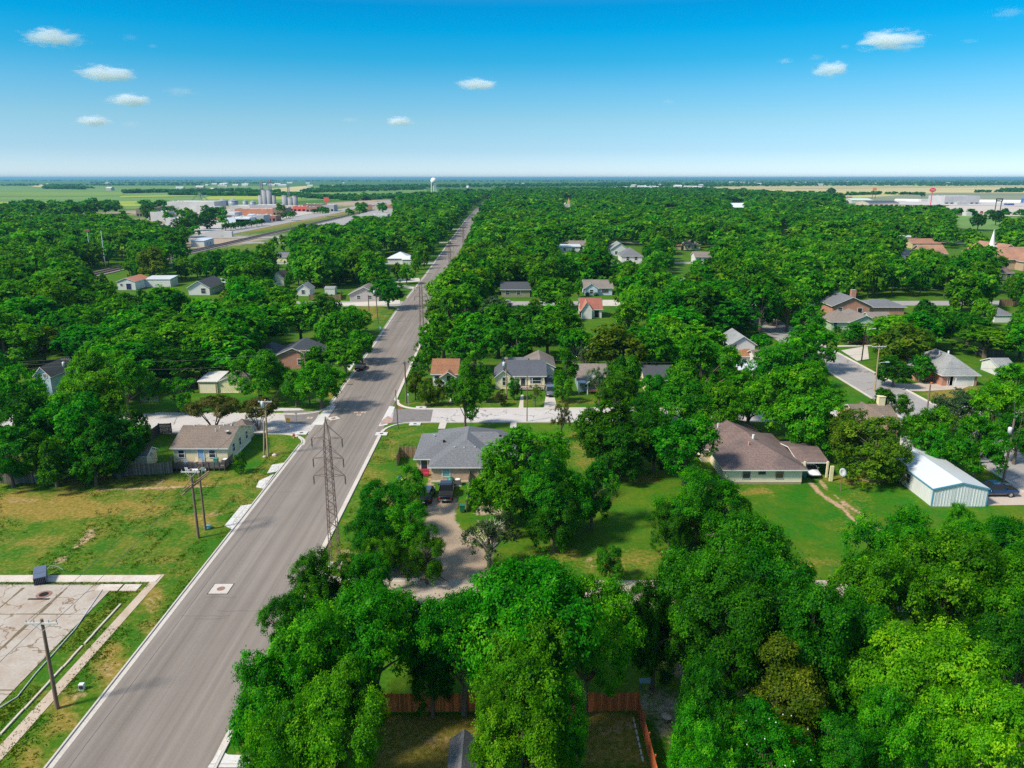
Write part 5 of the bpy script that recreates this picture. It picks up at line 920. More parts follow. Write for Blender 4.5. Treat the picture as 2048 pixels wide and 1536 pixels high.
LEAF = {'mid': M_leaf('leaf_mid_green', (0.006, 0.128, 0.002), (0.017, 0.288, 0.004), (0.121, 0.457, 0.008)),
        'dark': M_leaf('leaf_dark_green', (0.002, 0.087, 0.002), (0.008, 0.188, 0.004), (0.054, 0.322, 0.008)),
        'bright': M_leaf('leaf_bright_green', (0.014, 0.185, 0.002), (0.036, 0.350, 0.004), (0.185, 0.510, 0.008)),
        'olive': M_leaf('leaf_olive', (0.026, 0.114, 0.006), (0.080, 0.208, 0.008), (0.228, 0.349, 0.017)),
        'bronze': M_leaf('leaf_bronze', (0.033, 0.074, 0.013), (0.094, 0.134, 0.022), (0.268, 0.201, 0.061)),
        'grey': M_leaf('leaf_grey_green', (0.026, 0.074, 0.030), (0.067, 0.147, 0.054), (0.175, 0.268, 0.108)),
        'stuff': M_leaf('leaf_woodland', (0.009, 0.131, 0.004), (0.039, 0.277, 0.008), (0.185, 0.462, 0.015), stuff=True)}
BARK = M_plain('bark', (.115, .09, .065), .9, .35, 3); BARKP = M_plain('pale_bark', (.56, .49, .40), .9, .3, 3)
def crown_arrays(seed, lobes, clumps, leaves, size, shape='broad', R_=5.0, up=.45, tri=False, fill=1.0):
    r = np.random.RandomState(seed); az = {'high': (1, 1, .74), 'broad': (1, 1, .90), 'dense': (1, 1, .95), 'cedar': (.62, .62, 1.0), 'spread': (1.1, 1.1, .45), 'tall': (.78, .78, .95), 'bush': (1, 1, 1.0), 'sparse': (1, 1, .85)}[shape]
    A = np.array(az)*R_; cz = {'spread': 7.4, 'high': 6.3}.get(shape, 5.4)
    d = r.normal(size=(lobes, 3)); d /= np.linalg.norm(d, axis=1)[:, None]; d[:, 2] = np.where(d[:, 2] < (-.95 if shape in ('bush', 'dense', 'cedar') else -.62), -d[:, 2]*.8, d[:, 2])
    k = r.uniform(.46, .88, (lobes, 1)); k[:lobes//6] *= .4
    if leaves < 20 and shape not in ('sparse', 'spread'): k = .44+(k-.46)*.68
    if shape == 'cedar': k *= (1-.45*np.clip(d[:, 2:3], 0, 1)*0); 
    lc = d*k*A*np.array([1, 1, 1.0]); lr = r.uniform(.20, .40, lobes)*R_*(.8 if shape == 'sparse' else 1.2 if leaves < 20 else 1)
    if shape == 'cedar': f = 1-.5*np.clip(lc[:, 2]/A[2], -1, 1); lc[:, :2] *= f[:, None]; lr *= .62
    n1 = lobes*clumps; e = r.normal(size=(n1, 3)); e /= np.linalg.norm(e, axis=1)[:, None]
    ld = np.repeat(lc/np.linalg.norm(lc+1e-6, axis=1)[:, None], clumps, 0); e = e+ld*.55+np.array([0, 0, up]); e /= np.linalg.norm(e, axis=1)[:, None]
    cc = np.repeat(lc, clumps, 0)+e*np.repeat(lr, clumps)[:, None]*r.uniform(.72, 1.08, (n1, 1)); cc[:, 2] = np.maximum(cc[:, 2], -A[2]*1.02)
    cr = r.uniform(.24, .52, n1)*R_/5*(1.5 if leaves < 12 else 1)
    tint = np.clip(r.normal(.45, .20, n1)+.16*e[:, 2]*0+np.repeat(r.normal(0, .10, lobes), clumps), 0, 1)
    n2 = n1*leaves; g = r.normal(size=(n2, 3))*.62; lp = np.repeat(cc, leaves, 0)+g*np.repeat(cr, leaves)[:, None]*np.array([1, 1, .75])
    nn = np.repeat(e, leaves, 0)*.8+r.normal(size=(n2, 3))*.42+np.array([0, 0, .45]); nn /= np.linalg.norm(nn, axis=1)[:, None]
    q = r.normal(size=(n2, 3)); ta = np.cross(nn, q); ta /= np.linalg.norm(ta, axis=1)[:, None]; tb = np.cross(nn, ta)
    s = size*r.uniform(.65, 1.3, (n2, 1)); lp[:, 2] += cz
    tf = np.clip(np.repeat(tint, leaves)+r.normal(0, .10, n2), 0, 1)
    if tri: V = np.stack([lp+ta*s*1.1, lp-ta*s*.6+tb*s*.8, lp-ta*s*.6-tb*s*.8], 1)
    else: V = np.stack([lp+ta*s, lp+tb*s*.52+nn*s*.12, lp-ta*s, lp-tb*s*.52+nn*s*.12], 1)
    return V, tf, lc+np.array([0, 0, cz])
def arrays_mesh(name, V, tint, tone=None):
    n, k = V.shape[:2]; me_ = bpy.data.meshes.new(name); me_.vertices.add(n*k); me_.vertices.foreach_set('co', V.astype(np.float32).ravel())
    me_.loops.add(n*k); me_.loops.foreach_set('vertex_index', np.arange(n*k, dtype=np.int32)); me_.polygons.add(n); me_.polygons.foreach_set('loop_start', np.arange(0, n*k, k, dtype=np.int32))
    me_.update(calc_edges=True); a = me_.attributes.new('tint', 'FLOAT', 'FACE'); a.data.foreach_set('value', tint.astype(np.float32))
    if tone is not None: a = me_.attributes.new('tone', 'FLOAT', 'FACE'); a.data.foreach_set('value', tone.astype(np.float32))
    return me_
def trunk_mesh(seed, lobes, shape):
    r = random.Random(seed); mb = MB(); n = 6
    if shape == 'spread':
        for k in range(7): a = k*.9+r.random(); mb.tube([(math.cos(a)*.1, math.sin(a)*.1, 0), (math.cos(a)*.9, math.sin(a)*.9, 2.6), (math.cos(a)*2.6, math.sin(a)*2.6, 6.6)], [.16, .11, .05], 5)
        return mb.mesh('trunk')
    top = Vector((r.uniform(-.4, .4), r.uniform(-.4, .4), 6.2)); mb.tube([(0, 0, -.3), (top.x*.3, top.y*.3, 1.6), (top.x*.6, top.y*.6, 3.4), tuple(top), (top.x, top.y, 8)], [.42, .31, .25, .15, .05], 8)
    for p in lobes[:26]:
        z0 = r.uniform(1.8, 4.2); s = Vector((top.x*.5, top.y*.5, z0)); e = Vector(p); m_ = (s+e)/2+Vector((r.uniform(-.4, .4), r.uniform(-.4, .4), r.uniform(-.2, .7)))
        mb.tube([s, m_, e], [.13, .085, .03], 5)
    return mb.mesh('trunk')
def dead_mesh(seed, thick=1.0):
    r = random.Random(seed); mb = MB()
    def grow(p, d, ln, rad, dep):
        pts = [p]; 
        for i in range(3): d = (d+Vector((r.uniform(-.3, .3), r.uniform(-.3, .3), r.uniform(-.1, .25)))).normalized(); p = p+d*ln/3; pts.append(p)
        mb.tube(pts, [rad, rad*.85, rad*.72, rad*.6], 5)
        if dep: 
            for _ in range(r.choice((2, 3, 3))): grow(pts[r.choice((1, 2, 3))], (d+Vector((r.uniform(-1, 1), r.uniform(-1, 1), r.uniform(-.3, .5)))).normalized(), ln*r.uniform(.6, .85), rad*.6, dep-1)
    for k in range(4): grow(Vector((0, 0, 1.5)), Vector((r.uniform(-1, 1), r.uniform(-1, 1), 1)).normalized(), 3.0, .22*thick, 4)
    mb.tube([(0, 0, -.2), (0, 0, 1.6)], [.35, .28], 8); return mb.mesh('trunk')
SPEC = {0: dict(lobes=32, clumps=30, leaves=56, size=.115), 1: dict(lobes=28, clumps=22, leaves=32, size=.185), 2: dict(lobes=24, clumps=14, leaves=18, size=.31)}
PROTO = {}
def proto(shape, lod, var):
    key = (shape, lod, var)
    if key not in PROTO:
        sp = dict(SPEC[lod]); sd_ = hash((len(shape)*7+ord(shape[0]), lod*0, var)) % 9999
        if shape == 'dense': sp['lobes'] = int(sp['lobes']*1.15)
        if shape == 'sparse': sp['lobes'] = int(sp['lobes']*.7); sp['clumps'] = int(sp['clumps']*.35)
        if shape in ('spread', 'cedar', 'bush', 'tall'): sp['lobes'] = int(sp['lobes']*.8)
        V, t_, lc = crown_arrays(sd_, shape=shape, **sp); me_ = arrays_mesh('crown', V, t_); me_.materials.append(LEAF['mid']); tm = trunk_mesh(sd_, [tuple(p) for p in lc], shape); tm.materials.append(BARK)
        PROTO[key] = (me_, tm)
    return PROTO[key]
TREES = []
def put_tree(x, y, Rm, H, shape, leafk, label, name='shade_tree', group='trees over the neighbourhood', lod=None, cat='tree', dead=0):
    lod = (0 if y < 84 else 1 if y < 150 else 2) if lod is None else lod; cm, tm = proto(shape, lod, rnd.randrange(3))
    o = empty(name, label, cat, (x, y, 0), rnd.uniform(0, 6.28), group); o.scale = (Rm/5*rnd.uniform(.95, 1.05), Rm/5*rnd.uniform(.95, 1.05), H/10)
    c = bpy.data.objects.new('crown', cm); col.objects.link(c); c.parent = o; c.material_slots[0].link = 'OBJECT'; c.material_slots[0].material = LEAF[leafk]
    t_ = bpy.data.objects.new('trunk', tm); col.objects.link(t_); t_.parent = o
    if dead:
        if ('dead', dead) not in PROTO: PROTO[('dead', dead)] = dead_mesh(dead); PROTO[('dead', dead)].materials.append(BARKP)
        d = bpy.data.objects.new('bare_branches', PROTO[('dead', dead)]); col.objects.link(d); d.parent = o
    TREES.append((x, y, Rm, H)); return o
def T_(u, v, r, H, shape, leafk, label, name='shade_tree', dead=0, lod=None, zc=.55, grp='trees over the neighbourhood'):
    zc = .63 if shape == 'high' else zc; x, y = P(u, v, H*zc); Rm = r*(y*CS+(CAM_H-H*zc)*SN)/FPX*(1.0 if shape not in ('cedar', 'tall') else 1.4); return put_tree(x, y, Rm, H, shape, leafk, label, name, dead=dead, lod=lod, group=grp)
# foreground, bottom left to bottom right
for a in [
 (650, 1185, 62, 8.5, 'dense', 'dark', 'dark small tree on the verge between the nearest tower and the street'), (735, 1172, 50, 8, 'broad', 'mid', 'green tree just right of the nearest tower foot, against the dirt drive'),
 (582, 1262, 58, 8, 'broad', 'dark', 'dark ragged tree overhanging the right kerb of the near street'),
 (745, 1275, 112, 12, 'high', 'mid', 'broad green tree above the red fence, its top lit'), (620, 1345, 105, 12, 'broad', 'mid', 'large leafy tree at the right kerb of the near street, left of the red fence'),
 (545, 1420, 85, 11, 'broad', 'mid', 'tree leaning over the street at its lowest visible stretch'), (670, 1480, 100, 11, 'broad', 'mid', 'green tree at the bottom edge left of the shaded back yard'), (570, 1520, 75, 10, 'broad', 'mid', 'tree at the bottom edge nearest the street'),
 (725, 1405, 46, 7, 'dense', 'dark', 'small dark tree hiding the left end of the red fence'),
 (1050, 1250, 150, 14, 'high', 'mid', 'huge spreading tree over the middle of the near view, rear part of the clump'), (925, 1280, 88, 11, 'high', 'mid', 'green tree left of the huge spreading tree, beyond the red fence'), (1175, 1268, 98, 12, 'high', 'mid', 'green tree right of the huge spreading tree, above the red fence corner'),
 (1075, 1375, 112, 12, 'high', 'mid', 'big tree with bare twigs standing across the gap in the red fence', 'shade_tree', 8), (1000, 1455, 62, 10, 'high', 'mid', 'tree dropping its boughs over the lit back yard grass', ), (1118, 1445, 58, 9, 'high', 'mid', 'tree hanging just left of the right-hand stretch of red fence'),
 (1040, 1530, 95, 10, 'broad', 'bright', 'rounded green tree at the bottom edge beside the grey shed roof'),
 (1492, 1150, 118, 13, 'dense', 'dark', 'massive dark tree below the brown-roofed house, upper half'), (1390, 1218, 92, 12, 'dense', 'dark', 'massive dark tree left of the deep shade, over the lane'), (1572, 1215, 108, 12, 'dense', 'dark', 'massive dark tree near the middle right, its crown highest of the group'), (1450, 1270, 110, 12, 'dense', 'dark', 'deep shaded dark tree above the low brown roof'), (1620, 1290, 105, 12, 'dense', 'dark', 'dark tree behind the yellow-tipped conifer-like tree'),
 (1570, 1385, 82, 9, 'cedar', 'olive', 'olive, yellow-tipped bushy tree right of the low brown roof'), (1430, 1422, 66, 9, 'dense', 'dark', 'dark rounded tree right of the pale stump table'), (1415, 1515, 72, 8, 'dense', 'mid', 'glossy green tree right of the red fence at the bottom edge'), (1540, 1510, 100, 7.5, 'bush', 'mid', 'wide shrub dotted with white blossoms at the bottom edge'), (1680, 1510, 80, 7, 'bush', 'dark', 'dark spiky shrub between the blossoming shrub and the brightest tree'),
 (1870, 1390, 135, 12, 'broad', 'bright', 'brightest yellow-green tree filling the lower right corner'), (1960, 1490, 110, 11, 'broad', 'bright', 'bright tree below and right of the brightest crown, at the corner'), (1780, 1480, 80, 9, 'broad', 'mid', 'green tree tucked under the left side of the brightest crown'),
 (1800, 1125, 100, 12, 'broad', 'mid', 'fine-leaved tree at the end of the wheel ruts'), (1740, 1210, 95, 12, 'broad', 'mid', 'mid-green tree below the wheel ruts and right of the massive dark group'), (1900, 1180, 115, 13, 'broad', 'mid', 'large green tree below the metal building'), (2010, 1118, 82, 10, 'broad', 'mid', 'tree at the right edge just below the blue pickup'), (2030, 1220, 110, 12, 'broad', 'mid', 'tree at the right edge halfway down the foreground'), (2040, 1340, 90, 11, 'broad', 'dark', 'dark tree at the right edge behind the brightest crown'), (1700, 1310, 80, 11, 'dense', 'dark', 'dark tree left of the brightest crown'), (1930, 1068, 45, 7, 'broad', 'mid', 'small light tree overlapping the near corner of the metal building'),
 (1310, 1268, 62, 10, 'dense', 'dark', 'dark tree overhanging the teal table behind the red fence corner'), (862, 1315, 58, 10, 'dense', 'dark', 'dark tree closing the gap behind the middle of the red fence'),
 # between the drive and the brown-roofed house
 (765, 1012, 56, 8, 'bush', 'dark', 'tree behind the duplex side yard, top of the verge clump'), (738, 1078, 52, 8, 'bush', 'dark', 'dark tree nearest the tower in the verge clump'), (800, 1065, 58, 8, 'bush', 'mid', 'green tree between the parked cars and the verge'), (852, 1108, 44, 6.5, 'bush', 'mid', 'low tree with boughs over the dirt drive'), (818, 978, 32, 6.5, 'bush', 'mid', 'small tree beside the duplex side yard fence'), (760, 1120, 40, 7, 'sparse', 'mid', 'thin tree with pale bare limbs at the drive mouth'),
 (1055, 925, 80, 11, 'dense', 'mid', 'tall dark tree overlapping the right end of the duplex roof'), (1010, 978, 62, 10, 'dense', 'mid', 'green tree right of the black pickup across the fence'), (1108, 988, 78, 11, 'bush', 'dark', 'large dark tree on the back lawn right of the duplex'), (1185, 985, 48, 9, 'bush', 'dark', 'dark tree at the right end of the duplex-side clump'), (1110, 1035, 48, 8, 'bush', 'dark', 'lower dark tree of the duplex-side clump, above the burnt patches'),
 (1235, 865, 78, 11, 'dense', 'dark', 'broad blue-green tree on the lawn below the side street'), (1240, 905, 52, 8, 'dense', 'dark', 'dark undergrown tree beneath the blue-green crown'), (1374, 898, 72, 10, 'broad', 'mid', 'rounded green tree left of the brown hip roof'), (1310, 880, 45, 9, 'dense', 'dark', 'dark tree between the blue-green and the rounded green trees'),
 (1398, 1005, 82, 10, 'bush', 'mid', 'green tree on the lawn before the brown-roofed house, left part'), (1448, 1035, 64, 8.5, 'bush', 'dark', 'dark tree with bare branches before the brown-roofed house', 'shade_tree', 5), (1340, 1052, 44, 7, 'bush', 'dark', 'low dark tree at the left of the lawn clump'), (1220, 1120, 30, 4.5, 'bush', 'dark', 'dark bush near the lane behind the huge spreading tree', 'shrub'),
 # right middle
 (1590, 800, 82, 13, 'broad', 'bright', 'tall bright tree right of the brown hip roof ridge'), (1628, 846, 60, 10, 'dense', 'mid', 'green tree above the carport'), (1690, 870, 45, 9, 'dense', 'olive', 'olive tree left of the tan chimney'), (1752, 898, 76, 9, 'bush', 'olive', 'wide rounded elm-like tree behind the satellite dish'), (1785, 905, 36, 8, 'bush', 'olive', 'right shoulder of olive trees touching the metal building'),
 (1778, 812, 38, 7, 'broad', 'dark', 'small dark tree in front of the side street junction'), (1908, 826, 40, 8, 'broad', 'grey', 'grey-green thin tree right of the junction', 'shade_tree', 6), (1990, 818, 50, 10, 'broad', 'bright', 'bright tree hiding the brick garage corner'), (2030, 790, 60, 11, 'broad', 'mid', 'tree at the right edge beyond the transformer pole'), (1860, 868, 50, 9, 'broad', 'mid', 'green tree below the junction'), (1925, 868, 42, 8, 'sparse', 'olive', 'thin tree with bare twigs behind the metal building', 'shade_tree', 7), (1955, 897, 58, 10, 'broad', 'mid', 'green tree behind the metal building, left of the street'), (1870, 893, 34, 7, 'broad', 'mid', 'small tree tucked behind the metal roof'), (2040, 860, 45, 10, 'dense', 'dark', 'dark tree behind the transformer pole at the right edge'),
 (1812, 690, 66, 11, 'dense', 'olive', 'large olive dark tree right of the curved street lamp'), (1790, 738, 34, 7, 'dense', 'dark', 'dark lower tree against the curved street lamp'), (1842, 735, 27, 6, 'dense', 'mid', 'green tree touching the grey hip roof'), (1620, 692, 58, 11, 'dense', 'mid', 'round dark tree left of the right-hand street'), (1700, 662, 30, 6, 'dense', 'dark', 'round tree in front of the sage green house'),
 (1410, 745, 70, 15, 'broad', 'bright', 'very tall bright tree in the centre right, above the side street'), (1370, 810, 55, 10, 'broad', 'mid', 'tree on the far kerb of the side street beneath the tall bright one'), (1440, 820, 50, 10, 'broad', 'bright', 'bright tree by the side street left of the brown roof'), (1500, 800, 60, 11, 'broad', 'mid', 'tree left of the tall bright tree by the carport'), (1310, 790, 42, 9, 'broad', 'mid', 'tree right of the blue-grey cottage at the side street'), (1235, 790, 42, 9, 'broad', 'mid', 'tree at the side street nearest the white gabled porch'), (1290, 835, 40, 8, 'dense', 'dark', 'dark tree on the near kerb of the side street'), (1550, 740, 55, 11, 'broad', 'mid', 'tree between the grey roof and the tall bright tree'),
 (1230, 700, 68, 12, 'broad', 'olive', 'large olive-green tree behind the white gabled porch'), (1300, 700, 55, 12, 'broad', 'mid', 'green tree right of the large olive-green tree'), (1200, 765, 26, 8, 'sparse', 'grey', 'thin grey-green tree beside the white gabled porch'),
 (1133, 742, 26, 9, 'cedar', 'mid', 'tall narrow cedar between the two cottages', 'cedar_tree'), (1125, 775, 22, 5.5, 'bush', 'mid', 'rounded shrub at the foot of the narrow cedar', 'shrub'),
 (929, 803, 27, 9, 'tall', 'dark', 'neat round-crowned young tree standing on the side street verge'), (1124, 830, 24, 8, 'sparse', 'bronze', 'thin pinkish young tree below the grey parked car'), (1028, 775, 16, 4.5, 'bush', 'mid', 'small round tree before the slate-roofed house'), (1070, 788, 17, 4.5, 'sparse', 'olive', 'thin small tree by the red porch rail'), (972, 778, 20, 4.5, 'cedar', 'mid', 'conical shrub left of the slate-roofed house', 'shrub'), (1003, 795, 13, 3, 'bush', 'bronze', 'reddish shrub at the foot of the tan pole', 'shrub'),
 # crape myrtles before the rust-roofed house
 (830, 768, 20, 6, 'bush', 'olive', 'first small lawn tree, next to the far corner pole'), (850, 785, 19, 5, 'bush', 'olive', 'second small lawn tree from the far corner pole'), (876, 783, 20, 5, 'bush', 'olive', 'third small lawn tree, before the rust-brown roof'), (905, 778, 18, 5.5, 'bush', 'mid', 'small tree beside the white porch of the rust-roofed house'), (930, 765, 20, 6, 'bush', 'mid', 'small tree right of the rust-roofed house'), (838, 735, 24, 6, 'bush', 'mid', 'bushy tree at the right kerb beyond the far corner pole'),
 (950, 688, 56, 12, 'broad', 'mid', 'large green tree right behind the rust-brown roofed bungalow'), (886, 668, 48, 11, 'broad', 'mid', 'green tree by the second lattice tower, right of it'), (1035, 682, 46, 10, 'dense', 'dark', 'dark tree behind the slate-roofed house'), (1095, 668, 48, 11, 'broad', 'mid', 'green tree behind the white garage'), (1150, 692, 40, 10, 'broad', 'bright', 'light green tree behind the narrow cedar'), (855, 705, 28, 8, 'bush', 'mid', 'low green tree at the right kerb past the second lattice tower'),
 (946, 742, 26, 7, 'bush', 'mid', 'bushy tree between the rust-brown roof and the slate-roofed house'), (968, 752, 16, 5, 'bush', 'dark', 'dark shrub at the left wall of the slate-roofed house', 'shrub'), (1250, 752, 36, 9, 'broad', 'mid', 'green tree right of the white gabled porch, set back'), (1172, 716, 30, 8, 'sparse', 'grey', 'thin grey tree behind the blue-grey cottage roof'),
 (1000, 645, 42, 11, 'broad', 'mid', 'green tree behind the second side street lawn, nearest the road'), (1058, 642, 46, 11, 'dense', 'dark', 'dark tree in the middle of the second side street lawn'), (1122, 648, 42, 11, 'broad', 'mid', 'green tree left of the red-gabled white house, nearer the camera'), (1112, 586, 44, 10, 'dense', 'mid', 'wide dome-shaped tree left of the pale blue house'), (1070, 612, 18, 5, 'bush', 'olive', 'small olive shrub on the second side street', 'shrub'),
 (600, 640, 48, 11, 'broad', 'mid', 'green tree behind the charcoal hip roof'), (555, 622, 44, 11, 'broad', 'bright', 'bright tree behind the charcoal hip roof, leftmost'), (650, 618, 36, 10, 'broad', 'mid', 'green tree in front of the brown privacy fence'), (694, 645, 36, 9, 'broad', 'bright', 'bright tree by the short transformer pole left of the street'), (628, 722, 30, 7, 'broad', 'mid', 'small tree at the right end of the charcoal hip roof'),
 # left of the road
 (425, 828, 46, 5.6, 'spread', 'bronze', 'bronze-green multi-stemmed crape myrtle behind the cream cottage', 'crape_myrtle'), (514, 828, 40, 5.4, 'spread', 'bronze', 'second crape myrtle, between the cottage and the tan pole', 'crape_myrtle'),
 (352, 784, 38, 7, 'sparse', 'mid', 'small open tree left of the tan garage'), (368, 806, 18, 4, 'bush', 'mid', 'low bush at the foot of the small open tree', 'shrub'),
 (516, 748, 58, 10, 'broad', 'mid', 'tree right of the tan garage over the lawn'), (640, 768, 47, 9, 'broad', 'mid', 'tree beside the street lamp pole left of the crossing'), (590, 775, 30, 7, 'broad', 'mid', 'small tree under the street lamp arm'), (690, 712, 46, 9, 'broad', 'mid', 'tree overhanging the black car at the left kerb'), (722, 690, 36, 8, 'broad', 'mid', 'tree at the left kerb beyond the black car'), (480, 668, 66, 13, 'broad', 'bright', 'tall yellow-green tree left of the charcoal hip roof'), (655, 660, 22, 8, 'tall', 'mid', 'slim tree right of the charcoal hip roof'),
 (775, 585, 38, 10, 'broad', 'dark', 'dark tree standing at the second crossing left of the road'), (303, 525, 34, 15, 'broad', 'olive', 'tall olive tree above the rust-roofed workshop'),
 (228, 885, 64, 10, 'bush', 'dark', 'dark glossy tree left of the small cream shed'), (150, 862, 75, 12, 'broad', 'mid', 'green tree at left above the vacant lot'), (60, 850, 75, 12, 'dense', 'dark', 'dark tree at the left edge above the vacant lot'), (200, 820, 70, 12, 'broad', 'mid', 'green tree by the far side street at left'), (122, 832, 66, 11, 'broad', 'bright', 'bright tree at left below the transformer pole'), (30, 800, 60, 12, 'broad', 'mid', 'tree at the left edge level with the side street'), (262, 868, 38, 9, 'dense', 'dark', 'dark tree beside the dark board fence'), (15, 908, 60, 9, 'bush', 'dark', 'low dark tree at the left edge by the old fence'), (105, 915, 55, 8, 'bush', 'dark', 'low dark tree above the vacant lot at left'), (185, 920, 48, 7, 'bush', 'dark', 'low dark tree left of the grey board fence'), (250, 770, 50, 11, 'broad', 'mid', 'tree behind the farm gate'), (195, 755, 55, 12, 'broad', 'mid', 'tree right of the pale blue gable'), (480, 925, 14, 3, 'bush', 'dark', 'dark shrub beside the cottage side wall', 'shrub')]:
    nm = a[7] if len(a) > 7 else 'shade_tree'; T_(*a[:7], name=nm, dead=a[8] if len(a) > 8 else 0)
# the bleached tree on the dirt drive
x, y = P(985, 1075, 4.2); o = T_(978, 1072, 64, 7, 'sparse', 'grey', 'half-dead bleached tree with pale bare limbs on the dirt drive', 'bare_tree', dead=3, lod=1)
x, y = P(730, 1150, 2); o = empty('bare_tree', 'small leafless pale tree at the drive mouth by the nearest tower', 'tree', (*P(735, 1160), 0), .4, 'trees over the neighbourhood'); me_ = dead_mesh(11); me_.materials.append(BARKP); t_ = mesh_obj('branches', me_, [], o); o.scale = (.42, .42, .5)
x, y = P(860, 1155); mb = MB(); mb.tube([(-3.2, 1.4, .8), (-1.2, .7, .5), (.6, .1, .35), (2.2, -1.2, .12)], [.16, .12, .09, .03], 6); mb.tube([(.6, .1, .35), (1.6, .8, .5)], [.06, .02], 5); mb.tube([(-.4, .5, .4), (.2, 1.3, .9)], [.05, .02], 5); tag(mb.build('fallen_bough', BARK, None, (x, y, 0)), 'dark fallen bough lying across the dirt drive', 'branch')
# white blossoms of the wide shrub are part of its crown: a small mesh of its own
bs = [o for o in bpy.data.objects if o.get('label', '').startswith('wide shrub dotted')][0]; r_ = np.random.RandomState(5); mb = MB()
for k in range(15):
    d = Vector(r_.normal(size=3)); d.z = abs(d.z)*.8+.4; d.normalize(); p = Vector((d.x*4.6, d.y*4.6, 6+d.z*3.7)); mb.lathe([(.01, p.z-.06), (.075, p.z), (.01, p.z+.08)], 5, 0, (p.x, p.y))
mb.build('blossom', M_flat('petals', (.8, .8, .72), .7), bs)
HAND = list(TREES)
# ------------------------------------------------------------------ the rest of the wood, kept off streets, yards and roofs
CLEAR = [(70, 722, 112, 760), (392, 742, 482, 806), (205, 806, 330, 828), (320, 828, 560, 870), (345, 850, 520, 950), (545, 678, 634, 718), (572, 712, 602, 734), (706, 724, 736, 744), (232, 552, 276, 584), (285, 556, 330, 574), (358, 552, 425, 588), (412, 553, 452, 578), (593, 564, 621, 590), (648, 570, 672, 591), (618, 586, 690, 612), (700, 560, 735, 590), (742, 606, 800, 662), (772, 502, 822, 526), (546, 551, 568, 563), (552, 503, 577, 524), (378, 472, 411, 496), (450, 482, 512, 500), (405, 452, 560, 474), (540, 432, 700, 447), (265, 385, 690, 434), (280, 430, 378, 450), (400, 430, 480, 447), (682, 402, 785, 432),
  (862, 724, 930, 770), (992, 716, 1092, 795), (1040, 710, 1110, 752), (1090, 765, 1116, 815), (1155, 742, 1212, 792), (1292, 752, 1330, 768), (1000, 568, 1022, 590), (1060, 596, 1108, 612), (1157, 594, 1206, 634), (1168, 557, 1230, 590), (1200, 596, 1242, 613), (1196, 634, 1222, 662), (998, 487, 1016, 495), (1117, 486, 1170, 499), (1224, 482, 1284, 522), (1350, 492, 1420, 520), (1346, 515, 1375, 545), (1562, 456, 1575, 470), (1654, 585, 1815, 622), (1658, 620, 1745, 652), (1690, 676, 1745, 692), (1735, 585, 1900, 600), (1458, 664, 1500, 724), (1516, 722, 1562, 740), (1478, 738, 1535, 751), (1640, 745, 1730, 806), (1782, 762, 1960, 805), (1888, 706, 1975, 772), (1700, 812, 1735, 838), (1990, 750, 2030, 758), (1985, 628, 2020, 645), (1995, 600, 2048, 613), (1126, 395, 1145, 414), (1464, 402, 1490, 416), (1895, 486, 1924, 512), (1822, 485, 1880, 496), (1808, 476, 1830, 482), (1792, 506, 1818, 514), (1977, 460, 1995, 500), (2012, 503, 2048, 540), (1992, 545, 2020, 558), (1690, 375, 1800, 411), (1800, 375, 2048, 408), (1935, 405, 2048, 436), (1912, 432, 2000, 456), (800, 812, 1190, 845), (1690, 800, 1830, 835), (850, 372, 880, 384), (1660, 820, 1720, 830), (40, 1000, 60, 1010), (185, 528, 240, 545), (1030, 604, 1060, 616)]
CPOLY = [[(331, 518), (560, 452), (600, 440), (600, 450), (560, 466), (340, 522)], [(1665, 708), (1740, 700), (1870, 812), (1850, 835), (1740, 810), (1662, 745)]]
def inpoly(u, v, p):
    c = False; n = len(p)
    for i in range(n):
        (ax, ay), (bx, by) = p[i], p[(i+1) % n]
        if (ay > v) != (by > v) and u < (bx-ax)*(v-ay)/(by-ay+1e-12)+ax: c = not c
    return c
CR = np.array(CLEAR, float)
def blocked(x, y, Rm, H):
    u, v, s = PX(x, y, H*.6); ru, rv = Rm*s*.74, H*.36*s
    dx = np.maximum(np.maximum(CR[:, 0]-u, u-CR[:, 2]), 0)/max(ru, .01); dy = np.maximum(np.maximum(CR[:, 1]-v, v-CR[:, 3]), 0)/max(rv, .01)
    if (dx*dx+dy*dy < 1).any(): return True
    for p in CPOLY:
        for k in range(8):
            if inpoly(u+ru*math.cos(k*.785), v+rv*math.sin(k*.785), p) or inpoly(u, v, p): return True
    if y < 1560 and abs(x-xc(y)) < HW+max(1.5, Rm*(.75 if y < 260 else .85)): return True
    ub, vb, _ = PX(x, y, 1)
    if abs(y-258) < 7 and x < 300 or (abs(y-131) < 8): return True
    if ST2[0]-4 < x < ST2[1]+4 and y < 200: return True
    if -197 < x < -178 or (-246 < x < -196 and y > 560 and y < 1500) or (x < -245 and x > -470 and y > 640 and y < 1150): return True
    for bx_, by_, hw_, hd_ in BLD:
        if abs(x-bx_) < hw_+1.5 and abs(y-by_) < hd_+1.5: return True
    return False
def limit(x, y):
    u, v, s = PX(x, y, 6)
    if u < -70 or u > 2120: return False
    if x < -180: return y < 830+.0*x+(x+600)*1.0*(1 if x > -600 else 0)*.9 if x < -245 else y < 560
    if x < xc(y): return y < 1750
    lim = [(950, 374), (1350, 379), (1500, 386), (1690, 396), (1740, 410), (1800, 414), (1890, 422), (1930, 452), (2000, 455), (2200, 445)]
    for (a, b), (c, d) in zip(lim, lim[1:]):
        if u <= c: return v > b+(d-b)*(u-a)/(c-a)
    return False
cand = []; y = 139.0
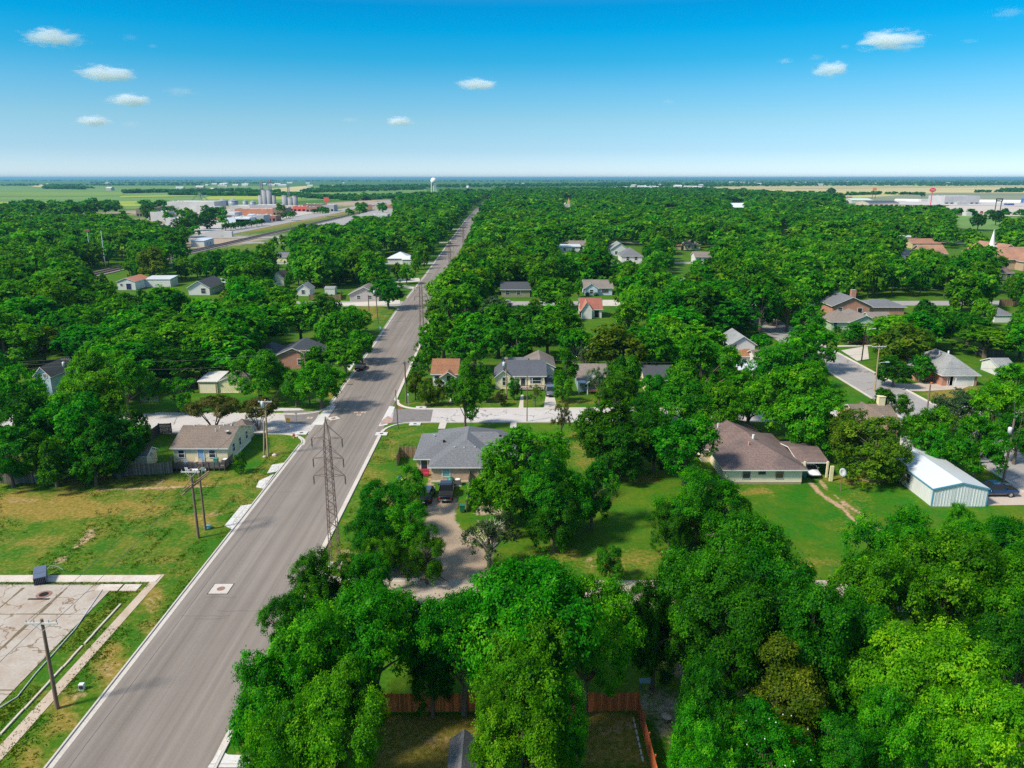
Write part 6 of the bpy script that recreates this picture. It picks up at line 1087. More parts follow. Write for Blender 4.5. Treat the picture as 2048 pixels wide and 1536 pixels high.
while y < 2300:
    sp = 9.8 if y < 400 else 11.5 if y < 800 else 14.5; wdt = y*.74+30; x = -wdt
    while x < wdt:
        px_, py_ = x+rnd.uniform(-.42, .42)*sp, y+rnd.uniform(-.42, .42)*sp; x += sp
        if not limit(px_, py_): continue
        Rm = rnd.choice((rnd.uniform(4.2, 6.3), rnd.uniform(6.0, 8.4)))*(1 if y < 400 else 1.12); H = rnd.uniform(7.5, 10.5)+Rm*.62 if py_ > 200 else rnd.uniform(7.5, 11.5)
        if y > 800: Rm *= 1.35; H *= 1.1
        if any(math.hypot(px_-t[0], py_-t[1]) < (Rm+t[2])*.62 for t in HAND) if y < 330 else False: continue
        ok = False
        for k in (1, .68, .45):
            if not blocked(px_, py_, Rm*k, H*(k if k > .5 else .62)): ok = True; Rm *= k; H *= (k if k > .5 else .62); break
        if ok: cand.append((px_, py_, Rm, H))
    y += sp
print('CAND', len(cand), 'HAND', len(HAND))
cand.sort(key=lambda t: -t[2]*t[2]*PX(t[0], t[1], 6)[2]**2*0 + t[1])
NI = 296-len([1 for _ in HAND])
LAND = [('the pale blue gable at far left', -88, 152), ('the tan double garage', -78, 153), ('the charcoal hip-roofed brick house', -55, 172), ('the rust-roofed workshop', -128, 275), ('the long charcoal gable roof at left', -98, 268), ('the brown privacy fence', -62, 262), ('the second side street crossing', -36, 255), ('the black car at the left kerb', -36, 172),
        ('the rust-brown roofed bungalow', -16, 154), ('the slate-roofed cream house', 4, 150), ('the blue-grey cottage', 20, 150), ('the cream cottage under a dark roof', 38, 152), ('the second lattice tower', -22, 190), ('the third lattice tower', -25, 302), ('the red-gabled white house', 27, 235), ('the pale blue house with picture window', 34, 270), ('the white two-storey house', 60, 172), ('the round dark tree by the right-hand street', 76, 178), ('the sage green house', 98, 212), ('the red brick house with chimney', 105, 240), ('the wide grey hip roof', 118, 168), ('the olive porch house', 0, 262), ('the orange-brown far fence', 170, 245)]
cnt = {}; ORD = ['nearest', 'second', 'third', 'fourth', 'fifth', 'sixth', 'seventh', 'eighth', 'ninth', 'tenth', 'eleventh', 'twelfth', 'thirteenth', 'fourteenth', 'fifteenth', 'sixteenth', 'seventeenth', 'eighteenth', 'nineteenth', 'twentieth']
ind = cand[:max(0, NI)]; rest = cand[max(0, NI):]
ass = []
for t in ind:
    nm, lx_, ly_ = min(LAND, key=lambda q: math.hypot(t[0]-q[1], (t[1]-q[2])*.8)); dx, dy = t[0]-lx_, t[1]-ly_
    side = ('right of' if dx > 0 else 'left of') if abs(dx) > abs(dy) else ('behind' if dy > 0 else 'in front of'); ass.append((nm, side, math.hypot(dx, dy), t))
ass.sort(key=lambda a: (a[0], a[1], a[2]))
for nm, side, d, t in ass:
    k = cnt.get((nm, side), 0); cnt[(nm, side)] = k+1; lk = rnd.choices(['mid', 'bright', 'dark', 'olive', 'grey'], [44, 30, 16, 8, 2])[0]; sh = rnd.choice(['broad', 'broad', 'dense', 'tall'])
    adj = {'mid': 'green', 'bright': 'bright green', 'dark': 'dark green', 'olive': 'olive', 'grey': 'grey-green'}[lk]; size = 'big' if t[2] > 6 else 'small' if t[2] < 4 else ''
    lab = '%s %s tree, %s %s %s' % (size, adj, ORD[min(k, 19)], side, nm)
    if sh == 'dense': sh = 'dense'
    put_tree(t[0], t[1], t[2]*(1.2 if sh == 'tall' else 1), t[3], sh, lk, ' '.join(lab.split()))
# far wood: one object of many leaf clumps
far = [crown_arrays(100+k, 18, 10, 9, .50, 'broad' if k % 2 else 'dense', tri=True) for k in range(4)]; far2 = [crown_arrays(200+k, 13, 7, 5, .80, 'broad', tri=True) for k in range(4)]; far3 = [crown_arrays(300+k, 8, 4, 3, 1.55, 'broad', tri=True) for k in range(4)]
VV, TT, NN = [], [], []
tm_ = MB()
for x, y, Rm, H in rest:
    V, tf, _ = (far if y < 380 else far2 if y < 750 else far3)[rnd.randrange(4)]; a = rnd.uniform(0, 6.28); c, s = math.cos(a)*Rm/5, math.sin(a)*Rm/5
    W_ = np.empty_like(V); W_[..., 0] = V[..., 0]*c-V[..., 1]*s+x; W_[..., 1] = V[..., 0]*s+V[..., 1]*c+y; W_[..., 2] = V[..., 2]*H/10; VV.append(W_.astype(np.float32)); TT.append(tf); NN.append(np.full(len(tf), rnd.random()))
    if y < 420: tm_.tube([(x, y, 0), (x, y, H*.6)], [.25, .12], 4)
V = np.concatenate(VV); print('STUFF FACES', len(V), 'trees', len(rest))
wo = mesh_obj('woodland', arrays_mesh('woodland', V, np.concatenate(TT), np.concatenate(NN)), LEAF['stuff']); tag(wo, 'continuous mass of green treetops stretching from the far houses to the fields', 'woodland', None, 'stuff'); del VV, V
tag(tm_.build('woodland_trunks', BARK), 'dim trunks beneath the far mass of treetops', 'trunks', None, 'stuff')
# ------------------------------------------------------------------ fields, far hedges, far town
def field(pix, c, z, var=.2): return sheet('field', [P(*p) for p in pix], z, M_field(c, var))
def M_field(c, var=.2):
    m, t, b = nodes('field'); co = obj_co(t); mp = N(t, 'ShaderNodeMapping'); mp.inputs['Scale'].default_value = (.0015, .006, 1); L(t, co, mp.inputs[0])
    f = noise(t, mp.outputs[0], 1.0, 5, .6); g = noise(t, co, .03, 4, .6)
    a = ramp(t, f, [(.3, tuple(x*(1-var) for x in c)), (.7, tuple(x*(1+var) for x in c))]); a = mixc(t, .4, a, ramp(t, g, [(.3, g3(.75)), (.7, g3(1.15))]), 'MULTIPLY')
    L(t, a, b.inputs['Base Color']); b.inputs['Roughness'].default_value = 1; return m
YG, GR, TN, DG, BG = (.25, .31, .012), (.10, .19, .02), (.46, .38, .16), (.03, .07, .025), (.05, .12, .06)
field([(-900, 420), (-900, 372), (850, 372), (860, 400), (640, 400), (560, 405), (300, 418)], GR, .2)
field([(-900, 417), (-900, 405), (40, 405), (260, 403), (400, 402), (380, 409), (260, 413)], YG, .5); field([(100, 394), (240, 392), (260, 385), (-200, 384), (-300, 394)], (.12, .2, .01), .5); field([(420, 393), (640, 388), (700, 391), (560, 400), (400, 400)], YG, .5); field([(240, 392.5), (440, 389.5), (430, 392), (240, 396)], YG, .8); field([(60, 373), (95, 367), (110, 371), (90, 375)], TN, .5); field([(540, 378), (610, 372), (640, 378), (600, 384), (560, 384)], TN, .5); field([(640, 388), (800, 382), (850, 388), (700, 396)], GR, .5)
field([(1200, 384), (1460, 378), (1520, 372), (2900, 372), (2900, 440), (2048, 440), (1900, 425), (1740, 410), (1600, 392)], TN, .3); field([(1250, 379), (1500, 372), (2048, 368), (2900, 368), (2900, 374), (2048, 374), (1500, 379)], (.36, .31, .12), .75); field([(1480, 388), (1700, 385), (2600, 389), (2600, 398), (1700, 396)], (.40, .36, .12), .6); field([(1690, 398), (1880, 386), (2900, 388), (2900, 420), (2048, 414), (1740, 402)], (.17, .19, .11), .9); field([(1900, 432), (2300, 436), (2300, 470), (1900, 458)], (.10, .20, .03), .5); field([(1210, 376), (1330, 374), (1330, 378), (1230, 379)], TN, .8); pass
struct_gr = sheet('highway', [P(1780, 403), P(2900, 412), P(2900, 424), P(1790, 411)], 1.2, M_plain('highway_concrete', (.42, .39, .37), .9, .1, .01)); sheet('car_park', [P(1880, 421), P(1900, 412), P(2300, 418), P(2300, 432), P(1985, 434)], 1.0, M_plain('lot_concrete', (.46, .40, .34), .9, .15, .02))
mb = MB(); a, b = P(1790, 402.5), P(2700, 413)
for o_, hh in ((0, 3.0), (-40, 1.2)): mb.add([(a[0], a[1]+o_, 1), (b[0], b[1]+o_, 1), (b[0], b[1]+o_, hh+1.5), (a[0], a[1]+o_, hh+1.5), (a[0], a[1]+o_+2, 1), (b[0], b[1]+o_+2, 1), (b[0], b[1]+o_+2, hh+1.5), (a[0], a[1]+o_+2, hh+1.5)], [(0, 1, 2, 3), (5, 4, 7, 6), (3, 2, 6, 7)])
tag(mb.build('highway_barrier', M_plain('pale_barrier', (.8, .78, .74), .8, .05, .01)), 'long pale highway barrier crossing the far right', 'barrier')
# far hedges and copses, dark bands to the horizon: tiny crowns
low = [crown_arrays(400+k, 6, 3, 3, 2.4, 'broad', tri=True) for k in range(3)]; VV, TT, NN = [], [], []; rr = random.Random(12)
def blobtree(x, y, s):
    V, tf, _ = low[rr.randrange(3)]; sx_, sz_ = s*rr.uniform(.9, 1.6), s*rr.uniform(.8, 1.15); W_ = V*np.array([sx_, sx_, sz_]); W_[..., 0] += x; W_[..., 1] += y; W_[..., 2] -= 2.5*sz_; VV.append(W_.astype(np.float32)); TT.append(tf); NN.append(np.full(len(tf), rr.random()*.35))
def hedge(u0, v0, u1, v1, n, s=1.4, dep=.3):
    for i in range(n):
        t_ = rr.random(); u = u0+(u1-u0)*t_; v = v0+(v1-v0)*t_+rr.uniform(-dep, dep); x, y = P(u, v); blobtree(x, y, s*rr.uniform(.45, .85))
for a in [(85, 376, 170, 377, 260, 1.8, 2.2), (160, 376, 190, 377, 40, 1.2, .5), (245, 386, 340, 384, 170, 1.6, 1.2), (340, 390, 620, 393, 330, 1.5, 1.0), (340, 384, 500, 382, 160, 1.6, 1.0), (480, 385, 560, 384, 60, 1.4, .8), (0, 371, 400, 370, 260, 1.6, .8), (180, 366, 560, 367, 260, 1.8, .6), (600, 384, 850, 378, 300, 1.8, 2.2), (640, 376, 1010, 372, 380, 2.0, 2.0), (560, 392, 700, 400, 150, 1.6, 1.4), (700, 400, 860, 392, 180, 1.6, 2), (285, 414, 335, 414, 30, 1.6, 2), (0, 362, 1024, 363, 400, 2.4, .7), (1024, 363, 2048, 362, 500, 2.4, .8),
          (1010, 372, 1240, 371, 260, 2.2, 2), (1200, 373, 2048, 369, 600, 2.2, 1.6), (1200, 368, 2048, 366, 500, 2.2, 1.2), (1690, 391, 1760, 389, 60, 1.3, .7), (1770, 389, 1840, 390, 30, 1.2, .5), (1950, 385, 2048, 384, 60, 1.4, .5), (2000, 381, 2048, 380, 40, 1.4, .6), (1840, 372, 2048, 370, 120, 1.8, .8), (880, 386, 960, 383, 50, 1.6, 1), (1655, 388, 1664, 388, 12, 2.0, .6), (1900, 428, 2048, 432, 20, 1.2, 1.5), (0, 358, 2048, 358, 500, 2.0, .8), (-20, 424, 240, 414, 90, 1.8, 4)]: hedge(*a)
V = np.concatenate(VV); tag(mesh_obj('far_hedgerows', arrays_mesh('far_hedgerows', V, np.concatenate(TT), np.concatenate(NN)), LEAF['stuff']), 'dark blue-green hedgerows and copses between the fields to the horizon', 'hedgerows', None, 'stuff')
for (u, v, l) in ((1662, 392, 'lone dark tree at the tan field edge before the orange tall sign'), (1990, 452, 'grey-green tree at the right by the car lot'), (1954, 462, 'dark tree right of the green far field'), (1843, 396, 'small lone round tree in the tan field')):
    x, y = P(u, v); put_tree(x, y, 7 if u != 1662 else 11, 14 if u != 1662 else 20, 'broad', 'dark', l, lod=2)
# town buildings: (u0, u1, vbase, vtop, depth m, kind)
TB = {'white': M_plain('white_render', (.55, .535, .51), .8, .25, .05), 'brick': M_plain('orange_brick_far', (.48, .20, .11), .9, .2, .1), 'tan': M_plain('tan_render', (.50, .43, .34), .9, .15, .05), 'grey': M_plain('grey_block', (.42, .41, .41), .9, .15, .05), 'brown': M_plain('brown_block', (.24, .17, .13), .9, .2, .05), 'red': M_plain('red_front', (.62, .10, .07), .8, .1, .05), 'blue': M_plain('navy_front', (.03, .06, .20), .8, .1, .05), 'pink': M_plain('dull_red_brick', (.36, .17, .13), .9, .2, .05), 'pale': M_plain('pale_blue_render', (.62, .70, .74), .8, .08, .05)}
RF = M_plain('flat_roof', (.55, .53, .50), .9, .2, .03); GR_ = 'town buildings beyond the railway'
def town(u0, u1, vb, vt, dep, kind, label, roof='flat', name='town_building', cat='building', group=GR_, nwin=0, roofmat=None):
    a, b = P(u0, vb), P(u1, vb); W_ = b[0]-a[0]; H = hgt(a[1], vt); o = empty(name, label, cat, (a[0], a[1], 0), 0, group); mb = MB()
    if roof == 'flat':
        H = max(2.5, H); mb.box(0, W_, 0, dep, 0, H); mb.build('wall', TB[kind], o); r_ = MB()
        for q in ((0, W_, 0, .4), (0, W_, dep-.4, dep), (0, .4, .4, dep-.4), (W_-.4, W_, .4, dep-.4)): r_.box(*q, H, H+.7)
        r_.build('parapet', TB[kind], o); r_ = MB(); r_.box(.4, W_-.4, .4, dep-.4, H, H+.12)
        for _ in range(3): x_, y_ = rnd.uniform(1, W_-3), rnd.uniform(1, dep-3); r_.box(x_, x_+2, y_, y_+1.6, H+.1, H+1.3)
        r_.build('roof', roofmat or RF, o)
    else: wing(o, 0, W_, 0, dep, H*.68, roof, H*.32, .4, TB[kind], roofmat or MET_ROOF)
    for i in range(nwin):
        x_ = W_*(i+.5)/nwin; w_ = MB(); w_.box(x_-W_/nwin*.28, x_+W_/nwin*.28, -.12, .02, .6, min(3.0, H*.7)); w_.build('window', DARK, o)
    return o, W_, H
# seen through zoom: nearest rows first
for a in [
 (403, 431, 429, 415, 26, 'white', 'white block at the left of the town centre, behind the dark tree'), (316, 336, 430, 414, 20, 'brown', 'dark open-fronted block at the left of the white store', 'flat', 4), (273, 304, 433, 418, 25, 'brown', 'low brown open sheds at the far left of town', 'flat', 5),
 (302, 330, 442, 425, 24, 'white', 'white flat building left of the town tree', 'flat', 0), (330, 372, 440, 428, 30, 'tan', 'tan-fronted low building left of centre in town', 'flat', 4), (333, 360, 455, 438, 22, 'white', 'white tank-like block beneath the low tan building', 'flat', 0), (372, 400, 436, 428, 26, 'tan', 'small tan block beside the town tree'),
 (336, 430, 424, 404, 40, 'white', 'long white warehouse with peaked vents left of the silos'), (430, 470, 429, 422, 30, 'grey', 'grey roofed block right of the white warehouse', 'flat', 3), (408, 470, 434, 426, 24, 'white', 'white flat roof running to the orange brick front', 'flat', 0),
 (470, 546, 431, 419, 26, 'brick', 'long orange brick building in the middle of town'), (546, 573, 431, 417, 22, 'brown', 'two-storey brown glass-fronted building right of the orange brick', 'flat', 4), (450, 500, 448, 437, 22, 'pale', 'pale blue-white store with the navy corner'), (500, 528, 446, 432, 20, 'grey', 'grey sloped-roof block beside the navy corner', 'flat', 2), (472, 500, 448, 440, 4, 'blue', 'navy blue shop corner facing the railway'), (432, 500, 440, 434, 20, 'pink', 'low pink-roofed row behind the navy corner', 'flat', 0), (528, 552, 443, 433, 18, 'pink', 'small brick shop beside the town street trees', 'flat', 3),
 (586, 612, 423, 414, 18, 'red', 'red-roofed shop with a white front in town', 'flat', 3), (612, 634, 424, 415, 18, 'pink', 'brick-red shop right of the red-roofed shop', 'flat', 3), (606, 645, 419, 409, 24, 'brown', 'brown brick block behind the red shops', 'flat', 4), (645, 668, 423, 411, 22, 'grey', 'grey-brown block below the red roof sign', 'flat', 3), (560, 590, 422, 413, 24, 'tan', 'tan block left of the red-roofed shop', 'flat', 3), (500, 560, 421, 411, 34, 'grey', 'long grey shed in front of the tall silos'), (460, 500, 420, 412, 30, 'white', 'white shed between the round bins and the silos'),
 (25, 120, 433, 424, 30, 'white', 'long low white warehouse among the trees at far left'), (735, 790, 417, 411, 22, 'pink', 'low brick building by the road below the water tower'), (888, 930, 416, 411, 20, 'white', 'long low white building left of the road near the water tower', 'flat', 4), (745, 765, 420, 414, 18, 'tan', 'tan low block behind the brick one near the road'), (740, 775, 437, 430, 16, 'white', 'low white roof among the trees left of the road'), (785, 817, 425, 420, 20, 'brick', 'small orange building among the crowns left of the road'), (903, 920, 408, 402, 18, 'white', 'white-gabled block at the distant end of the road')]:
    town(*a[:7], roof=a[7] if len(a) > 7 else 'flat', nwin=a[8] if len(a) > 8 else 0)
KW = ['white', 'tan', 'grey', 'brown', 'pink', 'white', 'pale']; TW = sorted([(rnd.uniform(276, 500), rnd.uniform(425, 449)) for _ in range(20)])
for i, (u, v) in enumerate(TW):
    kd = rnd.choice(KW); w_ = rnd.uniform(9, 24); town(u, u+w_, v, v-rnd.uniform(4.5, 8), rnd.uniform(8, 18), kd, 'small %s low building, %s from the left in the jumbled town front' % ({'pink': 'brick-coloured', 'pale': 'pale blue'}.get(kd, kd), 'first second third fourth fifth sixth seventh eighth ninth tenth eleventh twelfth thirteenth fourteenth fifteenth sixteenth seventeenth eighteenth nineteenth twentieth'.split()[i]), roof=rnd.choice(['flat', 'flat', 'gx', 'gy']), nwin=rnd.choice((0, 2, 3)), roofmat=rnd.choice([RF, SH_TAUPE, MET_ROOF, SH_RUST]))
x, y = P(654, 421); mb = MB(); mb.box(-3.2, 3.2, 0, 1, 12, 17); mb.box(-.6, .6, .2, .8, 0, 12); tag(mb.build('roof_sign', TB['red'], None, (x, y, 0)), 'plain red sign board standing above the town roofs', 'sign')
# round bins and elevators
GALV = M_metal_ribs('galvanised', (.24, .28, .32), .5, False, 1.2, .3); CONC = M_metal_ribs('silo_concrete', (.27, .275, .285), .8, False, 3.0, .3)
def silo(u, vb, vt, wpx, label, mat, cone=True, name='grain_bin', grp='round grain bins in town'):
    x, y = P(u, vb); s = PX(x, y, 0)[2]; r = wpx/2/s; H = hgt(y, vt); o = empty(name, label, 'grain bin', (x, y, 0), 0, grp); mb = MB(); hb = H-(r*.45 if cone else 0); mb.lathe([(r, 0), (r, hb), (0.01, hb)], 20); mb.build('drum', mat, o)
    if cone: mb = MB(); mb.lathe([(r*1.04, hb-.1), (r*.12, H), (.01, H+.5)], 20); mb.build('roof', GALV, o)
    else: mb = MB(); mb.lathe([(r*1.02, H), (r*1.02, H+1), (.01, H+1)], 20); mb.build('cap', mat, o)
    return x, y, H
for a in [(447, 411, 397, 18, 'large round grain bin, left of the pair'), (467, 411, 397, 19, 'large round grain bin, right of the pair'), (491, 411, 400, 10, 'small white round bin between the pair and the silos'), (506, 412, 401, 12, 'small domed bin next to the tall silos'), (346, 412, 404, 14, 'peaked tank on the white warehouse, left'), (366, 412, 404, 14, 'peaked tank on the white warehouse, right')]: silo(*a, GALV)
for i, (u, w_, vt) in enumerate(((523, 10, 392), (531, 11, 381), (540, 11, 381), (549, 8, 392), (571, 12, 392), (582, 12, 396), (591, 11, 393))): silo(u, 412, vt, w_, ('leftmost short white cylinder of the tall silo group', 'left tall ribbed cylinder of the main silo group', 'right tall ribbed cylinder of the main silo group', 'short cylinder right of the tall ones', 'left cylinder of the smaller silo group', 'middle cylinder of the smaller silo group', 'right cylinder of the smaller silo group')[i], CONC, False, 'silo', 'concrete silos in town')
def headframe(u, vb, vt, wpx, label):
    x, y = P(u, vb); s = PX(x, y, 0)[2]; w_ = wpx/2/s; H = hgt(y, vt); mb = MB()
    for a, b in ((-1, -1), (1, -1), (1, 1), (-1, 1)): mb.bar((a*w_, b*w_, 0), (a*w_, b*w_, H), .35)
    z = 0; k = 0
    while z < H-3: mb.bar((-w_, -w_, z), (w_, -w_, z+4), .22); mb.bar((w_, -w_, z+4), (w_, w_, z), .22); z += 4
    mb.box(-w_*1.3, w_*1.3, -w_, w_, H-3, H+1); tag(mb.build('elevator_leg', M_plain('dark_galv', (.22, .23, .25), .7), None, (x, y, 0)), label, 'elevator')
headframe(526, 411, 366, 4, 'left dark elevator headframe over the tall silos'); headframe(543, 411, 361, 4, 'tallest elevator headframe over the silos'); headframe(579, 411, 371, 3, 'thin elevator headframe over the smaller silos')
a = P(401, 412); z1_ = hgt(a[1], 386); mb = MB(); c_ = (a[0], a[1], z1_)
for (u, v) in ((382, 402), (398, 402), (404, 403), (418, 403)): q = P(u, 412); mb.bar(c_, (q[0], q[1]+4, hgt(q[1], v)), .7)
mb.bar((a[0], a[1], 0), c_, .6); tag(mb.build('grain_spouts', GREYMET), 'tripod of pale grain spouts above the white warehouse', 'grain spouts')
# water tower
x, y = P(868, 392); s = PX(x, y, 0)[2]; wt = empty('water_tower', 'white water tower on legs rising to the skyline left of the road', 'water tower', (x, y, 0)); Hh = hgt(y, 355.5); r = 6/s; mb = MB(); mb.lathe([(.3, Hh-r*1.9), (r*.75, Hh-r*1.75), (r, Hh-r*1.3), (r*1.02, Hh-r*.8), (r*.8, Hh-r*.3), (r*.3, Hh), (.02, Hh+.2)], 20); WTM = M_plain('tank_white', (.80, .80, .78), .5, .06, .1); mb.build('tank', WTM, wt)
for k in range(5): a_ = k*1.2566+.3; mb = MB(); mb.tube([(math.cos(a_)*r*1.05, math.sin(a_)*r*1.05, 0), (math.cos(a_)*r*.9, math.sin(a_)*r*.9, Hh-r*1.5)], .55, 6); mb.build('leg', WTM, wt)
mb = MB(); mb.tube([(0, 0, 0), (0, 0, Hh-r*1.8)], .9, 8); mb.build('riser', WTM, wt)
silo(936, 376, 370, 6, 'white round tank beyond the water tower', TB['white'], True, 'storage_tank'); 
# churches
x, y = P(1137, 414); ch = empty('church', 'small white church with a tan steeple rising above the far crowns', 'church', (x, y, 0)); H_ = hgt(y, 396); mb = MB(); mb.box(-1.8, 1.8, -1.8, 1.8, 0, hgt(y, 406)); mb.build('tower', TB['white'], ch); mb = MB(); z0_ = hgt(y, 406); mb.add([(-2, -2, z0_), (2, -2, z0_), (2, 2, z0_), (-2, 2, z0_), (0, 0, H_)], [(0, 1, 4), (1, 2, 4), (2, 3, 4), (3, 0, 4)]); mb.build('steeple', M_plain('tan_steeple', (.45, .28, .10), .8), ch); wing(ch, -7, -1.9, -2, 12, hgt(y, 411), 'gy', 4.0, .3, TB['white'], TB['white'])
ORT = M_shingle('orange_shingles', (.34, .175, .11)); TBR = M_brick('buff_brick', (.50, .34, .2), (.4, .28, .17)); x, y = P(1980, 541); ch = empty('church', 'orange-roofed church with a sharp white steeple at the right edge', 'church', (x, y, 0))
wing(ch, 6, 50, 4, 22, 5.2, 'gx', 4.6, .8, TBR, ORT); SX0 = (1984-1024)/FPX*((y+30)*CS+32*SN)-x; wing(ch, SX0-4, SX0+12, 22, 46, 5.2, 'gy', 5.0, .8, TBR, ORT); wing(ch, SX0-32, SX0-20, 34, 46, 5, 'gx', 3.6, .8, TBR, ORT); wing(ch, 14, 26, -2, 8, 4.6, 'gy', 3.0, .6, TBR, ORT)
SY = 30; SX = (1984-1024)/FPX*((y+SY)*CS+32*SN)-x; zt = hgt(y+SY, 458); zb = hgt(y+SY, 497); mb = MB(); mb.box(SX-1.6, SX+1.6, SY-1.6, SY+1.6, 5, zb+1.5); mb.box(SX-2.0, SX+2.0, SY-2.0, SY+2.0, zb+.8, zb+1.2); mb.build('steeple_base', WHITE, ch); mb = MB(); mb.lathe([(1.35, zb+1.5), (.02, zt)], 8, 0, (SX, SY), False); mb.build('steeple', WHITE, ch)
for k in range(3): opening(ch, 'F', 16+k*13, 1.2, 1.6, 2.6, (2, 60, 4, 26), pane=DARK)
# commercial strip by the highway
town(1703, 1745, 407, 397, 40, 'white', 'pale green-roofed hall left of the orange tall sign', roof='gx', group='buildings by the highway', roofmat=M_plain('mint_roof', (.45, .60, .48), .6)); town(1690, 1704, 402, 394, 20, 'pink', 'small red-brown shed left of the green-roofed hall', group='buildings by the highway')
town(1737, 1798, 413, 402, 45, 'tan', 'dark blue-roofed tan motel-like building by the highway', roof='gx', group='buildings by the highway', roofmat=M_plain('navy_roof', (.045, .06, .10), .7), nwin=6)
town(1888, 1958, 409, 393, 50, 'grey', 'large flat-canopied filling station beyond the highway', group='buildings by the highway', nwin=7); town(1842, 1885, 404.5, 399.5, 12, 'white', 'white lorry trailers parked in line beyond the highway', group='buildings by the highway')
for (u0, u1, vb, vt, c_, l) in ((1932, 1943, 433, 426, 'white', 'white kiosk with a red sign in the near car lot'), (1986, 2005, 436, 430, 'brown', 'dark vehicles row in the near car lot'), (2014, 2028, 412, 408, 'blue', 'blue box trailer at the right by the barrier'), (1914, 1936, 411, 405, 'grey', 'grey lorry on the highway before the station'), (1660, 1672, 380, 376, 'white', 'white barn far beyond the tan field')): town(u0, u1, vb, vt, 8, c_, l, group='buildings by the highway')
def tallsign(u, vb, vt, vpl, w_px, h_px, plate, oval, label, marks=None):
    x, y = P(u, vb); s = PX(x, y, 15)[2]; o = empty('tall_sign', label, 'sign', (x, y, 0), 0, 'tall roadside signs'); w_, h_ = w_px/2/s, h_px/2/s; zc = hgt(y, vpl); mb = MB()
    for dx in ((0,) if oval else (-w_*.75, w_*.75)): mb.tube([(dx, .6, 0), (dx, .6, zc)], .6 if oval else .5, 8)
    mb.build('pole', plate if oval else M_flat('dark_post', (.05, .05, .05)), o); mb = MB(); n = 24
    if oval: mb.add([(w_*math.cos(6.283*k/n), y_, zc+h_*math.sin(6.283*k/n)) for y_ in (-.3, .3) for k in range(n)], [tuple(range(n)), tuple(range(n, 2*n))[::-1]]+[(k, n+k, n+(k+1) % n, (k+1) % n) for k in range(n)])
    else: mb.box(-w_, w_, -.3, .3, zc-h_, zc+h_)
    p_ = mb.build('board', plate, o); mb = MB()
    if oval:
        pts = [(-.62, -.1), (-.5, .35), (-.42, -.25), (-.3, .1), (-.2, -.2), (-.08, .1), (0, -.2), (.12, .15), (.2, -.2), (.35, .12), (.45, -.15), (.65, .1)]
        mb.tube([(a_*w_, -.45, zc+b_*h_) for a_, b_ in pts], .28, 4); mb.build('lettering', WHITE, p_)
    elif marks:
        for a_, b_, c_, d_ in marks: mb.box(a_*w_, b_*w_, -.4, -.31, zc+c_*h_, zc+d_*h_)
        mb.build('lettering', WHITE, p_)
tallsign(1861, 412, 377, 380, 13, 8, M_plain('sign_red', (.62, .02, .04), .5, .05), True, 'red oval roadside sign on a tall red pole'); tallsign(1747, 399, 374, 378, 8, 5, M_plain('sign_orange', (.65, .24, .04), .5, .05), False, 'orange-yellow billboard on two tall dark posts'); tallsign(1994, 431, 395, 400, 14, 6, M_plain('sign_black', (.03, .03, .03), .5, .05), False, 'black and red roadside sign at the right car lot', [(-.7, -.1, -.3, .3), (0, .7, -.5, .2)]); tallsign(1962, 432, 422, 424, 5, 4, M_plain('sign_maroon', (.3, .04, .04), .5), False, 'short maroon sign in the car lot')
tallsign(2044, 408, 400, 401, 6, 8, M_plain('sign_blue', (.05, .2, .5), .5), False, 'blue sign board at the extreme right by the barrier')
# street trees in town and far buildings among the fields
for i, u in enumerate((452, 462, 472, 482, 492, 503, 514, 524)): x, y = P(u, 462-(u-452)*.14); put_tree(x, y, 3.8, 6.5, 'broad', 'dark', '%s street tree in the row beside the railway, counted from the left' % ORD[i].replace('nearest', 'first'), lod=2, group='street trees by the railway')
for i, (u, v) in enumerate(((560, 440), (573, 437), (586, 434), (628, 428), (640, 426), (652, 424))): x, y = P(u, v); put_tree(x, y, 5, 6.5, 'broad', 'dark', '%s dark street tree before the town shops, counted from the left' % ORD[i].replace('nearest', 'first'), lod=2, group='street trees by the railway')
for (u, v, H, r, l) in ((420, 445, 17, 34, 'tall dark tree standing against the white town buildings'), (385, 462, 15, 40, 'dark tree between town and the white rail shed'), (415, 458, 13, 26, 'round dark tree left of the town street trees'), (365, 475, 14, 38, 'dark tree left of the white rail shed'), (300, 440, 16, 34, 'dark tree left of the white town blocks')): x, y = P(u, v); put_tree(x, y, 8.5, H, 'dense', 'dark', l, lod=2)
TT_ = []
for k in range(60):
    u, v = rr.choice([(rr.uniform(290, 470), rr.uniform(436, 458)), (rr.uniform(150, 270), rr.uniform(428, 462)), (rr.uniform(560, 720), rr.uniform(424, 445)), (rr.uniform(200, 300), rr.uniform(455, 480)), (rr.uniform(600, 850), rr.uniform(398, 408)), (rr.uniform(690, 800), rr.uniform(418, 436)), (rr.uniform(200, 330), rr.uniform(470, 500))]); x, y = P(u, v)
    if -197 < x < -178: continue
    V, tf, _ = far2[rr.randrange(4)]; s_ = rr.uniform(.9, 1.6); W_ = V*np.array([s_, s_, s_*.95]); W_[..., 0] += x; W_[..., 1] += y; TT_.append((W_, tf, rr.random()))
tag(mesh_obj('town_trees', arrays_mesh('town_trees', np.concatenate([q[0] for q in TT_]), np.concatenate([q[1] for q in TT_]), np.concatenate([np.full(len(q[1]), q[2]) for q in TT_])), LEAF['stuff']), 'loose green treetops round the edges of the town and the railway', 'woodland', None, 'stuff')
mb = MB(); mb.box(-3, 3, 0, 3, 0, 4); tag(mb.build('relay_cabin', TB['white'], None, (*P(456, 474), 0)), 'small white relay cabin at the railway crossing', 'cabin')
G_F = 'small buildings far out among the fields'
FB = []
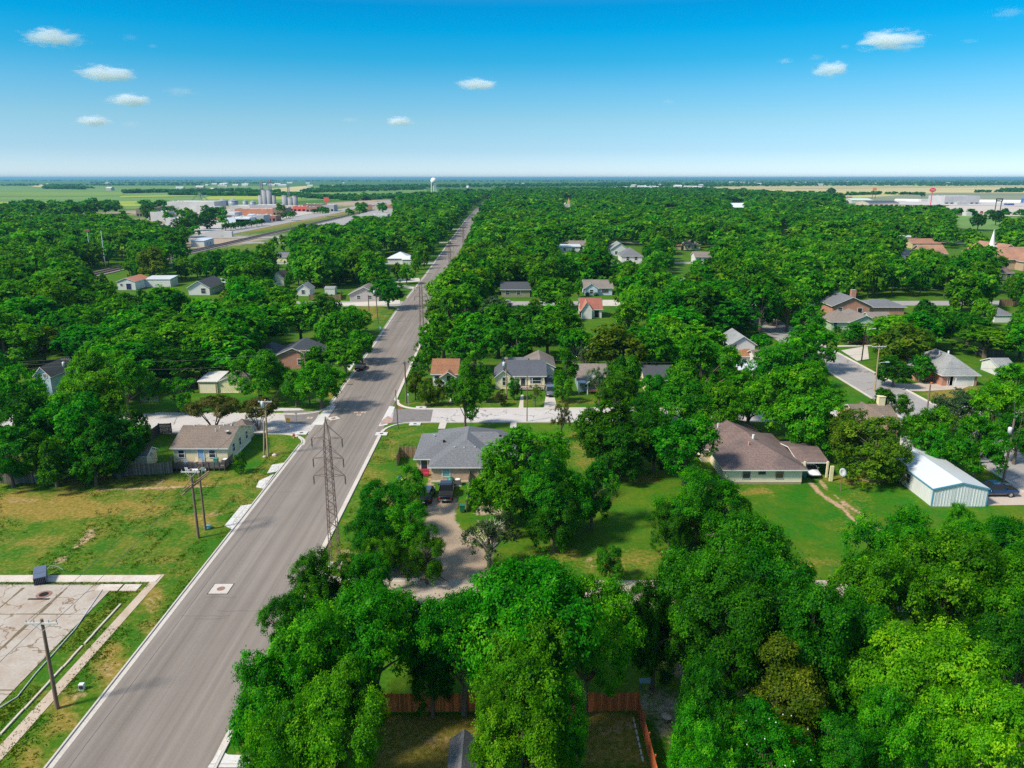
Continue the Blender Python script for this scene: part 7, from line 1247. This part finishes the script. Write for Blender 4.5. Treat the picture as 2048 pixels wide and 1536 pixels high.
for i in range(70):
    if i < 22: u, v = rr.uniform(410, 580), rr.uniform(369, 373.5)
    elif i < 40: u, v = rr.uniform(1230, 1400), rr.uniform(372, 377)
    elif i < 55: u, v = rr.uniform(1450, 2048), rr.uniform(364, 371)
    else: u, v = rr.uniform(30, 1100), rr.uniform(366, 384)
    FB.append((u, v))
FB = [sorted(FB[:22]), sorted(FB[22:40]), sorted(FB[40:55]), sorted(FB[55:])]
WH = ['the pale row behind the tall silos', 'the cluster beyond the right-hand wood', 'the far plain behind the tan field', 'the farms along the hedgerows']
OR2 = 'first second third fourth fifth sixth seventh eighth ninth tenth eleventh twelfth thirteenth fourteenth fifteenth sixteenth seventeenth eighteenth nineteenth twentieth twenty-first twenty-second'.split()
for u, v, k_, kk in [(q[0], q[1], i_, j_) for j_, l_ in enumerate(FB) for i_, q in enumerate(l_)]:
    x, y = P(u, v); o = MB(); w_ = rr.uniform(10, 45); d_ = rr.uniform(10, 25); h_ = rr.uniform(4, 9)
    o.box(0, w_, 0, d_, 0, h_); o.thick([(-.5, -.5, h_), (w_+.5, -.5, h_), (w_+.5, d_/2, h_+d_*.16), (-.5, d_/2, h_+d_*.16), (w_+.5, d_+.5, h_), (-.5, d_+.5, h_)], [[0, 1, 2, 3], [3, 2, 4, 5]], .2, 1, 1)
    tag(o.build('farm_building', [TB[rr.choice(['white', 'white', 'tan', 'grey'])], RF if rr.random() < .5 else MET_ROOF], None, (x, y, 0)), 'tiny pale building, %s from the left in %s' % (OR2[k_], WH[kk]), 'building', G_F)
mb = MB(); mb.bar((0, 0, 0), (0, 0, 70), 1.2); tag(mb.build('radio_mast', GREYMET, None, (*P(1390, 358), 0)), 'faint thin mast on the horizon right of centre', 'mast')
# ------------------------------------------------------------------ weeds and rough grass on the lot and verges
rw = np.random.RandomState(21); pts = []
def scat(n, x0, x1, y0, y1, clump=.0): 
    p = np.stack([rw.uniform(x0, x1, n), rw.uniform(y0, y1, n)], 1); m_ = vnoise(p[:, 0], p[:, 1], 3.1, 9) > clump; pts.append(p[m_])
scat(3600, -95, -43, 74, 100, .55); scat(700, -41.4, -37, 44, 78, .5); scat(500, -41.8, -40.2, 44, 72, .2); scat(500, -37.8, -35.2, 44, 110, .3); scat(900, -21.6, -16, 78, 122, .5); scat(500, -56, -45, 100, 106, .2)
for q in (-34.75, -38.0, -42.3): scat(330, q-.15, q+.15, 44, 112, .45)
scat(260, -70, -42, 71.4, 72.3, .3); scat(120, -53, -50, 73, 86, .2)
Pw = np.concatenate(pts); k = 7; n = len(Pw)*k; base = np.repeat(Pw, k, 0)+rw.normal(0, .16, (n, 2)); h_ = rw.uniform(.04, .13, n); an = rw.uniform(0, 6.28, n); wd = rw.uniform(.03, .08, n)
V = np.zeros((n, 3, 3)); V[:, 0, 0] = base[:, 0]-np.cos(an)*wd; V[:, 0, 1] = base[:, 1]-np.sin(an)*wd; V[:, 1, 0] = base[:, 0]+np.cos(an)*wd; V[:, 1, 1] = base[:, 1]+np.sin(an)*wd; V[:, 2, :2] = base+rw.normal(0, .09, (n, 2)); V[:, 2, 2] = h_
ok = (np.abs(V[:, 2, 0]+28.1) > 6.3); V = V[ok]
tag(mesh_obj('weeds', arrays_mesh('weeds', V, rw.uniform(.1, .9, len(V)), rw.uniform(0, 1, len(V))), M_leaf('weed_green', (.02, .07, .003), (.05, .13, .005), (.10, .20, .01), stuff=True)), 'low weeds and rough grass tufts over the vacant lot and verges', 'weeds', None, 'stuff')
# ------------------------------------------------------------------ clouds: real puffs of vapour high over the plain
def M_cloud():
    m = bpy.data.materials.new('cloud_vapour'); m.use_nodes = True; t = m.node_tree; t.nodes.clear(); o = N(t, 'ShaderNodeOutputMaterial'); v = N(t, 'ShaderNodeVolumePrincipled')
    c = N(t, 'ShaderNodeTexCoord'); oi = N(t, 'ShaderNodeObjectInfo'); ad = N(t, 'ShaderNodeVectorMath', operation='ADD'); L(t, c.outputs['Object'], ad.inputs[0]); cb = N(t, 'ShaderNodeCombineXYZ'); L(t, math_(t, 'MULTIPLY', oi.outputs['Random'], 40.0), cb.inputs[0]); L(t, cb.outputs[0], ad.inputs[1])
    n_ = noise(t, ad.outputs[0], 2.0, 8, .68, .3); ln = N(t, 'ShaderNodeVectorMath', operation='LENGTH'); L(t, c.outputs['Object'], ln.inputs[0])
    e = math_(t, 'SUBTRACT', math_(t, 'MULTIPLY', n_, 2.5), math_(t, 'ADD', ln.outputs['Value'], .50)); d = ramp(t, e, [(.0, g3(0)), (.5, g3(1))])
    oc_ = N(t, 'ShaderNodeSeparateColor'); L(t, oi.outputs['Color'], oc_.inputs[0]); L(t, math_(t, 'MULTIPLY', math_(t, 'MULTIPLY', d, .007), oc_.outputs[0]), v.inputs['Density']); v.inputs['Color'].default_value = (.88, .94, 1, 1); v.inputs['Anisotropy'].default_value = -.2
    L(t, v.outputs[0], o.inputs['Volume']); return m
CLD = M_cloud()
CL = [(107, 75, 62, 17, 'largest cloud at upper left, long and flat'), (215, 148, 60, 15, 'long cloud below the largest at left'), (260, 200, 45, 12, 'third cloud down at left'), (188, 242, 38, 9, 'fourth cloud down at far left, small and flat'), (262, 248, 24, 7, 'faint little cloud right of the fourth at left'), (956, 169, 44, 11, 'single cloud near the middle of the sky'), (798, 243, 28, 9, 'low small cloud left of the sky middle'), (1778, 81, 70, 17, 'largest cloud at upper right'), (1663, 139, 37, 15, 'round cloud below the largest at right'), (1569, 122, 16, 6, 'tiny cloud left of the round one at right'), (1632, 115, 20, 6, 'tiny faint cloud above the round one'), (1690, 93, 10, 4, 'speck of cloud beside the largest at right'), (260, 75, 20, 7, 'wisp right of the largest cloud at left'), (360, 183, 36, 9, 'faint wisp right of the third cloud at left'), (305, 92, 10, 4, 'speck of cloud at upper left'), (1338, 203, 18, 5, 'faint wisp right of the sky middle'), (1940, 82, 20, 5, 'faint wisp at far right beyond the largest cloud'), (2016, 26, 40, 10, 'faint cloud at the top right corner'), (700, 240, 22, 5, 'faint streak left of the low small cloud')]
for (u, v, ru, rv, lab) in CL:
    dn = FPX*SN+(v-768)*CS; fw = FPX*CS-(v-768)*SN; t_ = -1500/dn*1.0; X, Y = (u-1024)*t_, fw*t_; Z = CAM_H+1500; sc = math.sqrt(fw*fw+dn*dn)/1; k = t_
    mb = bpy.data.meshes.new('cloud'); bm_v = []; n1, n2 = 14, 8
    c_ = MB(); c_.lathe([(1.25*math.sin(math.pi*i/n2)+.001, -1.25*math.cos(math.pi*i/n2)) for i in range(n2+1)], n1); o = c_.build('cloud', CLD, None, (X, Y, Z)); o.scale = (ru*k*1.15, ru*k*.9, rv*k*1.3)
    fa = .12 if 'faint' in lab or 'wisp' in lab else .4 if 'tiny' in lab or 'speck' in lab else 1; o.color = (fa, fa, fa, 1)
    tag(o, lab, 'cloud', 'small fair-weather clouds'); 
# ------------------------------------------------------------------ haze
hz = MB(); hz.box(-46000, 46000, -46000, 46000, -1.2, 62); HM = bpy.data.materials.new('haze'); HM.use_nodes = True; t = HM.node_tree; t.nodes.clear(); o_ = N(t, 'ShaderNodeOutputMaterial'); v_ = N(t, 'ShaderNodeVolumePrincipled')
v_.inputs['Color'].default_value = (.25, .52, .80, 1); v_.inputs['Density'].default_value = HAZE; v_.inputs['Anisotropy'].default_value = .2; L(t, v_.outputs[0], o_.inputs['Volume'])
if HAZE > 0: tag(hz.build('haze', HM), 'thin blue haze over the far plain', 'haze', None, 'stuff')
